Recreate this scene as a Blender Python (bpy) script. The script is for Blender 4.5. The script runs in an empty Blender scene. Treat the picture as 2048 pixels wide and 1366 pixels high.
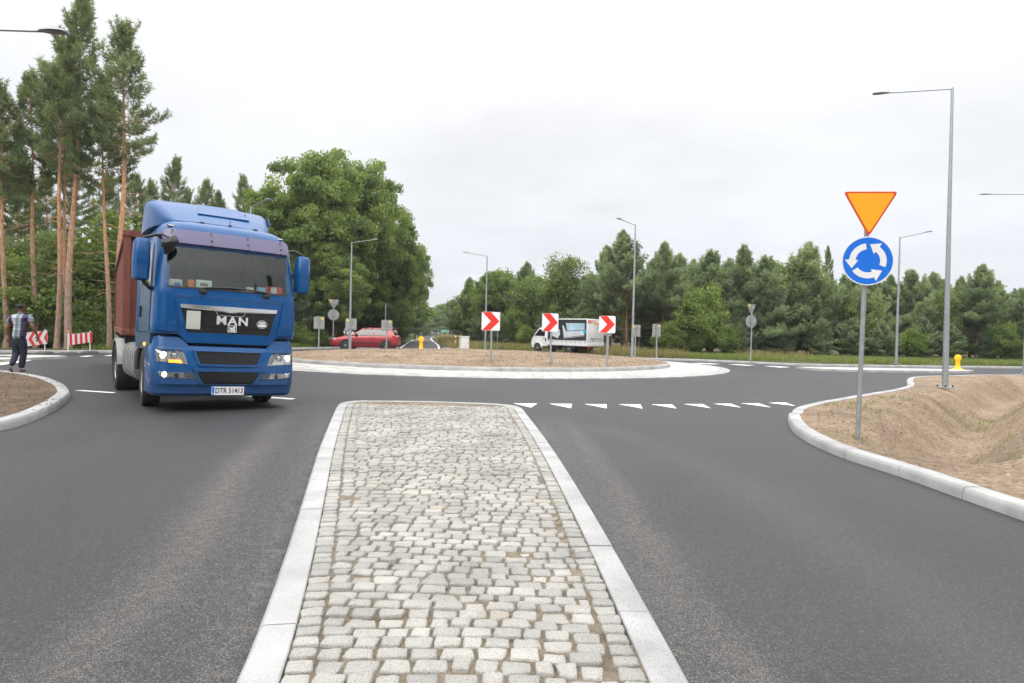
import bpy, bmesh, math, random
import numpy as np
from mathutils import Vector, Matrix, noise as mnoise
R = math.radians
rng = np.random.default_rng(7)
random.seed(7)
scene = bpy.context.scene
COL = scene.collection

# ------------------------------------------------------------------ camera
CAMH, FPX, CX, CY, YH, ROLL = 1.45, 1365.33, 1024.0, 683.0, 664.0, 0.024
PITCH = math.atan((CY - YH) / FPX)
_f = Vector((0, math.cos(PITCH), -math.sin(PITCH)))
_u = Vector((0, math.sin(PITCH), math.cos(PITCH)))
_r = Vector((1, 0, 0))
_cr = _r * math.cos(ROLL) + _u * math.sin(ROLL)
_cu = -_r * math.sin(ROLL) + _u * math.cos(ROLL)
cam = bpy.data.cameras.new("camera")
cam.sensor_width = 36.0
cam.lens = 24.0
cam.clip_start = 0.05
cam.clip_end = 3000
camo = bpy.data.objects.new("camera", cam)
COL.objects.link(camo)
M4 = Matrix(((_cr.x, _cu.x, -_f.x, 0), (_cr.y, _cu.y, -_f.y, 0), (_cr.z, _cu.z, -_f.z, CAMH), (0, 0, 0, 1)))
camo.matrix_world = M4
scene.camera = camo

def gp(px, py, z=0.0):
    """ground point (at height z) seen at a pixel of the 2048 px wide photograph"""
    d = _f * FPX + _cr * (px - CX) + _cu * (CY - py)
    t = (z - CAMH) / d.z
    return (d.x * t, d.y * t)

def hz(px):
    return YH + ROLL * (px - CX)

def at(px, Y):
    """world x of a pixel column at ground distance Y"""
    s = FPX / Y
    y = hz(px) + CAMH * s
    return gp(px, y)[0]

# ------------------------------------------------------------------ world
SUN_EL, SUN_AZ = R(44), R(207)          # azimuth clockwise from +Y
w = bpy.data.worlds.new("World")
scene.world = w
w.use_nodes = True
nt = w.node_tree
nt.nodes.clear()
N = nt.nodes.new
L = nt.links.new
out = N("ShaderNodeOutputWorld"); bg = N("ShaderNodeBackground"); bg.inputs[1].default_value = 0.1
sky = N("ShaderNodeTexSky"); sky.sky_type = 'NISHITA'; sky.sun_disc = False
sky.sun_elevation = SUN_EL; sky.sun_rotation = SUN_AZ
tc = N("ShaderNodeTexCoord"); sep = N("ShaderNodeSeparateXYZ")
L(tc.outputs['Generated'], sep.inputs[0])
ramp = N("ShaderNodeValToRGB")
cr = ramp.color_ramp
cr.interpolation = 'B_SPLINE'
stops = [(0.0, (.19, .197, .212)), (.06, (.212, .219, .233)), (.16, (.237, .241, .250)), (.34, (.246, .247, .252)), (.55, (.46, .46, .465)), (.8, (.98, .98, .99)), (1.0, (1.0, 1.0, 1.0))]
cr.elements[0].position, cr.elements[0].color = stops[0][0], stops[0][1] + (1,)
cr.elements[1].position, cr.elements[1].color = stops[-1][0], stops[-1][1] + (1,)
for p, c in stops[1:-1]:
    e = cr.elements.new(p); e.color = c + (1,)
L(sep.outputs[2], ramp.inputs[0])
# soft cloud structure: direction projected on a cloud deck
mx = N("ShaderNodeMath"); mx.operation = 'ADD'; mx.inputs[1].default_value = 0.16
L(sep.outputs[2], mx.inputs[0])
dv = N("ShaderNodeVectorMath"); dv.operation = 'DIVIDE'
cmb = N("ShaderNodeCombineXYZ")
for i in range(3): L(mx.outputs[0], cmb.inputs[i])
L(tc.outputs['Generated'], dv.inputs[0]); L(cmb.outputs[0], dv.inputs[1])
nz = N("ShaderNodeTexNoise"); nz.inputs['Scale'].default_value = 1.15; nz.inputs['Detail'].default_value = 7; nz.inputs['Roughness'].default_value = 0.55
L(dv.outputs[0], nz.inputs['Vector'])
mr = N("ShaderNodeMapRange"); mr.inputs['From Min'].default_value = .34; mr.inputs['From Max'].default_value = .62
mr.inputs['To Min'].default_value = .91; mr.inputs['To Max'].default_value = 1.05
L(nz.outputs['Fac'], mr.inputs['Value'])
cl = N("ShaderNodeVectorMath"); cl.operation = 'SCALE'
L(ramp.outputs[0], cl.inputs[0]); L(mr.outputs[0], cl.inputs['Scale'])
cl2 = N("ShaderNodeVectorMath"); cl2.operation = 'SCALE'; cl2.inputs['Scale'].default_value = 39.5
L(cl.outputs[0], cl2.inputs[0])
mixc = N("ShaderNodeMix"); mixc.data_type = 'RGBA'; mixc.inputs['Factor'].default_value = 0.94
L(sky.outputs[0], mixc.inputs['A']); L(cl2.outputs[0], mixc.inputs['B'])
L(mixc.outputs['Result'], bg.inputs[0]); L(bg.outputs[0], out.inputs[0])

sun = bpy.data.lights.new("sun", 'SUN'); sun.energy = 1.45; sun.angle = R(46); sun.color = (1, .96, .9)
suno = bpy.data.objects.new("sun", sun); COL.objects.link(suno)
sd = Vector((math.sin(SUN_AZ) * math.cos(SUN_EL), math.cos(SUN_AZ) * math.cos(SUN_EL), math.sin(SUN_EL)))
suno.rotation_euler = sd.to_track_quat('Z', 'Y').to_euler()
suno.location = (0, 0, 50)

vs = scene.view_settings
vs.view_transform = 'Standard'; vs.look = 'None'; vs.exposure = 0.0; vs.gamma = 1.0
scene.cycles.max_bounces = 6
scene.cycles.transparent_max_bounces = 12
scene.cycles.diffuse_bounces = 3
scene.cycles.use_denoising = True

# ------------------------------------------------------------------ helpers
def tag(o, label=None, cat=None, group=None, kind=None):
    if label: o['label'] = label
    if cat: o['category'] = cat
    if group: o['group'] = group
    if kind: o['kind'] = kind
    return o

def empty(name, loc=(0, 0, 0), rz=0.0, label=None, cat=None, group=None):
    o = bpy.data.objects.new(name, None)
    o.empty_display_size = .2
    COL.objects.link(o)
    o.location = loc
    o.rotation_euler = (0, 0, rz)
    tag(o, label, cat, group)
    return o

class MB:
    """collects simple shapes into one mesh"""
    def __init__(s):
        s.v = []; s.f = []
    def add(s, vs, fs):
        b = len(s.v)
        s.v += [tuple(p) for p in vs]
        s.f += [tuple(b + i for i in f) for f in fs]
        return s
    def box(s, c, d, rz=0.0, bev=0.0):
        x, y, z = d[0] / 2, d[1] / 2, d[2] / 2
        if bev <= 0:
            vs = [(i * x, j * y, k * z) for k in (-1, 1) for i, j in ((-1, -1), (1, -1), (1, 1), (-1, 1))]
            fs = [(3, 2, 1, 0), (4, 5, 6, 7), (0, 1, 5, 4), (1, 2, 6, 5), (2, 3, 7, 6), (3, 0, 4, 7)]
        else:
            b = min(bev, x * .9, y * .9, z * .9)
            bm = bmesh.new()
            bmesh.ops.create_cube(bm, size=1)
            for q in bm.verts: q.co = Vector((q.co.x * 2 * x, q.co.y * 2 * y, q.co.z * 2 * z))
            bmesh.ops.bevel(bm, geom=bm.edges[:], offset=b, segments=2, affect='EDGES', profile=.5)
            bm.verts.index_update()
            vs = [tuple(q.co) for q in bm.verts]; fs = [tuple(q.index for q in f.verts) for f in bm.faces]
            bm.free()
        ca, sa = math.cos(rz), math.sin(rz)
        vs = [(c[0] + a * ca - bb * sa, c[1] + a * sa + bb * ca, c[2] + e) for a, bb, e in vs]
        return s.add(vs, fs)
    def tube(s, pts, rad, n=8, cap=True):
        pts = [Vector(p) for p in pts]
        if not hasattr(rad, '__len__'): rad = [rad] * len(pts)
        rings = []
        for i, p in enumerate(pts):
            a = pts[max(i - 1, 0)]; b = pts[min(i + 1, len(pts) - 1)]
            t = (b - a).normalized()
            ref = Vector((0, 0, 1)) if abs(t.z) < .95 else Vector((0, 1, 0))
            u = t.cross(ref).normalized(); v = u.cross(t)
            rings.append([p + (u * math.cos(k * 2 * math.pi / n) + v * math.sin(k * 2 * math.pi / n)) * rad[i] for k in range(n)])
        vs = [q for r in rings for q in r]; fs = []
        for i in range(len(pts) - 1):
            for k in range(n):
                k2 = (k + 1) % n
                fs.append((i * n + k2, i * n + k, (i + 1) * n + k, (i + 1) * n + k2))
        if cap:
            fs.append(tuple(range(n)))
            fs.append(tuple((len(pts) - 1) * n + k for k in reversed(range(n))))
        return s.add(vs, fs)
    def lathe(s, prof, c, axis='z', n=24):
        """prof: list of (radius, height); axis direction z, x or y"""
        vs = []; fs = []
        for r, h in prof:
            for k in range(n):
                a = 2 * math.pi * k / n
                p, q = r * math.cos(a), r * math.sin(a)
                if axis == 'z': v = (p, q, h)
                elif axis == 'x': v = (h, p, q)
                else: v = (q, h, p)
                vs.append((v[0] + c[0], v[1] + c[1], v[2] + c[2]))
        for i in range(len(prof) - 1):
            for k in range(n):
                k2 = (k + 1) % n
                fs.append((i * n + k, i * n + k2, (i + 1) * n + k2, (i + 1) * n + k))
        if prof[0][0] > 1e-4: fs.append(tuple(reversed(range(n))))
        if prof[-1][0] > 1e-4: fs.append(tuple((len(prof) - 1) * n + k for k in range(n)))
        return s.add(vs, fs)
    def prism(s, poly, t, fn):
        """poly: outline (a,b); fn(a,b,h)->xyz; extruded from h=0 to h=t"""
        n = len(poly)
        vs = [fn(a, b, 0) for a, b in poly] + [fn(a, b, t) for a, b in poly]
        fs = [tuple(reversed(range(n))), tuple(range(n, 2 * n))]
        fs += [(i, (i + 1) % n, n + (i + 1) % n, n + i) for i in range(n)]
        return s.add(vs, fs)
    def loft(s, secs, cap=True, closed=True):
        n = len(secs[0]); vs = [q for r in secs for q in r]; fs = []
        m = n if closed else n - 1
        for i in range(len(secs) - 1):
            for k in range(m):
                k2 = (k + 1) % n
                fs.append((i * n + k, i * n + k2, (i + 1) * n + k2, (i + 1) * n + k))
        if cap:
            fs.append(tuple(reversed(range(n)))); fs.append(tuple((len(secs) - 1) * n + k for k in range(n)))
        return s.add(vs, fs)
    def build(s, name, m, parent=None, smooth=None, fix=True, tr=None):
        vv = s.v if tr is None else [tuple(tr @ Vector(p)) for p in s.v]
        me = bpy.data.meshes.new(name)
        me.from_pydata(vv, [], s.f)
        if fix:
            bm = bmesh.new(); bm.from_mesh(me)
            bmesh.ops.recalc_face_normals(bm, faces=bm.faces[:])
            bm.to_mesh(me); bm.free()
        me.materials.append(m)
        if smooth is not None:
            me.shade_smooth()
            me.set_sharp_from_angle(angle=R(smooth))
        me.update()
        o = bpy.data.objects.new(name, me)
        COL.objects.link(o)
        if parent: o.parent = parent
        return o

def copy_tree(o, parent=None):
    c = o.copy(); COL.objects.link(c)
    if parent: c.parent = parent
    for ch in o.children: copy_tree(ch, c)
    return c

def fastmesh(name, verts, faces_flat, nper, m, parent=None, tint=None, smooth=False):
    """bulk mesh from numpy arrays; every face has nper corners; tint = per face float"""
    me = bpy.data.meshes.new(name)
    nf = len(faces_flat) // nper
    me.vertices.add(len(verts)); me.vertices.foreach_set('co', np.asarray(verts, np.float32).ravel())
    me.loops.add(nf * nper); me.loops.foreach_set('vertex_index', np.asarray(faces_flat, np.int32).ravel())
    me.polygons.add(nf)
    me.polygons.foreach_set('loop_start', np.arange(0, nf * nper, nper, dtype=np.int32))
    me.polygons.foreach_set('use_smooth', np.full(nf, smooth))
    if tint is not None:
        a = me.attributes.new('tint', 'FLOAT', 'FACE'); a.data.foreach_set('value', np.asarray(tint, np.float32))
    me.update(calc_edges=True); me.validate()
    me.materials.append(m)
    o = bpy.data.objects.new(name, me); COL.objects.link(o)
    if parent: o.parent = parent
    return o

def text_obj(name, body, m, parent, size, mat, bold=0.0, shear=0.0, depth=.004, align='CENTER', spacing=1.0, xs=1.0):
    """lettering as mesh; mat: 4x4 that places the text plane (x right, y up, z out)"""
    cu = bpy.data.curves.new(name, 'FONT'); cu.body = body; cu.size = size; cu.extrude = depth; cu.offset = bold
    cu.shear = shear; cu.align_x = align; cu.align_y = 'CENTER'; cu.space_character = spacing; cu.resolution_u = 3
    t = bpy.data.objects.new(name + "_tmp", cu); COL.objects.link(t)
    dg = bpy.context.evaluated_depsgraph_get()
    me = bpy.data.meshes.new_from_object(t.evaluated_get(dg))
    bpy.data.objects.remove(t); bpy.data.curves.remove(cu)
    me.transform(mat @ Matrix.Diagonal((xs, 1, 1, 1)))
    me.materials.clear(); me.materials.append(m); me.name = name
    o = bpy.data.objects.new(name, me); COL.objects.link(o)
    if parent: o.parent = parent
    return o

def frame(o, x, y, z):
    """4x4 with origin o and axes x y z"""
    o, x, y, z = Vector(o), Vector(x), Vector(y), Vector(z)
    return Matrix(((x.x, y.x, z.x, o.x), (x.y, y.y, z.y, o.y), (x.z, y.z, z.z, o.z), (0, 0, 0, 1)))

def rrect(w, h, r, n=4, cx=0, cy=0):
    p = []
    for sx, sy, a0 in ((1, 1, 0), (-1, 1, 90), (-1, -1, 180), (1, -1, 270)):
        for k in range(n + 1):
            a = R(a0 + 90 * k / n)
            p.append((cx + sx * (w / 2 - r) + r * math.cos(a), cy + sy * (h / 2 - r) + r * math.sin(a)))
    return p

def catmull(pts, step):
    P = [np.array(p, float) for p in pts]
    o = []
    for i in range(len(P) - 1):
        p0, p1, p2, p3 = P[max(i - 1, 0)], P[i], P[i + 1], P[min(i + 2, len(P) - 1)]
        n = max(1, int(np.linalg.norm(p2 - p1) / step))
        for k in range(n):
            t = k / n
            o.append(.5 * ((2 * p1) + (-p0 + p2) * t + (2 * p0 - 5 * p1 + 4 * p2 - p3) * t * t + (-p0 + 3 * p1 - 3 * p2 + p3) * t ** 3))
    o.append(P[-1])
    return [(a[0], a[1]) for a in o]

def inside(poly, X, Y):
    X = np.asarray(X); Y = np.asarray(Y)
    r = np.zeros(X.shape, bool)
    n = len(poly)
    for i in range(n):
        x1, y1 = poly[i]; x2, y2 = poly[(i + 1) % n]
        if y1 == y2: continue
        c = ((y1 > Y) != (y2 > Y)) & (X < (x2 - x1) * (Y - y1) / (y2 - y1) + x1)
        r ^= c
    return r

def dist_line(P, X, Y):
    """distance to a polyline and position along it"""
    best = np.full(X.shape, 1e9); tt = np.zeros(X.shape); side = np.zeros(X.shape); acc = 0
    for (x1, y1), (x2, y2) in zip(P[:-1], P[1:]):
        dx, dy = x2 - x1, y2 - y1; l = math.hypot(dx, dy) + 1e-9
        t = np.clip(((X - x1) * dx + (Y - y1) * dy) / l / l, 0, 1)
        d = np.hypot(X - x1 - t * dx, Y - y1 - t * dy)
        m = d < best
        best = np.where(m, d, best); tt = np.where(m, acc + t * l, tt)
        side = np.where(m, np.sign(dx * (Y - y1) - dy * (X - x1)), side)
        acc += l
    return best, tt, side

_perm = np.random.default_rng(3).random((64, 64))
def vnoise(X, Y, s=1.0):
    """value noise, numpy"""
    x = np.asarray(X) * s; y = np.asarray(Y) * s
    xi = np.floor(x).astype(int); yi = np.floor(y).astype(int)
    fx = x - xi; fy = y - yi
    fx = fx * fx * (3 - 2 * fx); fy = fy * fy * (3 - 2 * fy)
    g = lambda a, b: _perm[a % 64, b % 64]
    return (g(xi, yi) * (1 - fx) + g(xi + 1, yi) * fx) * (1 - fy) + (g(xi, yi + 1) * (1 - fx) + g(xi + 1, yi + 1) * fx) * fy
def fbm(X, Y, s=1.0, o=4):
    r = 0; a = .5
    for k in range(o):
        r = r + a * (vnoise(X + 13.7 * k, Y - 7.3 * k, s) - .5); a *= .5; s *= 2.03
    return r
# ------------------------------------------------------------------ materials
def base_mat(name):
    m = bpy.data.materials.new(name); m.use_nodes = True
    nt = m.node_tree
    return m, nt, nt.nodes['Principled BSDF']

def mat(name, col, rough=.5, metal=0.0, var=0.0, scale=8.0, bump=0.0, bscale=60.0, coat=0.0, spec=.5, coord='Object', dist=.01):
    m, nt, b = base_mat(name)
    N, L = nt.nodes.new, nt.links.new
    b.inputs['Roughness'].default_value = rough; b.inputs['Metallic'].default_value = metal
    b.inputs['Coat Weight'].default_value = coat; b.inputs['Coat Roughness'].default_value = .03
    b.inputs['Specular IOR Level'].default_value = spec
    tc = N('ShaderNodeTexCoord')
    if var > 0:
        nz = N('ShaderNodeTexNoise'); nz.inputs['Scale'].default_value = scale; nz.inputs['Detail'].default_value = 5
        L(tc.outputs[coord], nz.inputs['Vector'])
        mr = N('ShaderNodeMapRange'); mr.inputs['From Min'].default_value = .3; mr.inputs['From Max'].default_value = .7
        mr.inputs['To Min'].default_value = 1 - var; mr.inputs['To Max'].default_value = 1 + var
        L(nz.outputs['Fac'], mr.inputs['Value'])
        sc = N('ShaderNodeVectorMath'); sc.operation = 'SCALE'; sc.inputs[0].default_value = col[:3]
        L(mr.outputs[0], sc.inputs['Scale']); L(sc.outputs[0], b.inputs['Base Color'])
        mr2 = N('ShaderNodeMapRange'); mr2.inputs['To Min'].default_value = max(0, rough - .12); mr2.inputs['To Max'].default_value = min(1, rough + .12)
        L(nz.outputs['Fac'], mr2.inputs['Value']); L(mr2.outputs[0], b.inputs['Roughness'])
    else:
        b.inputs['Base Color'].default_value = tuple(col[:3]) + (1,)
    if bump > 0:
        n2 = N('ShaderNodeTexNoise'); n2.inputs['Scale'].default_value = bscale; n2.inputs['Detail'].default_value = 4
        L(tc.outputs[coord], n2.inputs['Vector'])
        bp = N('ShaderNodeBump'); bp.inputs['Strength'].default_value = bump; bp.inputs['Distance'].default_value = dist
        L(n2.outputs['Fac'], bp.inputs['Height']); L(bp.outputs[0], b.inputs['Normal'])
    return m

def rampnode(nt, stops, inp):
    r = nt.nodes.new('ShaderNodeValToRGB'); c = r.color_ramp
    c.elements[0].position, c.elements[0].color = stops[0][0], tuple(stops[0][1]) + (1,)
    c.elements[1].position, c.elements[1].color = stops[-1][0], tuple(stops[-1][1]) + (1,)
    for p, q in stops[1:-1]: c.elements.new(p).color = tuple(q) + (1,)
    nt.links.new(inp, r.inputs[0])
    return r

def leaf_mat(name, dark, mid, light, trans=.35, rough=.55):
    m, nt, b = base_mat(name)
    N, L = nt.nodes.new, nt.links.new
    at_ = N('ShaderNodeAttribute'); at_.attribute_name = 'tint'
    oi = N('ShaderNodeObjectInfo')
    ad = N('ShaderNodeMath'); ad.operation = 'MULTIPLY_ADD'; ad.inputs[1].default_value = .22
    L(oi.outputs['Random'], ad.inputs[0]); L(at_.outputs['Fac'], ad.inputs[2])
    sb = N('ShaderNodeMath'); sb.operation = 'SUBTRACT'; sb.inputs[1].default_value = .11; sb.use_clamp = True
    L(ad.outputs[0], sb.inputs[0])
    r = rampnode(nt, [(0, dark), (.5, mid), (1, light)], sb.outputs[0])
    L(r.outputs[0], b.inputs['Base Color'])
    b.inputs['Roughness'].default_value = rough; b.inputs['Specular IOR Level'].default_value = .35
    tr = N('ShaderNodeBsdfTranslucent')
    sc = N('ShaderNodeVectorMath'); sc.operation = 'MULTIPLY'; sc.inputs[1].default_value = (1.25, 1.3, .55)
    L(r.outputs[0], sc.inputs[0]); L(sc.outputs[0], tr.inputs[0])
    mx = N('ShaderNodeMixShader'); mx.inputs[0].default_value = trans
    L(b.outputs[0], mx.inputs[1]); L(tr.outputs[0], mx.inputs[2])
    L(mx.outputs[0], nt.nodes['Material Output'].inputs[0])
    return m

M = {}
M['pine'] = leaf_mat('pine_needles', (.075, .108, .058), (.155, .205, .108), (.270, .315, .165), .42)
M['pine2'] = leaf_mat('young_pine_needles', (.090, .130, .084), (.205, .265, .168), (.340, .395, .240), .45)
M['oak'] = leaf_mat('oak_leaves', (.090, .138, .040), (.185, .258, .075), (.290, .360, .120), .45)
M['birch'] = leaf_mat('birch_leaves', (.085, .130, .036), (.150, .208, .062), (.235, .285, .100), .36)
M['shrub'] = leaf_mat('shrub_leaves', (.075, .125, .028), (.150, .215, .052), (.250, .320, .092), .42)
M['grass'] = leaf_mat('grass_blades', (.100, .155, .034), (.190, .245, .070), (.330, .310, .140), .38)
M['drygrass'] = leaf_mat('dry_grass', (.18, .165, .065), (.30, .255, .12), (.42, .32, .17), .35)

def bark_mat(name, low, high, h0, h1):
    m, nt, b = base_mat(name); N, L = nt.nodes.new, nt.links.new
    tc = N('ShaderNodeTexCoord'); sp = N('ShaderNodeSeparateXYZ'); L(tc.outputs['Object'], sp.inputs[0])
    nz = N('ShaderNodeTexNoise'); nz.inputs['Scale'].default_value = 5; nz.inputs['Detail'].default_value = 6
    mp = N('ShaderNodeMapping'); mp.inputs['Scale'].default_value = (3.5, 3.5, .9); L(tc.outputs['Object'], mp.inputs[0]); L(mp.outputs[0], nz.inputs['Vector'])
    mr = N('ShaderNodeMapRange'); mr.inputs['From Min'].default_value = h0; mr.inputs['From Max'].default_value = h1
    L(sp.outputs[2], mr.inputs['Value'])
    mixc = N('ShaderNodeMix'); mixc.data_type = 'RGBA'; mixc.inputs['A'].default_value = low + (1,); mixc.inputs['B'].default_value = high + (1,)
    L(mr.outputs[0], mixc.inputs['Factor'])
    m2 = N('ShaderNodeMapRange'); m2.inputs['From Min'].default_value = .3; m2.inputs['From Max'].default_value = .7; m2.inputs['To Min'].default_value = .55; m2.inputs['To Max'].default_value = 1.3
    L(nz.outputs['Fac'], m2.inputs['Value'])
    sc = N('ShaderNodeVectorMath'); sc.operation = 'SCALE'; L(mixc.outputs['Result'], sc.inputs[0]); L(m2.outputs[0], sc.inputs['Scale'])
    L(sc.outputs[0], b.inputs['Base Color']); b.inputs['Roughness'].default_value = .9
    bp = N('ShaderNodeBump'); bp.inputs['Strength'].default_value = .6; bp.inputs['Distance'].default_value = .03
    L(nz.outputs['Fac'], bp.inputs['Height']); L(bp.outputs[0], b.inputs['Normal'])
    return m
M['pinebark'] = bark_mat('pine_bark', (.29, .20, .15), (.52, .275, .145), 2.0, 7.5)
M['ybark'] = bark_mat('young_pine_bark', (.17, .11, .08), (.24, .13, .07), 1.0, 4.0)
M['oakbark'] = mat('oak_bark', (.085, .066, .05), .9, var=.4, scale=6, bump=.5, bscale=20, dist=.03)
M['birchbark'] = mat('birch_bark', (.38, .36, .33), .8, var=.45, scale=7)

def asphalt_mat():
    m, nt, b = base_mat('asphalt'); N, L = nt.nodes.new, nt.links.new
    tc = N('ShaderNodeTexCoord')
    def nz(s, d=3, r=.6):
        n = N('ShaderNodeTexNoise'); n.inputs['Scale'].default_value = s; n.inputs['Detail'].default_value = d; n.inputs['Roughness'].default_value = r
        L(tc.outputs['Object'], n.inputs['Vector']); return n
    grain = N('ShaderNodeTexVoronoi'); grain.inputs['Scale'].default_value = 110; L(tc.outputs['Object'], grain.inputs['Vector'])
    sepc = N('ShaderNodeSeparateColor'); L(grain.outputs['Color'], sepc.inputs[0])
    g1 = rampnode(nt, [(0, (.017, .017, .0192)), (.55, (.0255, .0257, .0284)), (.88, (.0345, .0347, .0374)), (1, (.062, .062, .063))], sepc.outputs[0])
    big = nz(.35, 5, .6)
    mr = N('ShaderNodeMapRange'); mr.inputs['From Min'].default_value = .3; mr.inputs['From Max'].default_value = .7; mr.inputs['To Min'].default_value = .86; mr.inputs['To Max'].default_value = 1.12
    L(big.outputs['Fac'], mr.inputs['Value'])
    ty = N('ShaderNodeAttribute'); ty.attribute_name = 'tyre'
    mul = N('ShaderNodeMath'); mul.operation = 'MULTIPLY'; L(mr.outputs[0], mul.inputs[0]); L(ty.outputs['Fac'], mul.inputs[1])
    sc = N('ShaderNodeVectorMath'); sc.operation = 'SCALE'; L(g1.outputs[0], sc.inputs[0]); L(mul.outputs[0], sc.inputs['Scale'])
    du = N('ShaderNodeAttribute'); du.attribute_name = 'dust'
    fn = nz(95, 2, .8)
    sg = N('ShaderNodeTexVoronoi'); sg.inputs['Scale'].default_value = 300; L(tc.outputs['Object'], sg.inputs['Vector'])
    ss = N('ShaderNodeSeparateColor'); L(sg.outputs['Color'], ss.inputs[0])
    pt = nz(14, 3, .7)
    md = N('ShaderNodeMath'); md.operation = 'MULTIPLY'; L(du.outputs['Fac'], md.inputs[0])
    pm = N('ShaderNodeMapRange'); pm.inputs['From Min'].default_value = .3; pm.inputs['From Max'].default_value = .7; pm.inputs['To Min'].default_value = .10; pm.inputs['To Max'].default_value = .95; L(pt.outputs['Fac'], pm.inputs['Value']); L(pm.outputs[0], md.inputs[1])
    st = N('ShaderNodeMath'); st.operation = 'LESS_THAN'; L(ss.outputs[2], st.inputs[0]); L(md.outputs[0], st.inputs[1])
    sand = N('ShaderNodeMix'); sand.data_type = 'RGBA'; sand.inputs['B'].default_value = (.175, .158, .136, 1)
    L(st.outputs[0], sand.inputs['Factor']); L(sc.outputs[0], sand.inputs['A'])
    # thin film of dry soil
    film = N('ShaderNodeAttribute'); film.attribute_name = 'film'
    sf = N('ShaderNodeMix'); sf.data_type = 'RGBA'; sf.inputs['B'].default_value = (.165, .135, .108, 1)
    L(film.outputs['Fac'], sf.inputs['Factor']); L(sand.outputs['Result'], sf.inputs['A'])
    L(sf.outputs['Result'], b.inputs['Base Color'])
    b.inputs['Roughness'].default_value = .62; b.inputs['Specular IOR Level'].default_value = .45
    bp = N('ShaderNodeBump'); bp.inputs['Strength'].default_value = .7; bp.inputs['Distance'].default_value = .004
    L(sepc.outputs[1], bp.inputs['Height']); L(bp.outputs[0], b.inputs['Normal'])
    return m
M['asphalt'] = asphalt_mat()

def granite(name, lo, hi, speck=150, tint=False, rough=.8, warm=(.40, .34, .26)):
    m, nt, b = base_mat(name); N, L = nt.nodes.new, nt.links.new
    tc = N('ShaderNodeTexCoord')
    n1 = N('ShaderNodeTexNoise'); n1.inputs['Scale'].default_value = speck; n1.inputs['Detail'].default_value = 2; L(tc.outputs['Object'], n1.inputs['Vector'])
    n2 = N('ShaderNodeTexNoise'); n2.inputs['Scale'].default_value = 2.2; n2.inputs['Detail'].default_value = 6; L(tc.outputs['Object'], n2.inputs['Vector'])
    r = rampnode(nt, [(.25, tuple(c * .55 for c in lo)), (.42, lo), (.62, hi)], n1.outputs['Fac'])
    mr = N('ShaderNodeMapRange'); mr.inputs['From Min'].default_value = .3; mr.inputs['From Max'].default_value = .7; mr.inputs['To Min'].default_value = .72; mr.inputs['To Max'].default_value = 1.12
    L(n2.outputs['Fac'], mr.inputs['Value'])
    sc = N('ShaderNodeVectorMath'); sc.operation = 'SCALE'; L(r.outputs[0], sc.inputs[0]); L(mr.outputs[0], sc.inputs['Scale'])
    last = sc.outputs[0]
    if tint:
        a = N('ShaderNodeAttribute'); a.attribute_name = 'tint'
        rr = rampnode(nt, [(0, (.80, .80, .80)), (.5, (.94, .935, .92)), (.9, (1.06, 1.055, 1.03)), (1, (1.06, .97, .84))], a.outputs['Fac'])
        mm = N('ShaderNodeVectorMath'); mm.operation = 'MULTIPLY'; L(last, mm.inputs[0]); L(rr.outputs[0], mm.inputs[1]); last = mm.outputs[0]
    L(last, b.inputs['Base Color']); b.inputs['Roughness'].default_value = rough
    bp = N('ShaderNodeBump'); bp.inputs['Strength'].default_value = .45; bp.inputs['Distance'].default_value = .004
    L(n1.outputs['Fac'], bp.inputs['Height']); L(bp.outputs[0], b.inputs['Normal'])
    return m
M['sett'] = granite('granite_sett', (.27, .263, .245), (.375, .364, .338), 170, True)
M['kerb'] = granite('granite_kerb', (.315, .315, .312), (.405, .403, .395), 190)
M['concrete'] = granite('pale_concrete', (.38, .37, .35), (.48, .47, .45), 60)

def soil_mat(name, lo, hi, crumbs=True):
    m, nt, b = base_mat(name); N, L = nt.nodes.new, nt.links.new
    tc = N('ShaderNodeTexCoord')
    n1 = N('ShaderNodeTexNoise'); n1.inputs['Scale'].default_value = 14; n1.inputs['Detail'].default_value = 8; n1.inputs['Roughness'].default_value = .72; L(tc.outputs['Object'], n1.inputs['Vector'])
    n2 = N('ShaderNodeTexNoise'); n2.inputs['Scale'].default_value = .7; n2.inputs['Detail'].default_value = 4; L(tc.outputs['Object'], n2.inputs['Vector'])
    r = rampnode(nt, [(.3, tuple(c * .42 for c in lo)), (.45, lo), (.62, hi)], n1.outputs['Fac'])
    mr = N('ShaderNodeMapRange'); mr.inputs['From Min'].default_value = .3; mr.inputs['From Max'].default_value = .7; mr.inputs['To Min'].default_value = .72; mr.inputs['To Max'].default_value = 1.15
    L(n2.outputs['Fac'], mr.inputs['Value'])
    sc = N('ShaderNodeVectorMath'); sc.operation = 'SCALE'; L(r.outputs[0], sc.inputs[0]); L(mr.outputs[0], sc.inputs['Scale'])
    L(sc.outputs[0], b.inputs['Base Color']); b.inputs['Roughness'].default_value = .95; b.inputs['Specular IOR Level'].default_value = .15
    bp = N('ShaderNodeBump'); bp.inputs['Strength'].default_value = 1.0; bp.inputs['Distance'].default_value = .05
    L(n1.outputs['Fac'], bp.inputs['Height']); L(bp.outputs[0], b.inputs['Normal'])
    return m
M['soil'] = soil_mat('dry_sandy_soil', (.235, .174, .120), (.345, .262, .186))
M['darksoil'] = soil_mat('damp_soil', (.125, .090, .062), (.205, .150, .105))
M['sand'] = soil_mat('joint_sand', (.21, .172, .125), (.32, .268, .20))
M['floor'] = soil_mat('forest_floor', (.065, .06, .03), (.12, .11, .055))

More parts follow.
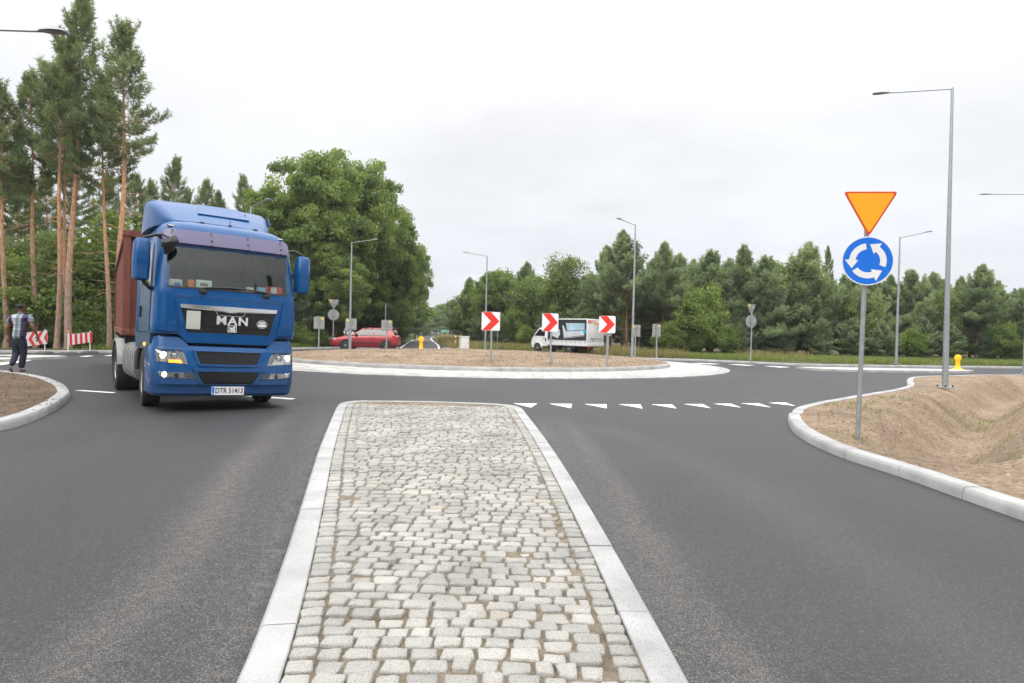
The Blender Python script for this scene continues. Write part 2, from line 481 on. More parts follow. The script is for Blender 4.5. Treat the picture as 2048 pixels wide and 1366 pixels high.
M['white'] = mat('road_paint', (.74, .74, .73), .6, var=.08, scale=9)
M['galv'] = mat('galvanised_steel', (.40, .43, .45), .42, .75, var=.12, scale=14)
M['galv2'] = mat('dull_galvanised_steel', (.31, .33, .345), .5, .4, var=.12, scale=10)
M['signback'] = mat('bare_sign_back', (.30, .30, .30), .55, .2, var=.06)
M['signwhite'] = mat('white_sign_film', (.74, .74, .755), .45, var=.03)
M['signred'] = mat('red_sign_film', (.70, .028, .02), .4, var=.04)
M['signyellow'] = mat('amber_sign_film', (.93, .375, .006), .4, var=.03)
M['signredorange'] = mat('red_border_film', (.62, .055, .018), .4, var=.04)
M['signblue'] = mat('blue_sign_film', (.0, .145, .66), .4, var=.03)
M['signgreen'] = mat('green_sign_film', (.0, .25, .13), .5)
M['sticker'] = mat('yellow_sticker', (.80, .62, .03), .5)
M['yellow'] = mat('yellow_plastic', (.90, .50, .004), .4, var=.05)
M['black'] = mat('black_plastic', (.016, .016, .018), .5, var=.1)
M['gloss_black'] = mat('gloss_black_grille', (.008, .008, .010), .22, var=0)
M['rubber'] = mat('tyre_rubber', (.020, .020, .021), .85, var=.2, scale=20, bump=.3)
M['greyrubber'] = mat('recycled_rubber', (.075, .075, .078), .9, var=.2, scale=12, bump=.4)
M['chrome'] = mat('chrome', (.80, .81, .82), .17, 1.0)
M['badge'] = mat('bright_badge_metal', (.80, .81, .82), .3, .55)
M['rim'] = mat('steel_rim', (.33, .33, .34), .4, .6, var=.1)
M['blue'] = mat('blue_truck_paint', (.0003, .062, .205), .45, 0, var=.05, scale=2.5, coat=.55, spec=.12)
M['bluedark'] = mat('dark_blue_plastic', (.010, .05, .15), .45)
def road_film(m):
    """dry road dust on the lower panels"""
    nt = m.node_tree; N, L = nt.nodes.new, nt.links.new; b = nt.nodes['Principled BSDF']
    src = b.inputs['Base Color'].links[0].from_socket
    tc = N('ShaderNodeTexCoord'); sp = N('ShaderNodeSeparateXYZ'); L(tc.outputs['Object'], sp.inputs[0])
    nz = N('ShaderNodeTexNoise'); nz.inputs['Scale'].default_value = 6; nz.inputs['Detail'].default_value = 8; nz.inputs['Roughness'].default_value = .7; L(tc.outputs['Object'], nz.inputs['Vector'])
    mr = N('ShaderNodeMapRange'); mr.inputs['From Min'].default_value = .95; mr.inputs['From Max'].default_value = .25; mr.inputs['To Max'].default_value = .34; L(sp.outputs[2], mr.inputs['Value'])
    mu = N('ShaderNodeMath'); mu.operation = 'MULTIPLY'; L(mr.outputs[0], mu.inputs[0]); L(nz.outputs['Fac'], mu.inputs[1])
    mx = N('ShaderNodeMix'); mx.data_type = 'RGBA'; mx.inputs['B'].default_value = (.16, .14, .12, 1); L(mu.outputs[0], mx.inputs['Factor']); L(src, mx.inputs['A']); L(mx.outputs['Result'], b.inputs['Base Color'])
road_film(M['blue'])
M['blueside'] = mat('grey_sheen_blue_side', (.030, .080, .165), .35, 0, var=.12, scale=3, coat=.3)  # greyer than the cab paint: grazing grey reflections put into the colour
M['container'] = mat('rust_red_container', (.165, .048, .030), .6, var=.18, scale=3, bump=.15, bscale=10)
M['grey'] = mat('grey_metal', (.22, .22, .21), .5, .3, var=.15)
M['beige'] = mat('beige_tank', (.20, .195, .18), .45, .2, var=.12)
M['redcar'] = mat('metallic_red_paint', (.34, .025, .035), .3, .15, var=.04, coat=.6)
M['whitepaint'] = mat('white_vehicle_paint', (.72, .73, .73), .35, var=.06, scale=3, coat=.3)
M['tarp'] = mat('white_tarpaulin', (.68, .69, .69), .6, var=.07, scale=2)
M['darktarp'] = mat('black_printed_tarpaulin', (.022, .024, .028), .5, var=.1)
M['bluetarp'] = mat('pale_blue_print', (.36, .52, .62), .55, var=.16, scale=2)
M['greytarp'] = mat('silver_print', (.52, .56, .60), .55, var=.12, scale=2)
M['cyan'] = mat('cyan_print', (.02, .30, .62), .5)
M['skin'] = mat('skin', (.20, .10, .065), .55, var=.05)
M['paleskin'] = mat('pale_skin', (.50, .30, .22), .55)
M['hair'] = mat('dark_hair', (.012, .010, .010), .7, bump=.6, bscale=80)
M['jeans'] = mat('dark_denim', (.012, .017, .036), .85, var=.2, scale=20, bump=.3)
M['shoe'] = mat('brown_shoe', (.14, .095, .07), .7, var=.1)
M['orange'] = mat('orange_plastic', (.85, .20, .02), .45)
M['card'] = mat('white_carton', (.70, .72, .68), .6)
M['cardred'] = mat('red_packet', (.62, .04, .05), .5)
M['dullwhite'] = mat('weathered_white_panel', (.46, .46, .43), .6, var=.06)
M['bag'] = mat('light_blue_bag', (.20, .50, .68), .4, var=.2, scale=18)
M['utility'] = mat('pale_grey_cabinet', (.62, .61, .58), .6, var=.05)
M['darkcar'] = mat('dark_blue_car_paint', (.025, .035, .055), .3, coat=.5)
M['taillight'] = mat('red_lamp_lens', (.45, .02, .02), .2)
M['reflect'] = mat('lamp_reflector', (.62, .63, .63), .16, .85)

def glass_mat(name, col, alpha, rough=.03):
    m, nt, b = base_mat(name)
    b.inputs['Base Color'].default_value = col + (1,); b.inputs['Roughness'].default_value = rough
    b.inputs['Alpha'].default_value = alpha; b.inputs['IOR'].default_value = 1.5
    return m
def thin_glass(name, tintc, refl):
    """clear pane: see-through with a mirror layer"""
    m, nt, b = base_mat(name); N, L = nt.nodes.new, nt.links.new
    nt.nodes.remove(b)
    t = N('ShaderNodeBsdfTransparent'); t.inputs[0].default_value = tintc + (1,)
    g = N('ShaderNodeBsdfGlossy'); g.inputs['Roughness'].default_value = .02; g.inputs[0].default_value = (1, 1, 1, 1)
    lw = N('ShaderNodeLayerWeight'); lw.inputs[0].default_value = .5
    pw_ = N('ShaderNodeMath'); pw_.operation = 'POWER'; pw_.inputs[1].default_value = 4; L(lw.outputs['Facing'], pw_.inputs[0])
    fr = N('ShaderNodeMath'); fr.operation = 'MULTIPLY_ADD'; fr.inputs[1].default_value = .8; fr.inputs[2].default_value = refl; fr.use_clamp = True; L(pw_.outputs[0], fr.inputs[0])
    mx = N('ShaderNodeMixShader'); L(fr.outputs[0], mx.inputs[0]); L(t.outputs[0], mx.inputs[1]); L(g.outputs[0], mx.inputs[2])
    L(mx.outputs[0], nt.nodes['Material Output'].inputs[0])
    return m
M['screen'] = thin_glass('windscreen_glass', (.80, .84, .82), .030)
M['glass'] = thin_glass('side_glass', (.5, .53, .52), .09)
M['lens'] = thin_glass('lamp_lens', (.9, .9, .9), .05)
M['visor'] = glass_mat('tinted_sun_visor', (.16, .14, .25), .70, .12)
def emit(name, col, s):
    m, nt, b = base_mat(name)
    b.inputs['Base Color'].default_value = col + (1,)
    b.inputs['Emission Color'].default_value = col + (1,); b.inputs['Emission Strength'].default_value = s
    return m
M['lit'] = emit('lit_headlamp_bulb', (1, .80, .46), 5)
M['litorange'] = emit('lit_indicator_bulb', (1, .36, .03), 2.5)
M['interior'] = mat('cab_interior', (.045, .045, .045), .8)

def plaid_mat():
    m, nt, b = base_mat('plaid_shirt_cloth'); N, L = nt.nodes.new, nt.links.new
    tc = N('ShaderNodeTexCoord'); sp = N('ShaderNodeSeparateXYZ'); L(tc.outputs['Object'], sp.inputs[0])
    def band(sock, freq, off):
        a = N('ShaderNodeMath'); a.operation = 'MULTIPLY_ADD'; a.inputs[1].default_value = freq; a.inputs[2].default_value = off; L(sock, a.inputs[0])
        f = N('ShaderNodeMath'); f.operation = 'FRACT'; L(a.outputs[0], f.inputs[0]); return f.outputs[0]
    cols = [(0, (.20, .23, .27)), (.07, (.035, .035, .085)), (.17, (.20, .05, .09)), (.20, (.40, .40, .43)), (.44, (.12, .18, .20)), (.58, (.30, .32, .35)), (.66, (.045, .045, .095)), (.86, (.20, .23, .27))]
    r1 = rampnode(nt, [cols[0]] + cols[1:], band(sp.outputs[0], 1.7, .47)); r1.color_ramp.interpolation = 'CONSTANT'
    r2 = rampnode(nt, [(0, (1.1, 1.1, 1.1)), (.45, (.62, .64, .72)), (.55, (.95, .95, .95)), (.8, (.55, .50, .62))], band(sp.outputs[2], 6.5, .1)); r2.color_ramp.interpolation = 'CONSTANT'
    mm = N('ShaderNodeVectorMath'); mm.operation = 'MULTIPLY'; L(r1.outputs[0], mm.inputs[0]); L(r2.outputs[0], mm.inputs[1])
    L(mm.outputs[0], b.inputs['Base Color']); b.inputs['Roughness'].default_value = .85
    n2 = N('ShaderNodeTexNoise'); n2.inputs['Scale'].default_value = 9; L(tc.outputs['Object'], n2.inputs['Vector'])
    bp = N('ShaderNodeBump'); bp.inputs['Strength'].default_value = .6; bp.inputs['Distance'].default_value = .03; L(n2.outputs['Fac'], bp.inputs['Height']); L(bp.outputs[0], b.inputs['Normal'])
    return m
M['plaid'] = plaid_mat()
def patch_jacket():
    m, nt, b = base_mat('white_patterned_jacket_cloth'); N, L = nt.nodes.new, nt.links.new
    tc = N('ShaderNodeTexCoord'); v = N('ShaderNodeTexNoise'); v.inputs['Scale'].default_value = 6; L(tc.outputs['Object'], v.inputs['Vector'])
    r = rampnode(nt, [(.46, (.02, .02, .03)), (.5, (.6, .6, .62)), (1, (.7, .7, .72))], v.outputs['Fac'])
    L(r.outputs[0], b.inputs['Base Color']); b.inputs['Roughness'].default_value = .8
    return m
M['jacket'] = patch_jacket()
# ------------------------------------------------------------------ ground, roads, kerbs
C0 = (-1.79, 32.46)
R_OUT, R_KERB = 11.62, 9.1

# forest floor to the horizon
g = MB()
gx, gy = [-1500, 2.0, 45.0, 1500], [-700, 1.0, 40.0, 2200]        # open under the dug plot
g.add([(a, c, -.08) for c in gy for a in gx], [(j * 4 + i, j * 4 + i + 1, j * 4 + i + 5, j * 4 + i + 4) for j in range(3) for i in range(3) if (i, j) != (1, 1)])
tag(g.build('ground', M['floor']), kind='structure')

ISL_L = [(-.90, .6), (-1.06, 2.75), (-3.27, 12.75)]       # left and right outer edge of the splitter island
# asphalt: one sheet with a fine grid near the camera
xs = np.concatenate([np.arange(-60, -15, 1.5), np.arange(-15, 15, .12), np.arange(15, 61, 1.5)])
ys = np.concatenate([np.arange(-8, .8, .5), np.arange(.8, 26, .12), np.arange(26, 52.1, 1.0)])
X, Y = np.meshgrid(xs, ys)
dust = np.zeros(X.shape); tyre = np.ones(X.shape); film = np.zeros(X.shape)
LL = [(-.90, .0), (-1.06, 2.75), (-3.27, 12.75)]
RR = [(.70, .0), (.705, 2.64), (.40, 11.6)]
wob = .35 * fbm(X, Y, .45, 3) + .12 * fbm(X, Y, 2.2, 3)
for line, sgn, o1, w1, a1 in ((LL, 1, .64, .19, .62), (RR, -1, .36, .12, .46)):
    d, t, s = dist_line(line, X, Y)
    on = (s == sgn) & (Y < 12.9)
    fade = np.clip((12.4 - Y) / 2.5, 0, 1)
    band = np.exp(-((d + wob - o1 - .02 * (Y - 3)) / w1) ** 2)
    dust = np.where(on, np.maximum(dust, fade * (.46 * a1 * band * (.5 + 1.1 * vnoise(X, Y, .8)) + .44 * np.exp(-d / .30))), dust)
    film = np.where(on, np.maximum(film, .07 * fade * np.exp(-((d + wob - o1 - .03 * (Y - 3)) / (w1 * .7)) ** 2)), film)
# brown wheel tracks on the right lane, dusty verge of left kerb
d, t, s = dist_line([(2.2, 2.2), (2.35, 4.5), (2.3, 7), (1.9, 9.2), (1.4, 10.5)], X, Y)
film = np.maximum(film, .09 * np.exp(-((d + .8 * wob) / .42) ** 2))
dust = np.maximum(dust, .03 * np.exp(-((d + wob) / .5) ** 2))
d, t, s = dist_line([(-5.4, 2.5), (-5.6, 9), (-7.5, 14)], X, Y)
tyre *= 1 - .16 * np.exp(-((d + .4 * wob) / .5) ** 2)
d, t, s = dist_line([(-3.3, 2.5), (-4.3, 9), (-5.6, 14)], X, Y)
tyre *= 1 - .12 * np.exp(-((d + .4 * wob) / .5) ** 2)
# tyre arcs round the circle
rr = np.hypot(X - C0[0], Y - C0[1])
for r0, w0, a0 in ((13.05, .10, .30), (13.7, .16, .26), (14.6, .2, .16), (15.4, .13, .22), (12.5, .25, .12), (16.6, .3, .12)):
    brk = .5 + .5 * np.clip(2.5 * fbm(np.arctan2(Y - C0[1], X - C0[0]) * 9, rr * .4 + r0, 1.0, 3) + .4, 0, 1)
    tyre *= 1 - min(.55, 1.6 * a0) * brk * np.exp(-((rr - r0 - .6 * wob) / w0) ** 2)
for cx_, cy_, r0 in ((-12.5, 21.8, 3.2), (-12.5, 21.8, 2.75)):
    r2 = np.hypot(X - cx_, Y - cy_); tyre *= 1 - .3 * np.exp(-((r2 - r0) / .08) ** 2) * (X > cx_ - 1)
film = np.maximum(film, .08 * np.clip(1.6 * fbm(X, Y, .5, 4), 0, 1))
tyre *= 1.0 + .10 * np.clip((Y - 9) / 12, 0, 1)
nx, ny = len(xs), len(ys)
V = np.stack([X, Y, np.zeros_like(X)], -1).reshape(-1, 3)
idx = np.arange(nx * ny).reshape(ny, nx)
F = np.stack([idx[:-1, :-1], idx[:-1, 1:], idx[1:, 1:], idx[1:, :-1]], -1)
RK = [gp(*p) for p in ((2700, 1300), (2350, 1150), (2048, 1042.5), (1928, 1000), (1805, 955.6), (1671, 911), (1602, 877), (1580, 855), (1575, 837))]
RK2 = [gp(*p, .14) for p in ((1580, 824), (1590, 813), (1628, 803), (1714, 788), (1789, 776), (1814, 768), (1813, 758.5), (1826, 752.3), (1888, 750), (2048, 748.2), (2600, 752))]
RKs = catmull(RK + RK2, .2)
_xc = (X[:-1, :-1] + X[1:, 1:]) / 2; _yc = (Y[:-1, :-1] + Y[1:, 1:]) / 2
_dk, _, _ = dist_line(RKs, _xc, _yc)
F = F[~(inside(RKs, _xc, _yc) & (_dk > .14))].reshape(-1)      # no road under the dug plot
road = fastmesh('road', V, F, 4, M['asphalt'])
for nm, a in (('dust', dust), ('tyre', tyre), ('film', film)):
    q = road.data.attributes.new(nm, 'FLOAT', 'POINT'); q.data.foreach_set('value', a.ravel().astype(np.float32))
tag(road, kind='structure')
# the straight road beyond
EL = [gp(*p) for p in ((796, 696), (804, 689), (822, 680.5), (848, 674.2))] + [(-25.5, 200), (-30, 300)]
ER = [gp(*p) for p in ((893, 697), (883, 691), (868, 680.5), (868, 675.5))] + [(-19.5, 200), (-23, 300)]
EL[0] = (EL[0][0], 52.0); ER[0] = (ER[0][0], 52.0)
el = catmull(EL, 8); er = catmull(ER, 8)
n = 40
res = lambda P: [tuple(np.array(P)[min(int(i * (len(P) - 1) / (n - 1)), len(P) - 1)]) for i in range(n)]
def resample(P, n):
    P = np.array(P); d = np.concatenate([[0], np.cumsum(np.hypot(*np.diff(P, axis=0).T))])
    q = np.linspace(0, d[-1], n)
    return [(float(np.interp(a, d, P[:, 0])), float(np.interp(a, d, P[:, 1]))) for a in q]
el = resample(el, n); er = resample(er, n)
e = MB()
vs = [(a[0], a[1], .0) for a in el] + [(a[0], a[1], .0) for a in er]
e.add(vs, [(i, n + i, n + i + 1, i + 1) for i in range(n - 1)])
o = e.build('exit_road', M['asphalt'], fix=False)
for nm, val in (('dust', 0.), ('tyre', 1.25), ('film', .05)):
    q = o.data.attributes.new(nm, 'FLOAT', 'POINT'); q.data.foreach_set('value', np.full(len(vs), val, np.float32))
tag(o, kind='structure')

def marking(pts, z=.005, m='white', name='road_marking'):
    b = MB(); k = len(pts)
    b.add([(x, y, z) for x, y in pts], [tuple(range(k))])
    o = b.build(name, M[m], fix=False)
    if o.data.polygons[0].normal.z < 0: o.data.flip_normals()
    return tag(o, kind='structure')
def ribbon(path, wd, z=.005):
    P = [Vector((a, b, 0)) for a, b in path]; l = []; r = []
    for i, p in enumerate(P):
        t = (P[min(i + 1, len(P) - 1)] - P[max(i - 1, 0)]).normalized(); nn = Vector((-t.y, t.x, 0)) * wd / 2
        l.append(p + nn); r.append(p - nn)
    b = MB(); k = len(P)
    b.add([(q.x, q.y, z) for q in l + r], [(i, k + i, k + i + 1, i + 1) for i in range(k - 1)])
    o = b.build('road_marking', M['white'], fix=False); return tag(o, kind='structure')
# edge lines of the exit road
off = lambda P, d: [(x + d, y) for x, y in P]
ribbon(off(el, .3), .13); ribbon(off(er, -.3), .13)
# give-way triangles
for tri in (((148, 150), (303, 152), (262, 178)), ((376, 153), (526, 154), (518, 182)), ((602, 155), (746, 156), (747, 183)),
            ((820, 156), (962, 157), (977, 184)), ((1030, 157), (1165, 158), (1194, 184)), ((1237, 155), (1362, 155), (1413, 182)),
            ((1427, 153), (1545, 153), (1608, 178)), ((1603, 150), (1720, 150), (1800, 177)), ((1780, 147), (1890, 145), (1955, 167))):
    marking([gp(980 + a / 3.2, 760 + b / 3.2) for a, b in tri])
for q in (((148, 781.3), (166, 780.8), (233, 785.2), (224, 786.6)), ((478, 792), (500, 791.5), (592, 797.3), (583, 799.5)),
          ((300, 783), (318, 782.6), (400, 788), (390, 790)),
          ((157, 713.3), (176, 711.6), (189, 711.8), (172, 713.5)), ((206, 711.6), (224, 710.2), (239, 710.5), (222, 712)),
          ((-40, 730), (60, 719.2), (78, 718.9), (-10, 732)),
          ((1380, 726.3), (1400, 726.1), (1442, 728.2), (1422, 728.6)), ((1455, 728.7), (1476, 728.8), (1512, 731), (1490, 731.2)),
          ((1528, 732.4), (1550, 732.4), (1582, 734.6), (1560, 735))):
    marking([gp(*p) for p in q])

# kerbs: swept stones with open joints
def kerb(path, wd=.2, h=.13, side=1, stone=1.0, m='kerb', z0=0.0, name='kerb', rough=.0):
    """path = outer bottom edge; side=1 puts the stone on the left of the path"""
    P = resample(path, max(3, int(sum(math.dist(a, b) for a, b in zip(path[:-1], path[1:])) / .25)))
    P = [Vector((a, b, 0)) for a, b in P]
    prof = [(0, -.04), (0, h * .60), (.022, h * .95), (.032, h), (wd - .006, h), (wd, h - .006), (wd, -.04)]
    per = max(1, int(stone / .25))
    b = MB(); nrm = []
    for i, p in enumerate(P):
        t = (P[min(i + 1, len(P) - 1)] - P[max(i - 1, 0)]).normalized(); nrm.append((Vector((-t.y, t.x, 0)) * side, t))
    i = 0
    while i < len(P) - 1:
        j = min(i + per, len(P) - 1); secs = []
        jit = random.uniform(-.004, .004)
        for k in range(i, j + 1):
            nn, t = nrm[k]; sh = .004 if k == i else (-.004 if k == j else 0)
            secs.append([tuple(P[k] + nn * a + t * sh + Vector((0, 0, z0 + z + (jit if z > 0 else 0)))) for a, z in prof])
        b.loft(secs, cap=True, closed=True)
        i = j
    return tag(b.build(name, M[m], smooth=35), kind='structure')

def circle_pts(c, r, a0, a1, n):
    return [(c[0] + r * math.cos(a0 + (a1 - a0) * i / n), c[1] + r * math.sin(a0 + (a1 - a0) * i / n)) for i in range(n + 1)]

# central island: truck apron, kerb, soil dome
prof = [(R_OUT, -.03), (R_OUT, .03), (R_OUT - .03, .045), (R_OUT - .40, .05)]
b = MB()
na = 160
secs = [[(C0[0] + r * math.cos(2 * math.pi * k / na), C0[1] + r * math.sin(2 * math.pi * k / na), z) for k in range(na)] for r, z in prof]
b.loft(secs, cap=False); tag(b.build('apron_edge', M['kerb'], smooth=40), kind='structure')
# radial sett rings of the apron
vs = []; fs = []; tn = []
ring_r = np.linspace(R_OUT - .42, R_KERB + .02, 12)
for q in range(11):
    r1, r0 = ring_r[q], ring_r[q + 1]; nn = int(2 * math.pi * r1 / .33); ph = random.random()
    for k in range(nn):
        a0 = 2 * math.pi * (k + ph + .02) / nn; a1 = 2 * math.pi * (k + ph + .99) / nn; zz = .055 + .035 * q / 10 + random.uniform(-.003, .004)
        i = len(vs); g_ = .004
        for (rad, a) in ((r1 - g_, a0), (r1 - g_, a1), (r0 + g_, a1), (r0 + g_, a0)):
            vs.append((C0[0] + rad * math.cos(a), C0[1] + rad * math.sin(a), zz + random.uniform(-.003, .003)))
        for (rad, a) in ((r1 - g_, a0), (r1 - g_, a1), (r0 + g_, a1), (r0 + g_, a0)):
            vs.append((C0[0] + rad * math.cos(a), C0[1] + rad * math.sin(a), .0))
        fs += [i, i + 1, i + 2, i + 3, i, i + 4, i + 5, i + 1, i + 2, i + 6, i + 7, i + 3]; t_ = .58 + random.random() * .2; tn += [t_, t_, t_]
M['apron'] = granite('apron_sett', (.46, .45, .43), (.58, .57, .55), 60, True)
tag(fastmesh('truck_apron', vs, fs, 4, M['apron'], tint=tn), kind='structure')
b = MB(); b.loft([[(C0[0] + r * math.cos(2 * math.pi * k / na), C0[1] + r * math.sin(2 * math.pi * k / na), z) for k in range(na)] for r, z in ((R_OUT - .38, .047), (R_KERB, .083))], cap=False)
tag(b.build('apron_bed', M['sand'], smooth=40), kind='structure')
kerb(circle_pts(C0, R_KERB, 0, 2 * math.pi, 200), .2, .15, 1, 1.0, z0=.08)

def soil(name, poly, step, hf, m, away=None, edge=0.0):
    P = np.array(poly); x0, y0 = P.min(0); x1, y1 = P.max(0)
    xs = np.arange(x0, x1 + step, step); ys = np.arange(y0, y1 + step, step)
    X, Y = np.meshgrid(xs, ys); Z = hf(X, Y)
    nx, ny = len(xs), len(ys); idx = np.arange(nx * ny).reshape(ny, nx)
    xc = (X[:-1, :-1] + X[1:, 1:]) / 2; yc = (Y[:-1, :-1] + Y[1:, 1:]) / 2
    ok = inside(poly, xc, yc)
    if edge: ok &= dist_line(list(poly) + [poly[0]], xc, yc)[0] > edge
    if away is not None: ok &= dist_line(away, xc, yc)[0] > .6
    F = np.stack([idx[:-1, :-1], idx[:-1, 1:], idx[1:, 1:], idx[1:, :-1]], -1)[ok]
    used = np.unique(F); remap = np.full(nx * ny, -1); remap[used] = np.arange(len(used))
    V = np.stack([X, Y, Z], -1).reshape(-1, 3)[used]
    return tag(fastmesh(name, V, remap[F].ravel(), 4, m, smooth=True), kind='structure')

def dome(X, Y):
    r = np.hypot(X - C0[0], Y - C0[1])
    return .225 + .27 * np.clip(1 - (r / 9.0) ** 2, 0, 1) ** .8 + .05 * fbm(X, Y, 1.3, 5) * np.clip((9 - r) / .6, 0, 1) + .02 * np.sin(Y * 9 + 2 * fbm(X, Y, .8)) * np.clip((9 - r), 0, 1)
soil('island_soil', circle_pts(C0, 8.97, 0, 2 * math.pi, 120)[:-1], .14, dome, M['soil'])

# left traffic island with the walking man's kerb
LK = catmull([gp(*p) for p in ((-420, 930), (-150, 886), (0, 862), (60, 845), (110, 822), (133, 805), (142, 793))] +
             [gp(*p, .13) for p in ((140, 780), (133, 771), (118, 762.5), (90, 753), (45, 745), (0, 740.5), (-120, 732.5), (-420, 721))], .2)
kerb(LK, .2, .13, 1, 1.0)
soil('left_soil', LK, .09, lambda X, Y: .112 + np.clip((dist_line(LK, X, Y)[0] - .2) / .5, 0, 1) * (.06 * fbm(X, Y, 2.0, 5) + .05 * np.clip(-fbm(X, Y, .5, 2), 0, 1)), M['darksoil'], None, .11)

# right plot with the drainage ditch
kerb(RKs, .2, .12, -1, 1.0)
DITCH = [gp(2500, 752, -.1), gp(2180, 764, -.2), gp(2016, 788, -.3), gp(1968, 834, -.4), gp(1941, 874, -.4), gp(1880, 909, -.3), gp(1840, 935, -.05)]
def plot(X, Y):
    d, t, s = dist_line(DITCH, X, Y)
    dk, _, _ = dist_line(RKs, X, Y)
    tot = sum(math.dist(a, b) for a, b in zip(DITCH[:-1], DITCH[1:]))
    end = np.clip((tot - t) / 1.6, 0, 1)
    wob = .45 * fbm(X, Y, .55, 3)
    z = .108 + .03 * fbm(X, Y, 3, 4)
    depth = (.74 * np.exp(-((d + wob) / .80) ** 2)) * np.clip(end + .1, 0, 1)
    right = (s > 0)
    mound = np.where(right, np.clip((d - .5) / 2.2, 0, 1) ** 1.0 * .62, .10 * np.exp(-((d - 1.7) / .7) ** 2))
    k = np.clip((dk - .22) / 1.3, 0, 1)
    rough = .18 * fbm(X, Y, 1.6, 6) + .07 * np.abs(fbm(X * 1.0 + Y * .7, Y * .45 - X * .3, 4.5, 3)) * np.clip(d, 0, 1.0)
    z = z + k * (-depth + mound * np.clip(dk / 2.5, 0, 1) + rough)
    return np.where(dk < .3, np.minimum(z, .112), z)
soil('plot_soil', RKs, .07, plot, M['soil'], None, .10)

# splitter island in the foreground: kerbs, sand bed and granite setts
tip = [gp(*p, .10) for p in ((672, 812), (680, 805.5), (700, 802), (740, 800.3), (850, 801.5), (960, 805.5), (1005, 808), (1035, 811.5), (1047, 817))]
SP = [(-.86, -2.0), (-.98, 1.2), (-1.06, 2.75), (-2.2, 7.9)] + [tip[0]] + tip[1:-1] + [tip[-1]] + [(.555, 7.5), (.745, 2.64), (.79, -2.0)]
SPs = []
for a, b_, c in ((SP[:4] + SP[4:5], .25, 0), (SP[4:13], .12, 0), (SP[12:], .25, 0)):
    q = catmull(a, b_); SPs += q if not SPs else q[1:]
kerb(SPs, .172, .10, -1, 1.0, name='kerb')
poly = SPs
b = MB()
cx_ = sum(p[0] for p in SPs) / len(SPs); cy_ = sum(p[1] for p in SPs) / len(SPs)
soil('joint_sand', SPs, .06, lambda X, Y: .090 + .014 * fbm(X, Y, 6, 3) - .1 * (dist_line(SPs, X, Y)[0] < .15), M['sand'], None, .06)
vs = []; fs = []; tn = []
G = 8
lin = np.array([-1, -.965, -.84, -.35, .35, .84, .965, 1])
gu, gv = np.meshgrid(lin, lin)
ru = gu * np.sqrt(1 - gv ** 2 * .13); rv = gv * np.sqrt(1 - gu ** 2 * .13)      # rounded square
rad = np.maximum(np.abs(gu), np.abs(gv))
gi = np.arange(G * G).reshape(G, G)
gf = np.stack([gi[:-1, :-1], gi[:-1, 1:], gi[1:, 1:], gi[1:, :-1]], -1).reshape(-1)
nv = 0
def edges(y):
    P = np.array(SPs); xsn = []
    for (x1, y1), (x2, y2) in zip(SPs[:-1], SPs[1:]):
        if (y1 - y) * (y2 - y) < 0: xsn.append(x1 + (x2 - x1) * (y - y1) / (y2 - y1))
    return (min(xsn), max(xsn)) if len(xsn) > 1 else None
def sett(cx, cy, wx, wy, rot, zz, tint):
    global nv
    j = rng.normal(0, .07, (4,))
    u = ru * wx / 2 * (1 + j[0] * gv + j[1] * .5) ; v = rv * wy / 2 * (1 + j[2] * gu + j[3] * .5)
    nzv = rng.normal(0, 1, (G, G))
    u = u + nzv * .0022 * (rad > .9); v = v + np.roll(nzv, 1, 0) * .0022 * (rad > .9)
    z = zz - .0045 * (rad > .94) - .0012 * (rad > .8) - .022 * (rad > .99) + rng.normal(0, .0016, (G, G)) + .004 * (j[0] * gu + j[2] * gv) * 8 * .3
    c, s = math.cos(rot), math.sin(rot)
    vs.append(np.stack([cx + u * c - v * s, cy + u * s + v * c, z], -1).reshape(-1, 3))
    fs.append(gf + nv); tn.append(np.full((G - 1) ** 2, tint)); nv += G * G
y = .4
# border setts along each kerb, then the rows between
while y < 12.6:
    dy = random.uniform(.086, .118)
    yc = y + dy / 2
    e_ = edges(yc)
    if e_:
        xl, xr = e_[0] + .176, e_[1] - .176
        el_ = edges(yc + .3) or e_
        for sx in (0, 1):
            wb = random.uniform(.116, .126)
            xc = xl + wb / 2 if sx == 0 else xr - wb / 2
            rot = math.atan2(.3, (el_[sx] - e_[sx])) - math.pi / 2
            sett(xc, yc, wb - .014, dy - .014, rot, .103 + random.uniform(-.004, .004), rng.random() * .9)
        x = xl + .120
        dx_end = xr - .120
        while x < dx_end - .03:
            wx = min(random.uniform(.088, .155), dx_end - x)
            xc = x + wx / 2
            wave = .022 * math.sin(xc * 2.3 + yc * .8) + .012 * math.sin(xc * 5.1 - yc * 1.7) + random.gauss(0, .0045)
            hh = dy * random.uniform(.93, 1.04)
            gapx = random.uniform(.007, .017)
            if yc + wave < 12.2 and wx > .05:
                t_ = rng.random()
                sett(xc, yc + wave, wx - gapx, hh - random.uniform(.005, .013), random.gauss(0, .05), .103 + random.gauss(0, .004), .97 if t_ > .985 else t_ * .92)
            x += wx
    y += dy
tag(fastmesh('sett_paving', np.concatenate(vs), np.concatenate(fs), 4, M['sett'], tint=np.concatenate(tn), smooth=True), kind='structure')

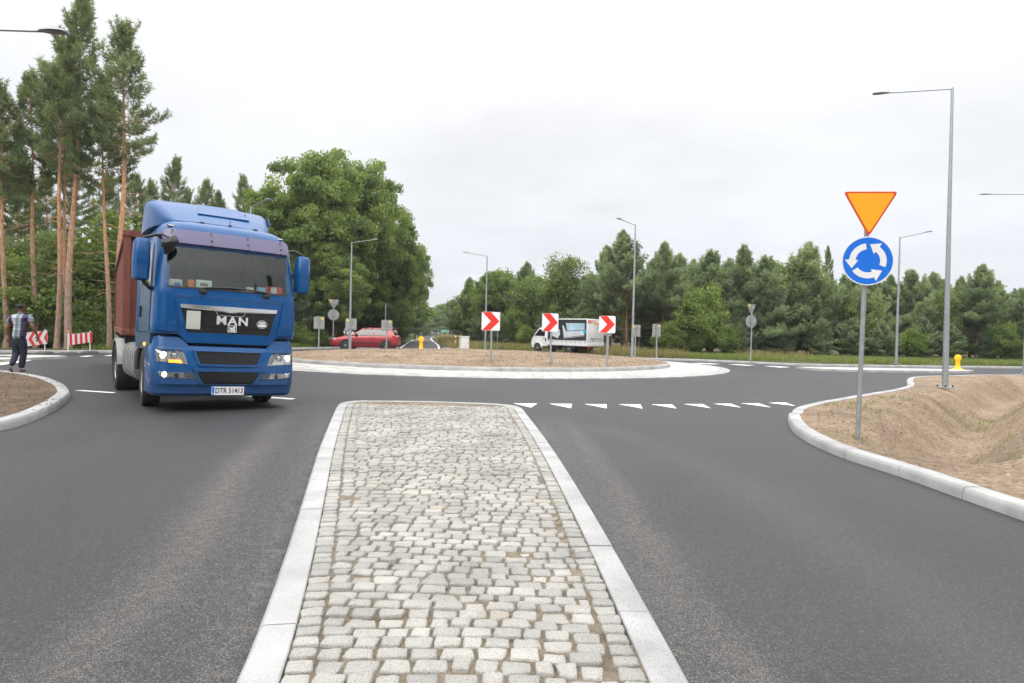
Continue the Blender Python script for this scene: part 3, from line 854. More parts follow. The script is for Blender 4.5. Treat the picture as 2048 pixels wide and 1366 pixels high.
# raised islands of the other arms
def slab(name, outline, h, m):
    b = MB(); b.prism(outline, h + .03, lambda a, c, t: (a, c, t - .03))
    return tag(b.build(name, M[m]), kind='structure')
slab('splitter_island', [gp(*p, .1) for p in ((1592, 733.3), (1650, 733.8), (1760, 735.6), (1900, 738), (1948, 740.2), (1935, 742), (1800, 741), (1690, 739.2), (1625, 736.6))], .10, 'concrete')
slab('splitter_island', [gp(*p, .1) for p in ((-260, 712), (-40, 709.3), (60, 709.6), (118, 710.6), (134, 711.8), (100, 713.6), (40, 716.5), (-40, 721), (-260, 726))], .10, 'concrete')
slab('splitter_island', [gp(*p, .1) for p in ((822, 699.6), (842, 698.4), (862, 699.6), (858, 702.5), (826, 702.5))], .10, 'concrete')

# verges beyond the far kerbs
VL = [(-75, 30)] + [gp(*p) for p in ((-330, 716), (0, 706.6), (120, 706), (235, 705.6), (420, 702), (600, 698.8), (700, 697.2), (770, 697.2), (790, 696.3))] + [(EL[0][0], 52)]
kerb(catmull(VL[1:], .5), .2, .12, 1, 1.0)
VR = [(ER[0][0], 52.0)] + [gp(*p) for p in ((905, 699), (970, 702.6), (1060, 705.5), (1215, 715.6), (1240, 717), (1300, 720), (1400, 723), (1500, 727.2), (1560, 730), (1660, 733), (1890, 736), (2048, 737.5), (2500, 744))]
kerb(catmull(VR, .5), .2, .12, 1, 1.0)
vl = [p for p in catmull(VL[1:], .5)] + [(el[i][0], el[i][1]) for i in range(1, n)] + [(-120, 300), (-120, 30)]
vr = [p for p in catmull(VR, .5)][::-1] + [(er[i][0], er[i][1]) for i in range(1, n)] + [(120, 300), (120, 30)]
def vh(P, side):
    def f(X, Y):
        d, _, _ = dist_line(P, X, Y)
        return .105 + .22 * fbm(X, Y, .25, 4) * np.clip(d / 3 - .1, 0, 1) + .05 * fbm(X, Y, 1.5, 4) * np.clip(d / 1.2 - .2, 0, 1)
    return f
near_l = [p for p in vl if p[1] < 64] ; near_r = [p for p in vr if p[1] < 70]
NL = catmull(VL[1:], .5) + [(el[i][0], el[i][1]) for i in range(1, 5)] + [(-20, 75), (-75, 75), (-75, 31)]
NR = catmull(VR, .5)[::-1] + [(er[i][0], er[i][1]) for i in range(1, 5)] + [(0, 75), (70, 75), (70, 30)]
def strip(path, side, hf, m, d0=.08, d1=1.15, k=5):
    P = [Vector((a, c, 0)) for a, c in path]; rows = []
    for i, p in enumerate(P):
        t = (P[min(i + 1, len(P) - 1)] - P[max(i - 1, 0)]).normalized(); nn = Vector((-t.y, t.x, 0)) * side
        rows.append([p + nn * (d0 + (d1 - d0) * j / k) for j in range(k + 1)])
    A = np.array([[(q.x, q.y) for q in r_] for r_ in rows]); Z = hf(A[..., 0], A[..., 1])
    V = np.concatenate([A, Z[..., None] - .004], -1).reshape(-1, 3); ii = np.arange(len(V)).reshape(A.shape[:2])
    return tag(fastmesh('verge_edge', V, np.stack([ii[:-1, :-1], ii[1:, :-1], ii[1:, 1:], ii[:-1, 1:]], -1).reshape(-1), 4, m, smooth=True), kind='structure')
strip(catmull(VL[1:], .5), 1, vh(catmull(VL[1:], .5), 1), M['floor'])
soil('verge', NL, .35, vh(catmull(VL[1:], .5), 1), M['floor'], catmull(VL[1:], .5))
M['vergesoil'] = soil_mat('verge_soil', (.20, .14, .09), (.30, .215, .14))
strip(catmull(VR, .5), 1, vh(catmull(VR, .5), 1), M['vergesoil'])
soil('verge', NR, .35, vh(catmull(VR, .5), 1), M['floor'], catmull(VR, .5))
# ------------------------------------------------------------------ vegetation
def unit(v): return v / (np.linalg.norm(v, axis=-1, keepdims=True) + 1e-9)

def needles(tips, dirs, tint, per, ln, wd, cone=.9):
    """tufts: per needles blades at every tip"""
    n = len(tips)
    p = np.repeat(tips, per, 0); d = np.repeat(unit(dirs), per, 0); t = np.repeat(tint, per)
    r = unit(rng.normal(size=p.shape)); a = unit(d * rng.uniform(.35, 1.1, (len(p), 1)) + r * cone)
    s = unit(np.cross(a, rng.normal(size=p.shape)))
    l = ln * rng.uniform(.6, 1.2, (len(p), 1)); p = p + r * ln * .12
    V = np.stack([p - s * wd, p + s * wd, p + a * l], 1).reshape(-1, 3)
    return V, t + rng.normal(0, .06, len(t))

def leaves(pts, tint, size, droop=0.0, nrm=None):
    n = len(pts)
    a = unit(rng.normal(size=(n, 3)) + np.array([0, 0, -droop]))
    c = rng.normal(size=(n, 3))
    if nrm is not None: c = c + nrm * 1.2
    s = unit(np.cross(a, c))
    l = size * rng.uniform(.6, 1.25, (n, 1))
    V = np.stack([pts - a * l * .5, pts + s * l * .36 - a * l * .05, pts + a * l * .55, pts - s * l * .36 - a * l * .05], 1).reshape(-1, 3)
    return V, tint + rng.normal(0, .07, n)

def limb_mesh(mb, pts, r0, r1, n=5):
    k = len(pts); mb.tube(pts, [r0 + (r1 - r0) * i / (k - 1) for i in range(k)], n, cap=False)

def make_pine(name, H, cb, rad, seed, nb, lean=(0, 0), r0=.17, dead=14, per=8, ln=.24, wd=.018, up=.5, m='pine', bark='pinebark', twig=.30, low=1.0, top=.10, tuft=.17, pw=.82, f0=.28):
    """cb: crown base height; rad: widest branch length"""
    global rng
    rng = np.random.default_rng(seed); rd = random.Random(seed)
    root = empty(name)
    T = MB()
    ph = rd.random() * 6
    axis = lambda h: np.array([lean[0] * (h / H) ** 1.5 + .06 * math.sin(h * .55 + ph), lean[1] * (h / H) ** 1.5 + .06 * math.sin(h * .43 + 1 + ph), h])
    hs = np.linspace(-.15, H * .985, 22)
    T.tube([axis(max(h, -.15)) if h > 0 else np.array([0, 0, h]) for h in hs], [max(.012, r0 * (1 - .93 * (max(h, 0) / H) ** 1.05) * (1.22 if h < .2 else 1)) for h in hs], 9)
    tips = []; dirs = []; tint = []
    for i in range(nb):
        q = (i + rd.random()) / nb
        h = cb + (H * .985 - cb) * q ** .92
        # crown profile: broad in the lower third, narrow spire with gaps
        prof = (min(1, q / .16) ** .7 * (low + (1 - low) * min(1, q / .3))) * (1 - q) ** pw + top * (1 - q * .7)
        Lb = rad * prof * rd.uniform(.42, 1.22)
        if Lb < .15: Lb = .15
        az = i * 2.399 + rd.uniform(-.5, .5)
        pitch = -.12 + up * q ** 1.3 + rd.uniform(-.15, .22)
        d = np.array([math.cos(az) * math.cos(pitch), math.sin(az) * math.cos(pitch), math.sin(pitch)])
        b0 = axis(h); k = 6; pts = [b0]; dd = d.copy()
        for s in range(k):
            dd = unit(dd + np.array([0, 0, (.10 + .22 * q) if s > 1 else -.02]) + rng.normal(0, .07, 3)); pts.append(pts[-1] + dd * Lb / k)
        limb_mesh(T, pts, max(.010, .036 * Lb / 2.2), .004, 4)
        P = np.array(pts)
        nt_ = max(3, int(Lb / twig * 1.7))
        btint = rd.gauss(.48, .20)
        for s in range(nt_):
            f = f0 + (1 - f0) * (s + rd.random()) / nt_
            x = f * k; j = min(int(x), k - 1); p = P[j] + (P[j + 1] - P[j]) * (x - j); bd = unit(P[j + 1] - P[j])
            side = unit(np.cross(bd, [0, 0, 1])) * (1 if s % 2 else -1)
            td = unit(bd * rd.uniform(.5, 1.1) + side * rd.uniform(.4, 1.0) + np.array([0, 0, rd.uniform(.05, .65)]))
            tl = Lb * rd.uniform(.12, .30) * (1.25 - f * .5) + .18
            m_ = max(2, int(tl / tuft))
            for u_ in range(m_):
                g = (u_ + .6) / m_
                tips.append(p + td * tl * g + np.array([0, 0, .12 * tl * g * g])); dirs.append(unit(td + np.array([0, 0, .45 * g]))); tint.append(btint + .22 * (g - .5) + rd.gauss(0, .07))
        for s in range(4):
            tips.append(P[-1] + (dd * .5 + np.array([0, 0, .8])) * .115 * s); dirs.append(dd * .4 + np.array([0, 0, 1.0])); tint.append(btint + .15)
    for c_ in range(9):                                  # upright candle shoots of the top
        h = H * (.80 + .17 * rd.random()) if c_ else H * .93
        az = rd.random() * 6.28; d = unit(np.array([.38 * math.cos(az), .38 * math.sin(az), 1.0])) if c_ else np.array([.03, 0, 1.0])
        ln_ = H * rd.uniform(.055, .10); b0 = axis(h) + (np.array([math.cos(az), math.sin(az), 0]) * rad * .20 * (1 - h / H) / .2 if c_ else 0)
        limb_mesh(T, [axis(h - .1), b0 + d * ln_ * .5, b0 + d * ln_], .018, .006, 4)
        for s in range(int(ln_ / .085)):
            tips.append(b0 + d * .085 * s); dirs.append(d); tint.append(.62)
    for i in range(dead):
        h = cb * (.30 + .72 * rd.random()); az = rd.random() * 6.28; Lb = rad * rd.uniform(.25, .75); p = axis(h); pts = [p]
        d = np.array([math.cos(az), math.sin(az), rd.uniform(-.1, .25)])
        for s in range(4):
            d = unit(d + rng.normal(0, .13, 3) + np.array([0, 0, -.05])); pts.append(pts[-1] + d * Lb / 4)
        limb_mesh(T, pts, .020 + .006 * rd.random(), .005, 3)
        if rd.random() < .6:
            j = 2; limb_mesh(T, [pts[j], pts[j] + unit(d + rng.normal(0, .6, 3)) * Lb * .3], .010, .004, 3)
    V, t = needles(np.array(tips), np.array(dirs), np.array(tint), per, ln, wd)
    T.build('trunk', M[bark], root, smooth=60, fix=False)
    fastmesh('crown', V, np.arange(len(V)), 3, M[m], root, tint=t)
    return root

def make_broadleaf(name, H, rx, cb, seed, nclump, per, leaf, m='oak', bark='oakbark', r0=.30, clump=.74, droop=.2, lobes=9, squash=.62, inner=.35, multi=1):
    global rng
    rng = np.random.default_rng(seed); rd = random.Random(seed)
    root = empty(name); T = MB()
    hs = np.linspace(-.15, H * .62, 8); ph = rd.random() * 6
    ax = lambda h: np.array([.18 * math.sin(h * .5 + ph), .18 * math.sin(h * .4 + ph + 1), h])
    for q in range(multi):
        o = np.array([rd.uniform(-.3, .3), rd.uniform(-.3, .3), 0]) if multi > 1 else np.zeros(3)
        spread = np.array([rd.uniform(-.5, .5), rd.uniform(-.5, .5), 0]) if multi > 1 else np.zeros(3)
        T.tube([ax(h) + o + spread * h * .3 for h in hs], [r0 / multi ** .5 * (1.25 if h < .1 else 1) * (1 - .75 * max(h, 0) / (H * .62)) for h in hs], 9)
    # lobes of the crown
    lob = []
    cz = (H + cb) / 2; rz = (H - cb) / 2
    for i in range(lobes):
        a = i * 2.399 + rd.random(); zz = (2 * (i + .5) / lobes - 1) * .85
        w_ = math.sqrt(max(.1, 1 - zz * zz)) * (1 if zz > -.5 else .9)
        rr_ = rd.uniform(.42, .66)
        lob.append((np.array([rx * w_ * .58 * math.cos(a), rx * w_ * .58 * math.sin(a), cz + rz * zz * .72]), np.array([rx * rr_, rx * rr_, rz * rr_ * rd.uniform(.6, .85)])))
    lob.append((np.array([0, 0, cz]), np.array([rx * .6, rx * .6, rz * .7])))
    pts = []; tint = []; nrm = []
    for i in range(nclump):
        c, s = lob[i % len(lob)]
        dv = unit(rng.normal(size=3)); dv[2] = dv[2] * .8 + .12
        f = 1 - inner * rd.random() ** 2
        cc = c + s * dv * f
        if cc[2] < cb * .7: cc[2] = cb * .7 + rd.random() * .6
        nn = int(per * rd.uniform(.6, 1.3)); cr_ = clump * rd.uniform(.55, 1.25)
        g = np.clip(rng.normal(size=(nn, 3)), -1.7, 1.7) * np.array([cr_, cr_, cr_ * squash]) * .5
        g[:, 2] -= droop * np.hypot(g[:, 0], g[:, 1])
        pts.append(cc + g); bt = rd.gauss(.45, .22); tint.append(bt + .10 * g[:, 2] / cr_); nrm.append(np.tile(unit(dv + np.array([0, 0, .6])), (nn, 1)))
        if i % 3 == 0:
            h = min(H * .6, max(cb * .55, cc[2] - rx * .55 * rd.uniform(.5, 1.1))); b0 = ax(h); mid = b0 * .45 + cc * .55 + np.array([0, 0, -.25 * rd.random()]) + rng.normal(0, .15, 3)
            limb_mesh(T, [b0, b0 * .75 + mid * .25 + np.array([0, 0, .1]), mid, cc], .035 + .05 * r0, .008, 4)
    V, t = leaves(np.concatenate(pts), np.concatenate(tint), leaf, droop, np.concatenate(nrm))
    T.build('trunk', M[bark], root, smooth=60, fix=False)
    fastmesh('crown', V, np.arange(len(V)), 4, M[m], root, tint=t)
    return root

PARK = []
def proto(o):
    PARK.append(o); return o
# tall forest pines (bare orange trunks, crown on top)
TP = [proto(make_pine('pine_tree', 17.5, 10.0, 1.95, 11, 100, (.2, 0), .17, 16, per=9, wd=.020, twig=.23, f0=.42)),
      proto(make_pine('pine_tree', 16.5, 9.3, 2.15, 12, 100, (.35, .3), .17, 16, up=.5, per=9, wd=.020, twig=.23, f0=.42)),
      proto(make_pine('pine_tree', 14.5, 8.0, 1.85, 13, 90, (-.9, .2), .15, 18, per=9, wd=.020, twig=.23, f0=.42))]
# bushy young pines of the right tree line
YP = [proto(make_pine('pine_tree', 7.5, .7, 2.3, 21, 165, (.1, 0), .12, 0, per=11, ln=.24, wd=.028, up=1.25, m='pine2', bark='ybark', twig=.26, top=.07)),
      proto(make_pine('pine_tree', 7.0, .4, 2.6, 22, 170, (-.1, .1), .12, 0, pw=.62, per=11, ln=.23, wd=.028, up=1.15, m='pine2', bark='ybark', twig=.26, top=.08)),
      proto(make_pine('pine_tree', 8.5, 3.1, 2.5, 23, 150, (.25, 0), .13, 26, per=11, ln=.24, wd=.028, up=1.1, m='pine2', bark='ybark', twig=.27, top=.06)),
      proto(make_pine('pine_tree', 6.6, .5, 2.2, 24, 150, (0, .1), .10, 0, pw=.60, per=11, ln=.23, wd=.028, up=1.35, m='pine2', bark='ybark', twig=.26, top=.10))]
OK = [proto(make_broadleaf('oak_tree', 13.5, 4.6, 1.8, 31, 420, 230, .21, r0=.36, lobes=13, inner=.3)),
      proto(make_broadleaf('oak_tree', 12.5, 4.2, 1.5, 32, 380, 230, .21, r0=.32, lobes=12, inner=.3))]
BI = [proto(make_broadleaf('birch_tree', 9.0, 1.9, 1.6, 41, 150, 170, .16, m='birch', bark='birchbark', r0=.10, clump=.75, droop=.5, lobes=9, squash=.9)),
      proto(make_broadleaf('birch_tree', 7.5, 2.3, .9, 42, 170, 170, .17, m='birch', bark='birchbark', r0=.09, clump=.8, droop=.35, lobes=9, squash=.8))]
SH = [proto(make_broadleaf('shrub', 3.2, 1.8, .25, 51, 110, 120, .15, m='shrub', r0=.06, clump=.6, droop=.15, lobes=8, multi=4)),
      proto(make_broadleaf('shrub', 5.2, 2.2, .5, 52, 150, 130, .17, m='shrub', r0=.07, clump=.75, droop=.2, lobes=9, multi=3))]

def plant(pr, x, y, h, label, cat, group=None, z=.05, rz=None, wide=1.0, first={}):
    """copy a tree and both its parts; h = wanted height"""
    c = copy_tree(pr)
    H0 = pr.get('H') or max(v.co.z for ch in pr.children for v in ch.data.vertices)
    pr['H'] = H0
    s = h / H0
    c.location = (x, y, z); c.scale = (s * wide, s * wide, s)
    c.rotation_euler = (random.gauss(0, .022), random.gauss(0, .022), random.uniform(0, 6.28) if rz is None else rz)
    if 'H' in c: del c['H']
    tag(c, label, cat, group)
    return c

def hpx(px, Y, ytop, z=.05):
    """tree height whose top reaches image row ytop at distance Y"""
    return CAMH - z + (hz(px) - ytop) * Y / FPX
random.seed(99)
# the seven trunks at the left forest edge: (column, top row, distance, model, turn, label)
GL = 'tall pines at the left forest edge'
for px, yt, Y, pr, rz, wd, lb in (
        (10, 150, 33.5, TP[2], .2, 1.0, 'tall pine cut by the left picture edge, with slim orange trunk'),
        (70, 135, 34.5, TP[2], 0., 1.0, 'leaning orange trunked pine rising above the red and white chevron barrier'),
        (113, 62, 33.4, TP[0], 3.3, .95, 'tall straight pine with grey orange trunk, leftmost of the close group of three'),
        (127, 95, 35.2, TP[1], 1.5, .8, 'thinner pine trunk standing half hidden in the middle of the group of three'),
        (136, -45, 33.2, TP[1], .3, .95, 'tallest pine with thick trunk, right beside the striped barrier post'),
        (217, 150, 33.8, TP[1], 2.2, .9, 'reddish trunked pine just left of the pale trunk beside the container'),
        (237, 28, 33.0, TP[0], .1, 1.12, 'pale orange pine with pointed crown standing just left of the container')):
    plant(pr, at(px, Y), Y, hpx(px, Y, yt), lb, 'pine tree', GL, rz=rz, wide=wd)
# wood behind them
k = 0
for px, yt, Y, pr in ((-60, 160, 36, TP[0]), (-20, 200, 40, TP[1]), (30, 300, 41, TP[1]), (55, 320, 46, TP[0]), (95, 330, 44, TP[2]), (165, 300, 42, TP[1]), (190, 340, 45, TP[2]),
                      (262, 340, 47, TP[1]), (290, 350, 50, TP[2]), (330, 300, 46, TP[1]), (370, 372, 55, TP[0]), (400, 348, 56, TP[1]), (440, 380, 60, TP[2]), (487, 345, 58, TP[1]), (515, 372, 62, TP[0])):
    lb = {330: 'dark pine with rounded top rising behind the truck cab roof, right of the tall pair', 400: 'distant pine with wide crown above the truck roof deflector',
          487: 'distant narrow pine just left of the big oak crown', 165: 'shaded pine whose crown fills the gap between the tall group and the paired trunks'}.get(px)
    k += 1
    plant(pr, at(px, Y), Y, hpx(px, Y, yt), lb or 'dark pine standing deep in the left wood behind the orange trunks', 'pine tree', None if lb else 'pines deep in the left wood')
for i in range(40):
    Y = random.uniform(47, 78); px = random.uniform(-260, 560)
    plant(random.choice(TP), at(px, Y), Y, min(14, hpx(px, Y, random.uniform(420, 520))), 'dark pine standing deep in the left wood behind the orange trunks', 'pine tree', 'pines deep in the left wood')
# low pines / thicket that closes the wood to the ground
for i in range(26):
    Y = random.uniform(44, 60); px = random.uniform(-200, 560)
    plant(random.choice(YP + SH), at(px, Y), Y, random.uniform(4.5, 7.5), 'dark undergrowth tree in the shade of the left wood', 'undergrowth', 'undergrowth trees in the shade of the left wood', wide=1.15)
# leafy understorey
un = [(-60, 520, 36), (-10, 470, 37), (35, 500, 35.5), (60, 590, 35), (90, 450, 38), (25, 620, 34.5), (105, 640, 35), (160, 560, 36.5), (180, 480, 39), (165, 640, 34.6), (200, 600, 36), (262, 425, 39), (255, 560, 37), (300, 520, 40), (350, 500, 42), (420, 520, 44), (-90, 600, 35), (200, 660, 35), (60, 660, 34.8), (120, 520, 37.5)]
lbl = {(160, 560): 'bright green young tree behind the striped barrier', (262, 425): 'pale green birch like tree beside the top of the container', (165, 640): 'low bright green bush just right of the striped barrier',
       (105, 640): 'low bush between the two red and white barriers', (-10, 470): 'bright leafy young tree at the left picture edge', (90, 450): 'leafy young tree between the leaning pine and the close group of three'}
for px, yt, Y in un:
    lb = lbl.get((px, yt))
    h = hpx(px, Y, yt)
    plant(random.choice(SH) if h < 5 else random.choice(SH + BI), at(px, Y), Y, h, lb or 'leafy green understorey bush among the pine trunks', 'bush', None if lb else 'understorey bushes among the pines', wide=1.1)

# big oaks left of the exit road, receding along it
for px, yt, Y, pr, wd, lb in (
        (572, 352, 51, OK[1], .9, 'leafy oak directly behind the truck mirror, left of the tallest oak'),
        (632, 300, 52, OK[0], .82, 'tallest oak with broad rounded crown behind the give way sign back'),
        (706, 318, 56, OK[0], .70, 'big oak with domed crown above the red hatchback'),
        (672, 480, 49.5, OK[1], .9, 'lower oak with leaves to the ground behind the street lamp'),
        (768, 408, 62, OK[1], .66, 'dark oak at the shoulder of the oak row, right of the red hatchback'),
        (803, 482, 76, OK[0], .62, 'oak with narrow crown further along the left side of the exit road'),
        (828, 548, 98, OK[1], .62, 'small looking oak near the far end of the oak row on the left'),
        (520, 470, 50, OK[1], .9, 'oak half hidden behind the truck cab')):
    plant(pr, at(px, Y), Y, hpx(px, Y, yt), lb, 'oak tree', 'oaks left of the exit road', wide=wd)
for i in range(12):
    Y = random.uniform(56, 80); px = random.uniform(500, 760)
    plant(random.choice(OK), at(px, Y), Y, hpx(px, Y, random.uniform(430, 520)), 'oak deep behind the front row of the oak wood', 'oak tree', 'oaks deep in the wood')
for px, yt, Y in ((590, 640, 47.5), (540, 630, 48), (640, 655, 48.5), (690, 650, 51), (740, 655, 52), (610, 660, 46.8), (770, 655, 60), (800, 650, 70)):
    plant(random.choice(SH), at(px, Y), Y, hpx(px, Y, yt), 'low green bush under the oak crowns', 'bush', 'bushes under the oaks')

for i in range(46):
    Y = random.uniform(62, 92); px = random.uniform(480, 815 - (Y - 62) * .2)
    plant(random.choice(YP + SH), at(px, Y), Y, random.uniform(4.5, 8), 'dark undergrowth tree in the shade of the oak wood', 'undergrowth', 'undergrowth trees in the shade of the oak wood', wide=1.3)
# far end of the exit road
i = 0
for px, yt, Y in ((842, 612, 130), (858, 618, 170), (872, 612, 210), (890, 606, 190), (905, 612, 180), (918, 600, 150), (930, 598, 120), (850, 640, 120), (880, 612, 260), (900, 615, 250), (862, 622, 280), (940, 600, 140), (870, 625, 300), (885, 622, 310), (835, 610, 150)):
    plant(random.choice(OK + YP), at(px, Y), Y, hpx(px, Y, yt), 'distant tree closing the view at the far end of the exit road', 'tree', 'trees at the far end of the exit road', wide=1.3)

# right tree line: (column, top row, distance, model, width, label)
GR = 'trees of the right tree line'
for px, yt, Y, pr, wd, lb in (
        (938, 580, 84, BI[1], 1.3, 'rounded leafy tree at the left end of the right tree line, beside the exit road'),
        (958, 560, 76, OK[1], .9, 'dark green leafy tree behind the thin lamp post left of the first chevron sign'),
        (985, 540, 68, OK[0], .85, 'broad leafy tree right above the first chevron sign'),
        (1012, 536, 70, BI[1], 1.1, 'yellowish green leafy tree top right of the first chevron sign'),
        (1056, 519, 64, YP[2], 1.0, 'dark pine with pointed top between the first and second chevron signs'),
        (1085, 545, 62, BI[1], 1.2, 'light green leafy tree just left of the tall birch'),
        (1130, 500, 57, BI[0], 1.0, 'tall slender birch rising above the white delivery truck'),
        (1172, 543, 60, BI[1], 1.2, 'light green leafy tree between the birch and the tall pine by the lamp'),
        (1218, 486, 53, YP[2], 1.0, 'pine with open crown just left of the tallest right hand pine'),
        (1252, 455, 48, YP[2], 1.05, 'tallest right hand pine with bare branching lower trunk beside the lamp post'),
        (1300, 512, 52, YP[1], 1.0, 'bushy pine between the lamp post and the two square sign backs'),
        (1326, 477, 49, YP[2], .9, 'slim topped pine above the right square sign back'),
        (1355, 503, 53, YP[3], 1.0, 'pine with narrow twin tops just right of the slim topped pine'),
        (1381, 515, 55, YP[3], .95, 'small pine top showing between two larger pines'),
        (1424, 494, 51, YP[1], 1.12, 'broad pine behind the bright green bush'),
        (1453, 512, 56, YP[0], .9, 'thin pine top set back left of the give way sign back'),
        (1483, 484, 50, YP[0], 1.1, 'tall blue green pine just left of the slim sign back'),
        (1535, 506, 49, YP[1], 1.1, 'wide pale pine right of the slim sign back'),
        (1572, 508, 51.5, BI[1], 1.0, 'light green birch tucked beside the wide pale pine'),
        (1612, 480, 50, YP[3], 1.15, 'tall pine with spiky upright shoots left of the roundabout sign'),
        (1652, 489, 54, TP[2], .62, 'thin sparse pine top near the roundabout sign'),
        (1690, 545, 50, YP[0], 1.1, 'pine standing directly behind the roundabout sign'),
        (1735, 552, 49.5, YP[1], 1.0, 'bushy pine just right of the roundabout sign'),
        (1776, 545, 51, YP[0], 1.05, 'pine beside the thin lamp post right of the roundabout sign'),
        (1825, 534, 50, YP[1], 1.1, 'broad bluish pine between the two right hand lamp posts'),
        (1860, 540, 52, YP[3], 1.0, 'pine with many upright shoots left of the big lamp post'),
        (1908, 548, 50, YP[0], 1.0, 'pine directly right of the big lamp post top half'),
        (1952, 524, 48.5, YP[2], 1.1, 'pine with bare lower branches behind the yellow bollard on the right'),
        (1988, 557, 52, YP[0], 1.0, 'smaller pine near the right picture edge'),
        (2032, 572, 50, YP[1], 1.1, 'last pine of the row, cut by the right picture edge')):
    plant(pr, at(px, Y), Y, hpx(px, Y, yt), lb, 'tree', GR, wide=wd, rz=random.uniform(0, 6.28))
for px, yt, Y, pr in ((1275, 545, 51, BI[1]), (1400, 540, 52.5, BI[0]), (1590, 540, 50.5, BI[0]), (1880, 575, 49.5, BI[1]), (1720, 585, 48.8, BI[1])):
    plant(pr, at(px, Y), Y, hpx(px, Y, yt), 'light green birch tucked into the right pine row', 'tree', 'light birches among the right pines', wide=.8)
for px, yt, Y, lb in ((1400, 560, 46.6, 'bright yellow green bush with layered leaves in the right tree line'), (1450, 650, 45.8, 'low dark green bush in the gap beside the slim sign back'), (1385, 660, 46.2, 'low leafy bush below the bright yellow green bush'),
                      (1335, 640, 46.3, 'dull green shrub behind the two square sign backs'), (1345, 650, 46.0, 'round shrub right of the two square sign backs'), (1030, 610, 60, 'leafy bush to the left of the white delivery truck'), (1050, 650, 57, 'low dark bush in front of the delivery truck cab'),
                      (2010, 640, 47, 'light green bush near the right picture edge'), (1822, 655, 46.8, 'small light green bush between the two right hand lamp posts')):
    plant(SH[1] if hpx(px, Y, yt) > 3 else SH[0], at(px, Y), Y, hpx(px, Y, yt), lb, 'bush', 'bushes of the right tree line', wide=.72)
for px, Y, h in ((960, 66, 3.4), (1000, 60, 3.2), (1090, 58, 4), (1160, 55, 4), (1480, 47.5, 2.6), (1560, 48, 2.5), (1640, 47.5, 3), (1700, 47.5, 3), (1760, 47, 2.8), (1840, 47.5, 3.2), (1900, 47.5, 2.8), (1980, 48, 3)):
    plant(random.choice(YP[:2] + YP[3:]), at(px, Y), Y, h, 'low green growth filling the foot of the right tree line', 'undergrowth', 'low growth at the foot of the right tree line', wide=1.25)
for i in range(62):
    px = 935 + i * 18.5 + random.uniform(-12, 12); Y = random.uniform(54, 66) if px > 1150 else random.uniform(70, 95)
    yt = random.uniform(545, 585) + max(0, (px - 1700) * .05)
    plant(random.choice(YP + TP[2:]), at(px, Y), Y, hpx(px, Y, yt), 'pine in the rows behind the right tree line', 'tree', 'pines behind the right tree line', wide=1.3)
for i in range(20):
    px = 2060 + i * 40 + random.uniform(-15, 15); Y = random.uniform(47, 58)
    plant(random.choice(YP), at(px, Y), Y, random.uniform(5.5, 7), 'pine in the rows behind the right tree line', 'tree', 'pines behind the right tree line', wide=1.1)
# pines behind the viewpoint (seen only as reflections in the windscreen)
for x, y, h in ((7.5, -9, 15.5), (10, -8, 16.5), (12.5, -6, 15), (15.5, -5.6, 17.5), (17.5, -3, 16), (5, -11, 15), (20, -1.5, 17.5), (22, 1, 18.5)):
    plant(random.choice(TP), x, y, h, 'tall pine behind the viewpoint, mirrored in the windscreen', 'pine tree', 'pines behind the viewpoint')
random.seed(17)
for i in range(24):
    x = -46 + i * 4.4 + random.uniform(-1.5, 1.5); y = -24 - random.uniform(0, 9)
    plant(random.choice(TP + OK[:1]), x, y, random.uniform(12, 17), 'tree of the wood behind the viewpoint, mirrored in glass and paint', 'tree', 'trees behind the viewpoint')
for p in PARK:
    for ch in list(p.children): bpy.data.objects.remove(ch)
    bpy.data.objects.remove(p)

# grass: blades on the verges and sparse tufts on bare soil
def blades(name, P, hmin, hmax, wd, m, per=1, lean=.35, tint0=.45):
    P = np.repeat(np.asarray(P), per, 0); n_ = len(P)
    P = P + np.concatenate([rng.normal(0, .025, (n_, 2)), np.zeros((n_, 1))], 1) * (per > 1)
    h = rng.uniform(hmin, hmax, (n_, 1)); a = rng.uniform(0, 6.283, n_); s = np.stack([np.cos(a), np.sin(a), 0 * a], 1)
    d = np.concatenate([rng.normal(0, lean, (n_, 2)), np.ones((n_, 1))], 1)
    V = np.stack([P - s * wd, P + s * wd, P + d * h], 1).reshape(-1, 3)
    o = fastmesh(name, V, np.arange(len(V)), 3, M[m], tint=rng.normal(tint0, .2, n_))
    return tag(o, kind='stuff')
rng = np.random.default_rng(5)
def scatter(poly, n_, x0, x1, y0, y1):
    x = rng.uniform(x0, x1, n_); y = rng.uniform(y0, y1, n_); k = inside(poly, x, y); return x[k], y[k]
x, y = scatter(NR, 200000, 4, 40, 40, 56)
d, t, s_ = dist_line(catmull(VR, .5), x, y)
kp = (d > 1.6 + 1.2 * vnoise(x, y, .3)) & (d < 9) & (vnoise(x, y, .7) + .3 * rng.random(len(x)) > .32); x, y = x[kp], y[kp]
blades('grass', np.stack([x, y, np.full(len(x), .08)], 1), .12, .42, .02, 'grass', lean=.3)
x, y = scatter(NR, 60000, 4, 24, 42, 54)
d, t, s_ = dist_line(catmull(VR, .5), x, y); kp = (d > 1.8) & (d < 6) & (vnoise(x + 50, y, .35) > .55); x, y = x[kp], y[kp]
blades('dry_grass', np.stack([x, y, np.full(len(x), .08)], 1), .3, .75, .016, 'drygrass', lean=.22)
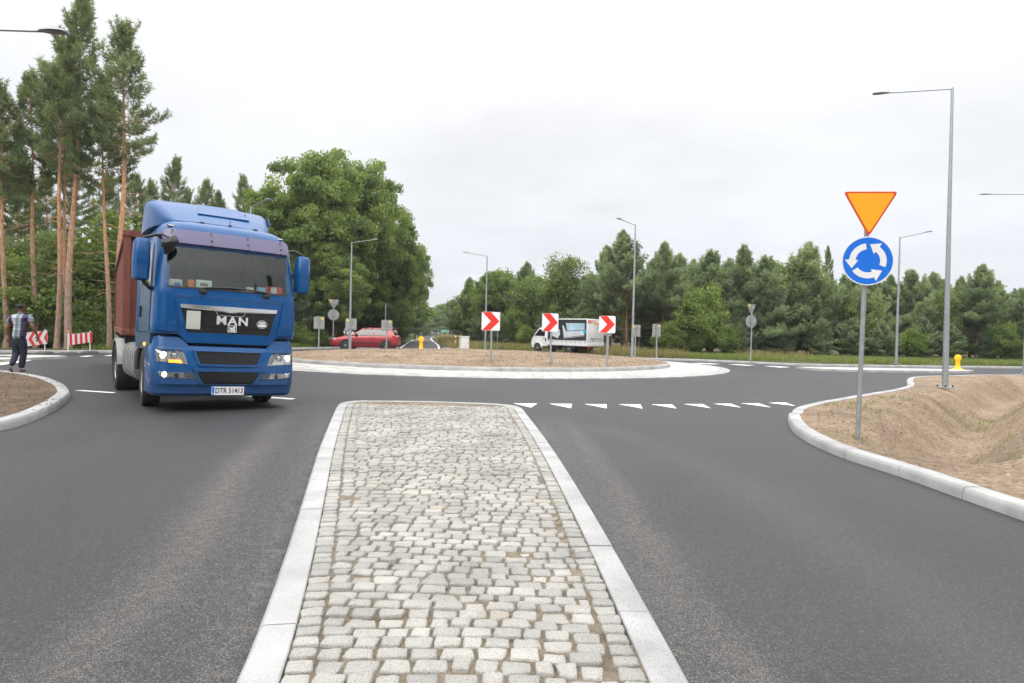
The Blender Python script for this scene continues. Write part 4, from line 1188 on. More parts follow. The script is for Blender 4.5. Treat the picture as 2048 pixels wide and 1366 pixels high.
# rough grass along the exit road
x = rng.uniform(-24, 4, 260000); y = rng.uniform(52, 150, 260000)
d, t, s_ = dist_line(er, x, y); kp = (s_ < 0) & (d > .5) & (d < 8); 
blades('dry_grass', np.stack([x[kp], y[kp], np.full(kp.sum(), .0)], 1), .2, .7, .03, 'drygrass', tint0=.4)
kp = (s_ < 0) & (d > .8) & (d < 12) & (vnoise(x, y, .25) > .4); blades('grass', np.stack([x[kp], y[kp], np.full(kp.sum(), .0)], 1), .2, .6, .03, 'grass')
x = rng.uniform(-30, -4, 120000); y = rng.uniform(50, 150, 120000)
d, t, s_ = dist_line(el, x, y); kp = (s_ > 0) & (d > .6) & (d < 6); blades('grass', np.stack([x[kp], y[kp], np.full(kp.sum(), .0)], 1), .15, .5, .03, 'grass')
x, y = scatter(NL, 120000, -40, -4, 33, 52); d, t, s_ = dist_line(catmull(VL[1:], .5), x, y); kp = (d > .5) & (vnoise(x, y, .5) > .45)
blades('grass', np.stack([x[kp], y[kp], np.full(kp.sum(), .08)], 1), .1, .4, .02, 'grass', tint0=.35)
# tufts sprouting on the right plot
x, y = scatter(RKs, 3000, 3.5, 16, 5, 20)
dk, _, _ = dist_line(RKs, x, y); kp = (dk > .25) & (vnoise(x * 1.0, y, .9) > .60); x, y = x[kp][:420], y[kp][:420]
blades('grass', np.stack([x, y, plot(x, y) - .01], 1), .03, .13, .005, 'grass', per=7, lean=.4, tint0=.6)
# clods and pebbles lying on the bare soil
def stones(name, x, y, z, smin, smax, m):
    n_ = len(x); oct_ = np.array([(1, 0, 0), (0, 1, 0), (-1, 0, 0), (0, -1, 0), (0, 0, .8), (0, 0, -.5)], float)
    f = np.array([(0, 1, 4), (1, 2, 4), (2, 3, 4), (3, 0, 4)])
    s = rng.uniform(smin, smax, (n_, 1, 1)) * rng.uniform(.6, 1.3, (n_, 6, 1)); V = oct_[None] * s + np.stack([x, y, z], 1)[:, None]
    F = (f[None] + 6 * np.arange(n_)[:, None, None]).reshape(-1)
    return tag(fastmesh(name, V.reshape(-1, 3), F, 3, m, tint=np.repeat(rng.random(n_), 4)), kind='stuff')
x, y = scatter(RKs, 9000, 3.0, 16, 4, 20); dk, _, _ = dist_line(RKs, x, y); kp = dk > .22; x, y = x[kp], y[kp]
stones('soil_clods', x, y, plot(x, y), .006, .034, M['soil'])
x, y = x[::60], y[::60]; stones('pale_pebbles', x, y, plot(x, y) + .004, .010, .028, M['concrete'])
x, y = scatter(circle_pts(C0, 8.9, 0, 6.2831, 60), 9000, -11, 8, 23, 42)
stones('soil_clods', x, y, dome(x, y), .012, .05, M['soil'])
x, y = scatter(LK, 5000, -20, -7, 8, 20)
stones('soil_clods', x, y, np.full(len(x), .125), .008, .03, M['darksoil'])
# loose grit beside the splitter kerbs
x = rng.uniform(-5, 3, 60000); y = rng.uniform(1, 12, 60000)
dl, _, sl = dist_line(LL, x, y); dr, _, sr = dist_line(RR, x, y)
pl = np.where(sl > 0, np.exp(-((dl - .45) / .4) ** 2), 0) + np.where(sr < 0, .6 * np.exp(-((dr - .35) / .25) ** 2), 0)
kp = rng.random(len(x)) < pl * .35
stones('grit', x[kp], y[kp], np.full(kp.sum(), .002), .002, .0055, M['sand'])
# ------------------------------------------------------------------ lamps, signs, small street furniture
random.seed(5)
def street_lamp(px, pyb, ytop, armpx, armpy, zb, label, dx=0.0, headlen=.62, tint='galv'):
    """galvanised pole on a base plate, thin arm, flat head. armpx/armpy: pixel of the arm tip"""
    x, y = gp(px, pyb, zb)
    root = empty('street_lamp', (x, y, zb - .02), 0, label, 'street lamp', 'street lamps of the roundabout')
    H = (CAMH - zb) + (hz(px) - ytop) * y / FPX + .02
    b = MB(); b.tube([(0, 0, .0), (0, 0, H * .5), (0, 0, H)], [.085, .062, .038], 14); b.build('pole', M[tint], root, smooth=50)
    b = MB(); b.box((0, 0, .02), (.36, .36, .035), .3, .006); b.build('base_plate', M['galv2'], root)
    for q in range(4):
        a = .3 + math.pi / 4 + q * math.pi / 2
        b = MB(); b.lathe([(.022, .03), (.022, .085), (.012, .1), (0, .1)], (.19 * math.cos(a), .19 * math.sin(a), 0), n=8); b.build('anchor_bolt', M['black'], root)
    # arm direction: solve for the point 2.2 m away whose picture lies at the given pixel
    best = None
    for k in range(360):
        a = R(k)
        for rise in (0.0, .06, .12):
            p = Vector((x + 2.15 * math.cos(a), y + 2.15 * math.sin(a), H + zb - .02 + rise))
            v = p - Vector((0, 0, CAMH)); Z = v.dot(_f)
            e_ = math.hypot(CX + FPX * v.dot(_cr) / Z - armpx, CY - FPX * v.dot(_cu) / Z - armpy)
            if best is None or e_ < best[0]: best = (e_, a, rise)
    a, rise = best[1], best[2]
    d = Vector((math.cos(a), math.sin(a), rise / 2.15))
    b = MB(); b.tube([(0, 0, H - .03), tuple(d * 1.66 + Vector((0, 0, H - .03)))], .022, 8); b.build('arm', M[tint], root, smooth=50)
    b = MB(); c = d * 1.85 + Vector((0, 0, H - .01))
    u = Vector((math.cos(a), math.sin(a), rise / 2.15)); v = Vector((-math.sin(a), math.cos(a), 0)); w_ = Vector((0, 0, 1))
    secs = []
    for t, wd, th, dz in ((-.25, .03, .03, -.02), (-.17, .08, .035, -.02), (0, .12, .045, -.022), (.16, .115, .04, -.026), (.23, .08, .02, -.03)):
        secs.append([tuple(c + u * t + v * (wd * i) + w_ * (dz + th * k)) for i, k in ((-1, 0), (1, 0), (.8, .8), (.35, 1), (-.35, 1), (-.8, .8))])
    b.loft(secs); h = b.build('lamp_head', M['galv2'], root, smooth=40)
    b = MB(); b.box(tuple(c + w_ * (-.028) + u * .03), (.24, .15, .012), a); b.build('lamp_glass', M['grey'], h)
    return root
street_lamp(1890, 775, 178, 1728, 181, .12, 'tall grey street lamp on the bare plot with bolted base plate, biggest lamp in view').rotation_euler = (0, -.008, 0)
street_lamp(1792, 728, 475, 1866, 459, .12, 'thin street lamp beyond the roundabout sign, arm pointing right and up')
street_lamp(2049, 748, 388, 1957, 388, .15, 'street lamp at the right picture edge with its arm reaching left into view')
street_lamp(1264, 715, 450, 1233, 432, .12, 'street lamp with a short looking arm in front of the tallest right hand pine')
street_lamp(970, 700, 512, 925, 503, .1, 'slim street lamp behind the first chevron sign, arm to the left')
street_lamp(699, 700.5, 485, 757, 477, .1, 'street lamp in front of the oaks above the red hatchback')
street_lamp(496, 712, 413, 541, 391, .0, 'street lamp showing only its arm and head above the truck roof')
street_lamp(-128, 796, 56, 124, 88, .12, 'street lamp left out of view whose arm and head enter at the top left')

def facing(x, y, turn=0.0):
    """z rotation that turns a -Y front towards the camera, plus a turn in degrees"""
    return -math.atan2(x, y) + R(turn)

def post_sign(name, x, y, zb, rz, H, label, cat, group=None, rpost=.032, tilt=0.0, py=0.0):
    root = empty(name, (x, y, zb), rz, label, cat, group)
    root.rotation_euler = (0, tilt, rz)
    b = MB(); b.tube([(0, py, -.1), (0, py, H)], rpost, 12); b.lathe([(rpost + .004, H), (rpost + .004, H + .02), (0, H + .025)], (0, py, 0), n=12)
    b.build('post', M['galv2'], root, smooth=50)
    return root
def plate(root, name, poly, y0, t, m, parent=None, cz=0.0, cx=0.0):
    b = MB(); b.prism([(a + cx, c + cz) for a, c in poly], t, lambda a, c, h: (a, y0 - h, c)); return b.build(name, M[m], parent or root)
def bracket(root, z, w_=.20, y=-.0):
    b = MB(); b.box((0, -.038, z), (w_, .02, .04)); b.box((0, .036, z), (.09, .012, .05)); b.build('bracket', M['galv'], root)

# give way + roundabout sign on the right plot
x, y = gp(1716, 858, .15)
s_ = FPX / y
sg = post_sign('road_sign', x, y, .12, 0, 2.78, 'amber give way triangle above a blue roundabout disc on one grey post', 'road sign', None, .034, .012)
sg.rotation_euler = (0, .012, -R(10))
zc = CAMH - .12 + (hz(1730) - 523) / s_; rc = 48.5 / s_
zt0 = CAMH - .12 + (hz(1733) - 473) / s_; zt1 = CAMH - .12 + (hz(1733) - 386) / s_; hw = 50.5 / s_
sg.children[0].data.transform(Matrix.Diagonal((1, 1, (zt0 + .32) / 2.8, 1)))
def tri(hw, zt, zb_, r):
    pts = []; V3 = [(hw, zt), (-hw, zt), (0, zb_)]
    for i in range(3):
        p = np.array(V3[i]); a = np.array(V3[i - 1]); c = np.array(V3[(i + 1) % 3]); ua = (a - p) / np.linalg.norm(a - p); uc = (c - p) / np.linalg.norm(c - p)
        for t in (0, .25, .5, .75, 1): pts.append(tuple(p + r * ((1 - t) ** 2 * ua + t ** 2 * uc)))
    return pts
ox = .012
tp = plate(sg, 'give_way_plate', tri(hw, zt1, zt0 - .015, .06), -.05, .012, 'signredorange', cx=ox); tag(tp, 'triangular plate with orange red border')
q = .024
plate(sg, 'amber_field', tri(hw - q * 1.75, zt1 - q, zt0 - .015 + q * 2.05, .05), -.0615, .003, 'signyellow', tp, cx=ox)
def disc(r, n=56): return [(r * math.cos(2 * math.pi * k / n), r * math.sin(2 * math.pi * k / n)) for k in range(n)]
dp = plate(sg, 'roundabout_disc', disc(rc), -.05, .012, 'signwhite', cz=zc, cx=ox)
plate(sg, 'blue_field', disc(rc * .955), -.0615, .002, 'signblue', dp, cz=zc, cx=ox)
for a0, a1, ah in ((98, 176, 207), (216, 291, 325), (-20, 53, 85)):
    pts = [(rc * .47 * math.cos(R(a)), rc * .47 * math.sin(R(a))) for a in np.linspace(a0, a1, 12)]
    pts += [(rc * .36 * math.cos(R(a1)), rc * .36 * math.sin(R(a1))), (rc * .68 * math.cos(R(ah)), rc * .68 * math.sin(R(ah))), (rc * .88 * math.cos(R(a1 + 2)), rc * .88 * math.sin(R(a1 + 2)))]
    pts += [(rc * .715 * math.cos(R(a)), rc * .715 * math.sin(R(a))) for a in np.linspace(a1, a0, 12)]
    plate(sg, 'white_arrow', pts, -.0640, .002, 'signwhite', dp, cz=zc, cx=ox)
for z in (zc + .18, zc - .18, zt0 + .22): bracket(sg, z)

# chevron boards on the central island
def chevron(px, pyb, ytop, ybot, wpx, label, turn=0):
    x, y = gp(px, pyb, .24); s = FPX / y
    zt = CAMH - .24 + (hz(px) - ytop) / s; zb = CAMH - .24 + (hz(px) - ybot) / s; wd = wpx / s
    root = post_sign('chevron_sign', x, y, .2, facing(x, y, turn), zt + .0, label, 'road sign', 'chevron boards facing the entry', .036)
    h = zt - zb; cz = (zt + zb) / 2
    p = plate(root, 'sign_plate', rrect(wd, h, .05, cx=.0, cy=0), -.045, .014, 'signwhite', cz=cz + .04, cx=-.03)
    pts = [(-.47, .485), (.0, .495), (.475, 0), (-.03, -.49), (-.47, -.485), (0, 0)]
    plate(root, 'red_chevron', [(a * wd, c * h) for a, c in pts], -.0585, .002, 'signred', p, cz=cz + .04, cx=-.03)
    b = MB(); b.prism(rrect(wd + .012, h + .012, .055), .011, lambda a, c, t: (a - .03, -.0455 - t, c + cz + .04)); b.build('edge_profile', M['galv'], p)
    for z in (cz + .2, cz - .12): bracket(root, z, .3)
chevron(981.5, 729, 624, 661, 36.5, 'white square sign with red chevron, leftmost of the three on the island', -4)
chevron(1100.5, 733, 627, 663, 33, 'white square sign with red chevron partly covering the white delivery truck cab', -12)
chevron(1214.5, 733, 632, 666, 33, 'white square sign with red chevron at the rear corner of the white delivery truck', -12)

# sign backs on the far side
def back_board(px, ytop, ybot, wpx, Y, turn, label, right=True):
    x = at(px, Y); s = FPX / Y
    zt = CAMH + (hz(px) - ytop) / s - .3; zb = CAMH + (hz(px) - ybot) / s - .3; wd = wpx / s / max(.3, math.cos(R(turn)))
    root = post_sign('sign_back', x, Y, .3, facing(x, Y, turn), zt, label, 'road sign', 'square sign backs on the far side', .034)
    p = plate(root, 'sign_plate', rrect(wd, zt - zb, .05), .066, .016, 'signback', cz=(zt + zb) / 2)
    b = MB(); b.box((wd * (.26 if right else -.28), .049, zt - .12), (.14, .004, .11)); b.build('sticker', M['sticker'], p)
    for z in (zb + .12, zt - .14): bracket(root, z, .3, .03)
back_board(637, 633, 658, 20.5, 37.5, 0, 'grey back of a square sign at the left, near the round and triangular sign backs')
back_board(701, 637, 659.5, 21.5, 40, 0, 'grey back of a square sign in front of the red hatchback bonnet', False)
back_board(772.5, 640, 662, 21.5, 40.5, 0, 'grey back of a square sign in front of the red hatchback rear window')
back_board(1269.5, 649.5, 673.5, 16.5, 37.5, -30, 'grey back of a square sign beside the base of the lamp post', False)
back_board(1312.5, 648, 673.5, 16, 37, 30, 'grey back of a square sign standing alone right of the lamp post')
back_board(1213, 638, 671.5, 15.5, 38.5, -24, 'grey back of a square sign hidden behind the third chevron sign', False)
def back_pair(px, pyb, ytop, ymid, ybot, wpx, Y, turn, label):
    x = at(px, Y); s = FPX / Y; zb0 = .1
    Z = lambda p: CAMH - zb0 + (hz(px) - p) / s
    root = post_sign('sign_back', x, Y, zb0, facing(x, Y, turn), Z(ytop) - .03, label, 'road sign', None, .034)
    c = math.cos(R(turn)); hw = wpx / s / c / 2
    p = plate(root, 'triangle_plate', tri(hw, Z(ytop), Z(ymid), .05), .064, .014, 'signback')
    b = MB(); b.box((-hw * .45, .047, Z(ytop) - .07), (.16, .004, .07)); b.build('sticker', M['sticker'], p)
    plate(root, 'disc_plate', disc((Z(ymid) - Z(ybot)) / 2, 32), .064, .014, 'signback', cz=(Z(ymid) + Z(ybot)) / 2 - .0)
    for z in ((Z(ymid) + Z(ybot)) / 2, Z(ytop) - .2): bracket(root, z, .3)
back_pair(665.5, 702, 599, 618.5, 640.5, 22.5, 45.5, 0, 'triangular and round grey sign backs on one post before the oaks')
back_pair(1501, 721, 608.5, 630, 655.5, 16, 36.5, 38, 'slim looking triangular and round sign backs on one post at the right tree line')

def thin_post(px, ytop, Y, label, r=.03):
    x = at(px, Y); root = empty('post', (x, Y, 0), 0, label, 'post')
    H = CAMH + (hz(px) - ytop) * Y / FPX
    b = MB(); b.tube([(0, 0, 0), (0, 0, H)], r, 8); b.build('pole', M['galv'], root, smooth=50)
    b = MB(); b.lathe([(r * 1.15, H - .02), (r * 1.15, H + .02), (0, H + .03)], (0, 0, 0), n=10); b.build('cap', M['black'], root)
thin_post(769.5, 606, 52, 'plain slim grey post rising behind the sign back at the red hatchback rear', .05)
thin_post(994, 655, 51, 'thin post half hidden behind the first chevron sign')
# small sign backs and warning sign along the exit road
def tri_back(px, ytop, ybot, yb, Y, wpx, label, down=False):
    x = at(px, Y); s = FPX / Y; Z = lambda p: CAMH + (hz(px) - p) / s
    root = post_sign('sign_back', x, Y, 0, facing(x, Y), Z(ytop), label, 'road sign', None, .05)
    hw = wpx / s / 2
    plate(root, 'triangle_plate', tri(hw, Z(ytop), Z(ybot), .05) if down else tri(hw, Z(ybot), Z(ytop), .05), .09, .02, 'signback')
tri_back(800, 648, 662, 678, 68, 9, 'small triangular sign back left of the exit road, nearer of the pair', True)
tri_back(785, 652, 659, 690, 62, 8, 'small triangular sign at the edge of the oaks behind the red hatchback')
tri_back(842, 658, 665, 674, 110, 5, 'tiny distant sign back beside the left edge of the exit road', True)

# yellow plastic guide posts
def bollard(px, pyb, zb, h, label):
    x, y = gp(px, pyb, zb)
    root = empty('guide_post', (x, y, zb), facing(x, y), label, 'bollard', 'yellow guide posts')
    k = h / .82
    b = MB(); b.lathe([(.26 * k, 0), (.26 * k, .03 * k), (.20 * k, .06 * k), (.145 * k, .10 * k), (.125 * k, .15 * k), (.12 * k, .50 * k), (.15 * k, .56 * k)], (0, 0, 0), n=20); b.build('body', M['yellow'], root, smooth=60)
    b = MB(); b.loft([[(r * math.cos(a), yy, .665 * k + r * math.sin(a)) for a in np.linspace(0, 2 * math.pi, 24, endpoint=False)] for yy, r in ((-.10 * k, .12 * k), (-.09 * k, .165 * k), (-.05 * k, .185 * k), (.05 * k, .185 * k), (.09 * k, .165 * k), (.10 * k, .12 * k))])
    b.build('head', M['yellow'], root, smooth=60)
    b = MB(); b.box((0, 0, .008), (.62 * k, .5 * k, .02), 0, .005); b.build('foot', M['yellow'], root)
bollard(842, 700, .1, (700 - 677) * 49 / FPX * 1.06, 'small yellow guide post standing at the mouth of the exit road')
bollard(1915, 738.5, .1, .72, 'yellow guide post with round head on the right hand splitter island')

# utility cabinet
x, y = gp(928, 703, .1)
root = empty('utility_cabinet', (x, y, .1), facing(x, y, 22), 'pale grey utility cabinet on the verge right of the exit road', 'cabinet')
b = MB(); b.box((0, 0, .08), (.50, .36, .16)); b.build('plinth', M['concrete'], root)
b = MB(); b.box((0, 0, .55), (.54, .38, .78), 0, .012); b.build('body', M['utility'], root)
b = MB(); b.box((0, 0, .965), (.60, .44, .05), 0, .012); b.build('lid', M['utility'], root)
b = MB(); b.box((0, -.195, .55), (.46, .012, .68), 0, .003); d_ = b.build('door', M['utility'], root)
b = MB(); b.box((.17, -.205, .56), (.03, .014, .10)); b.build('handle', M['grey'], d_)

# delineator posts
def delineator(px, pyb, h, label, red=True):
    x, y = gp(px, pyb)
    root = empty('delineator_post', (x, y, 0), 0, label, 'delineator', 'white delineator posts along the exit road')
    b = MB(); b.tube([(0, 0, 0), (0, 0, h * .9)], [.07, .065], 8); b.loft([[(.065 * math.cos(a), .065 * math.sin(a), h * .9 + .05 * math.cos(a)) for a in np.linspace(0, 6.283, 8, endpoint=False)], [(.01 * math.cos(a), .01 * math.sin(a), h) for a in np.linspace(0, 6.283, 8, endpoint=False)]])
    b.build('body', M['signwhite'], root, smooth=50)
    b = MB(); b.lathe([(.074, h * .62), (.074, h * .82)], (0, 0, 0), n=8); b.build('reflector_band', M['signred' if red else 'black'], root)
delineator(910.5, 696, 1.05, 'red banded white marker post left of the utility cabinet')
delineator(877, 679.5, 1.0, 'small white marker post on the inside of the road bend', False)
delineator(812, 678.5, 1.0, 'white marker post left of the exit road, nearest to the red hatchback', False)
delineator(840.5, 673.8, 1.0, 'white marker post left of the exit road, next one along', False)
delineator(857.5, 671.6, 1.0, 'white marker post left of the exit road near the distant car', False)

# green direction sign far away
Y = 150; x = at(889, Y); s = FPX / Y
root = empty('direction_sign', (x, Y, -.05), 0, 'green direction board far along the exit road', 'road sign')
zt = CAMH + (hz(889) - 658.6) / s + .05; zb = CAMH + (hz(889) - 666) / s + .05; wd = 17.5 / s
for sx in (-.3, .3):
    b = MB(); b.tube([(sx * wd, .05, 0), (sx * wd, .05, zt)], .05, 8); b.build('post', M['galv'], root)
p = plate(root, 'sign_plate', rrect(wd, zt - zb, .06), 0, .03, 'signgreen', cz=(zt + zb) / 2)
for zz, ww, cx_ in ((.68, .55, -.08), (.32, .62, -.04)):
    b = MB(); b.box((cx_ * wd, -.032, zb + (zt - zb) * zz), (ww * wd, .004, .10)); b.build('text_line', M['signwhite'], p)
b = MB(); b.box((wd * .40, -.033, (zt + zb) / 2), (.16, .004, .42)); b.build('arrow_mark', M['signwhite'], p)

# temporary barriers on the left
def barrier(p0, p1, yt0, yt1, yb0, yb1, pyb, label, chev):
    x0, y0 = gp(p0, pyb[0]); x1, y1 = gp(p1, pyb[1])
    ln = math.hypot(x1 - x0, y1 - y0); rz = math.atan2(y1 - y0, x1 - x0)
    root = empty('road_barrier', (x0, y0, 0), rz, label, 'barrier', 'red and white barriers on the left')
    za = lambda p, yy, Y_: CAMH + (hz(p) - yy) * Y_ / FPX
    a0, b0, a1, b1 = za(p0, yt0, y0), za(p0, yb0, y0), za(p1, yt1, y1), za(p1, yb1, y1)
    P = lambda u, v: (u * ln, (b0 + (b1 - b0) * u) * (1 - v) + (a0 + (a1 - a0) * u) * v)
    pl = plate(root, 'board', [P(0, 0), P(1, 0), P(1, 1), P(0, 1)], -.05, .02, 'signwhite')
    if chev:
        for k in range(4):
            u0 = -.02 + k * .29; w_ = .13; c = .15
            pts = [(u0 + c, 1), (u0 + c + w_, 1), (u0 + w_, .5), (u0 + c + w_, 0), (u0 + c, 0), (u0, .5)]
            pts = [(min(max(a, 0), 1), v) for a, v in pts]
            plate(root, 'red_chevron', [P(*q) for q in pts], -.071, .003, 'signred', pl)
    else:
        for k in range(5):
            u0 = k * 2 / 9; plate(root, 'red_stripe', [P(u0 + .012, 0), P(u0 + 1 / 9 + .012, 0), P(u0 + 1 / 9 - .012, 1), P(max(0, u0 - .012), 1)], -.071, .003, 'signred', pl)
    for u, z in ((0.02, a0), (.97, a1)):
        b = MB(); b.tube([(u * ln, 0, .05), (u * ln, 0, z + .06)], .022, 8); b.build('post', M['whitepaint'], root)
        b = MB()
        b.loft([[(u * ln + i * a, j * c, z_) for i, j in ((-1, -.7), (-.7, -1), (.7, -1), (1, -.7), (1, .7), (.7, 1), (-.7, 1), (-1, .7))] for a, c, z_ in ((.48, .22, 0), (.47, .21, .06), (.38, .16, .11), (.14, .12, .13))])
        b.build('rubber_foot', M['greyrubber'], root)
    if not chev:
        b = MB(); b.lathe([(.03, a0 + .06), (.04, a0 + .10), (.03, a0 + .16), (0, a0 + .17)], (.02 * ln, 0, 0), n=10); b.build('orange_cap', M['orange'], root)
barrier(37, 91, 666, 661.3, 694.5, 687.5, (712, 708.5), 'red and white chevron barrier board partly hidden by the walking man', True)
barrier(135, 181, 668.5, 664, 690.5, 684, (709.5, 707), 'barrier board with upright red and white stripes near the pine trunks', False)
x, y = gp(3, 719.5)
b = MB(); b.loft([[(i * a, j * c, z_) for i, j in ((-1, -.7), (-.7, -1), (.7, -1), (1, -.7), (1, .7), (.7, 1), (-.7, 1), (-1, .7))] for a, c, z_ in ((.5, .24, 0), (.48, .23, .07), (.38, .16, .12), (.14, .12, .14))])
o = b.build('rubber_foot', M['greyrubber']); o.name = 'barrier_base'; o.location = (x, y, .0); tag(o, 'loose dark rubber barrier base at the left picture edge', 'barrier base')

# stones lying on the far right verge
for px, py, lb in ((1645, 719, 'pale stone lying in the grass below the roundabout sign'), (1972, 721.5, 'pale stone lying in the grass right of the yellow bollard')):
    x, y = gp(px, py, .12); b = MB()
    bm = bmesh.new(); bmesh.ops.create_icosphere(bm, subdivisions=2, radius=1)
    for v in bm.verts: v.co = Vector((v.co.x * .26, v.co.y * .16, v.co.z * .10)) * (1 + .35 * mnoise.noise(v.co * 1.7))
    bm.verts.index_update(); b.add([tuple(v.co) for v in bm.verts], [tuple(v.index for v in f.verts) for f in bm.faces]); bm.free()
    o = b.build('stone', M['concrete'], smooth=50); o.location = (x, y, .18); tag(o, lb, 'stone')
# ------------------------------------------------------------------ vehicles
def wheel(root, x, y, r, w_, out=1, name='wheel', steer=0.0, rimr=.58, dual=False):
    """tyre and rim under a wheel part; out = +1/-1 outer side along x"""
    rot = Matrix.Translation((x, y, r)) @ Matrix.Rotation(steer, 4, 'Z')
    h = w_ / 2
    b = MB(); b.lathe([(r * .60, -h * .8), (r * .80, -h), (r * .95, -h * .92), (r, -h * .68), (r, -h * .2), (r * .985, -h * .14), (r * .985, h * .14), (r, h * .2), (r, h * .68), (r * .95, h * .92), (r * .80, h), (r * .60, h * .8)], (0, 0, 0), 'x', 36)
    ty = b.build(name, M['rubber'], root, smooth=40, tr=rot)
    b = MB(); o = out
    b.lathe([(r * .62, o * h * .78), (r * .58, o * h * .86), (r * .52, o * h * .45), (r * .30, o * h * .5), (r * .24, o * h * .85), (r * .12, o * h * .92), (0, o * h * .92)], (0, 0, 0), 'x', 28)
    for k in range(8):
        a = k * math.pi / 4; b.lathe([(r * .035, o * h * .45), (r * .035, o * h * .58), (0, o * h * .6)], (0, r * .42 * math.cos(a), r * .42 * math.sin(a)), 'x', 6)
    b.build('rim', M['rim'], ty, smooth=40, tr=rot)
    return ty

# ---- blue truck -----------------------------------------------------
truck = empty('truck', (-5.60, 12.62, 0), R(36), 'blue truck with lit headlamps coming round the bend on the left', 'truck')
truck.scale = (.925, .95, 1)
ROLLT = Matrix.Rotation(R(1.7), 4, 'Y')
CABZ = [1.26, 1.40, 1.9, 2.03, 2.4, 2.78, 3.0, 3.10, 3.17, 3.215, 3.23]
CABF = [1.42, 1.43, 1.42, 1.395, 1.30, 1.185, 1.09, 1.01, .88, .66, .3]
CABW = [1.24, 1.245, 1.24, 1.235, 1.215, 1.185, 1.14, 1.08, .98, .80, .45]
CABR = [.17, .17, .19, .20, .21, .22, .25, .27, .28, .26, .15]
BMZ = [.25, .30, .42, .45, .70, .80, 1.0, 1.07, 1.09]
BMF = [1.40, 1.455, 1.475, 1.50, 1.51, 1.49, 1.455, 1.42, 1.36]
BMW = [1.20, 1.235, 1.24, 1.245, 1.25, 1.25, 1.245, 1.24, 1.22]
BMR = [.22] * 9
def surf(Z, F_, W_, R_, k=.10):
    def f(x, z):
        F = np.interp(z, Z, F_); W = np.interp(z, Z, W_); r = np.interp(z, Z, R_)
        ax = min(abs(x), W - 1e-4); y = F - k * (ax / W) ** 2
        if ax > W - r: y -= r - math.sqrt(max(0, r * r - (ax - (W - r)) ** 2))
        return -y
    return f
cabY = surf(CABZ, CABF, CABW, CABR); bmY = surf(BMZ, BMF, BMW, BMR)
def shell(Z, F_, W_, R_, yback, k=.10, nf=14, nc=6):
    secs = []
    for z, F, W, r in zip(Z, F_, W_, R_):
        f = surf([z, z + 1], [F, F], [W, W], [r, r], k)
        xs_ = list(np.linspace(-(W - r), W - r, nf))
        left = [-(W - r) - r * math.sin(R(90 * i / nc)) for i in range(nc, 0, -1)]
        right = [-q for q in left[::-1]]
        p = [(-W, yback, z)] + [(x, f(x, z), z) for x in left + xs_ + right] + [(W, yback, z)]
        secs.append(p)
    return secs
def patch(poly, off, th, f, nr=8, nc=12):
    """solid panel following the front surface; poly is monotone in z: list of (x,z)"""
    zs = [p[1] for p in poly]; z0, z1 = min(zs), max(zs); n = len(poly)
    zl = sorted(set([round(z, 4) for z in zs] + list(np.linspace(z0, z1, nr))))
    rows = []
    for z in zl:
        zz = min(max(z, z0 + 1e-5), z1 - 1e-5); xs_ = []
        for i in range(n):
            (xa, za), (xb, zb) = poly[i], poly[(i + 1) % n]
            if (za - zz) * (zb - zz) < 0: xs_.append(xa + (xb - xa) * (zz - za) / (zb - za))
        if len(xs_) < 2: continue
        rows.append([(x, z) for x in np.linspace(min(xs_), max(xs_), nc)])
    b = MB(); m = len(rows)
    fr = [(x, f(x, z) - off, z) for r_ in rows for x, z in r_]; bk = [(x, f(x, z) - off + th, z) for r_ in rows for x, z in r_]
    fs = []; K = m * nc
    for i in range(m - 1):
        for j in range(nc - 1):
            a = i * nc + j; fs.append((a, a + 1, a + nc + 1, a + nc)); fs.append((K + a, K + a + nc, K + a + nc + 1, K + a + 1))
    ring = [j for j in range(nc)] + [i * nc + nc - 1 for i in range(1, m)] + [(m - 1) * nc + j for j in range(nc - 2, -1, -1)] + [i * nc for i in range(m - 2, 0, -1)]
    for a, c in zip(ring, ring[1:] + ring[:1]): fs.append((a, K + a, K + c, c))
    b.add(fr + bk, fs); return b
def cpatch(name, poly, off, th, m, parent=truck, f=None, sm=30, nr=8, nc=12):
    return patch(poly, off, th, f or cabY, nr, nc).build(name, M[m], parent, smooth=sm, tr=ROLLT)
mir = lambda poly: [(-x, z) for x, z in poly]

b = MB(); b.loft(shell(CABZ, CABF, CABW, CABR, .72)); cabo = b.build('cab', M['blue'], truck, smooth=38, tr=ROLLT)
# windscreen opening: remove paint where the glass is, then dark interior, dash and glass
bm = bmesh.new(); bm.from_mesh(cabo.data)
inv = ROLLT.inverted()
kill = []
for f_ in bm.faces:
    c = inv @ f_.calc_center_median()
    if 2.03 < c.z < 2.78 and c.y < -.9 and abs(c.x) < 1.04: kill.append(f_)
bmesh.ops.delete(bm, geom=kill, context='FACES'); bm.to_mesh(cabo.data); bm.free()
rr_ws = [(-1.06, 2.06), (-1.0, 2.035), (1.0, 2.035), (1.06, 2.06), (1.10, 2.14), (1.075, 2.80), (-1.075, 2.80), (-1.10, 2.14)]
cpatch('windscreen', rr_ws, .006, .004, 'screen', nr=14, nc=24)
b = MB()
pin = [(-1.12, 2.02), (1.12, 2.02), (1.09, 2.81), (-1.09, 2.81)]
def bandrow(x0, x1, z0, z1): return [(x0, z0), (x1, z0), (x1, z1), (x0, z1)]
for nm, pl in (('windscreen_seal', bandrow(-1.05, 1.05, 2.02, 2.05)),): cpatch(nm, pl, .008, .012, 'black')
b = MB(); b.box((0, -.10, 2.36), (2.0, 1.2, .9)); 
b.v = [(x, y, z) for x, y, z in b.v]; b.build('cab_interior', M['interior'], truck, tr=ROLLT)
b = MB(); b.box((0, -1.0, 1.98), (2.05, .62, .10), 0, .02); b.build('dashboard', M['interior'], truck, tr=ROLLT)
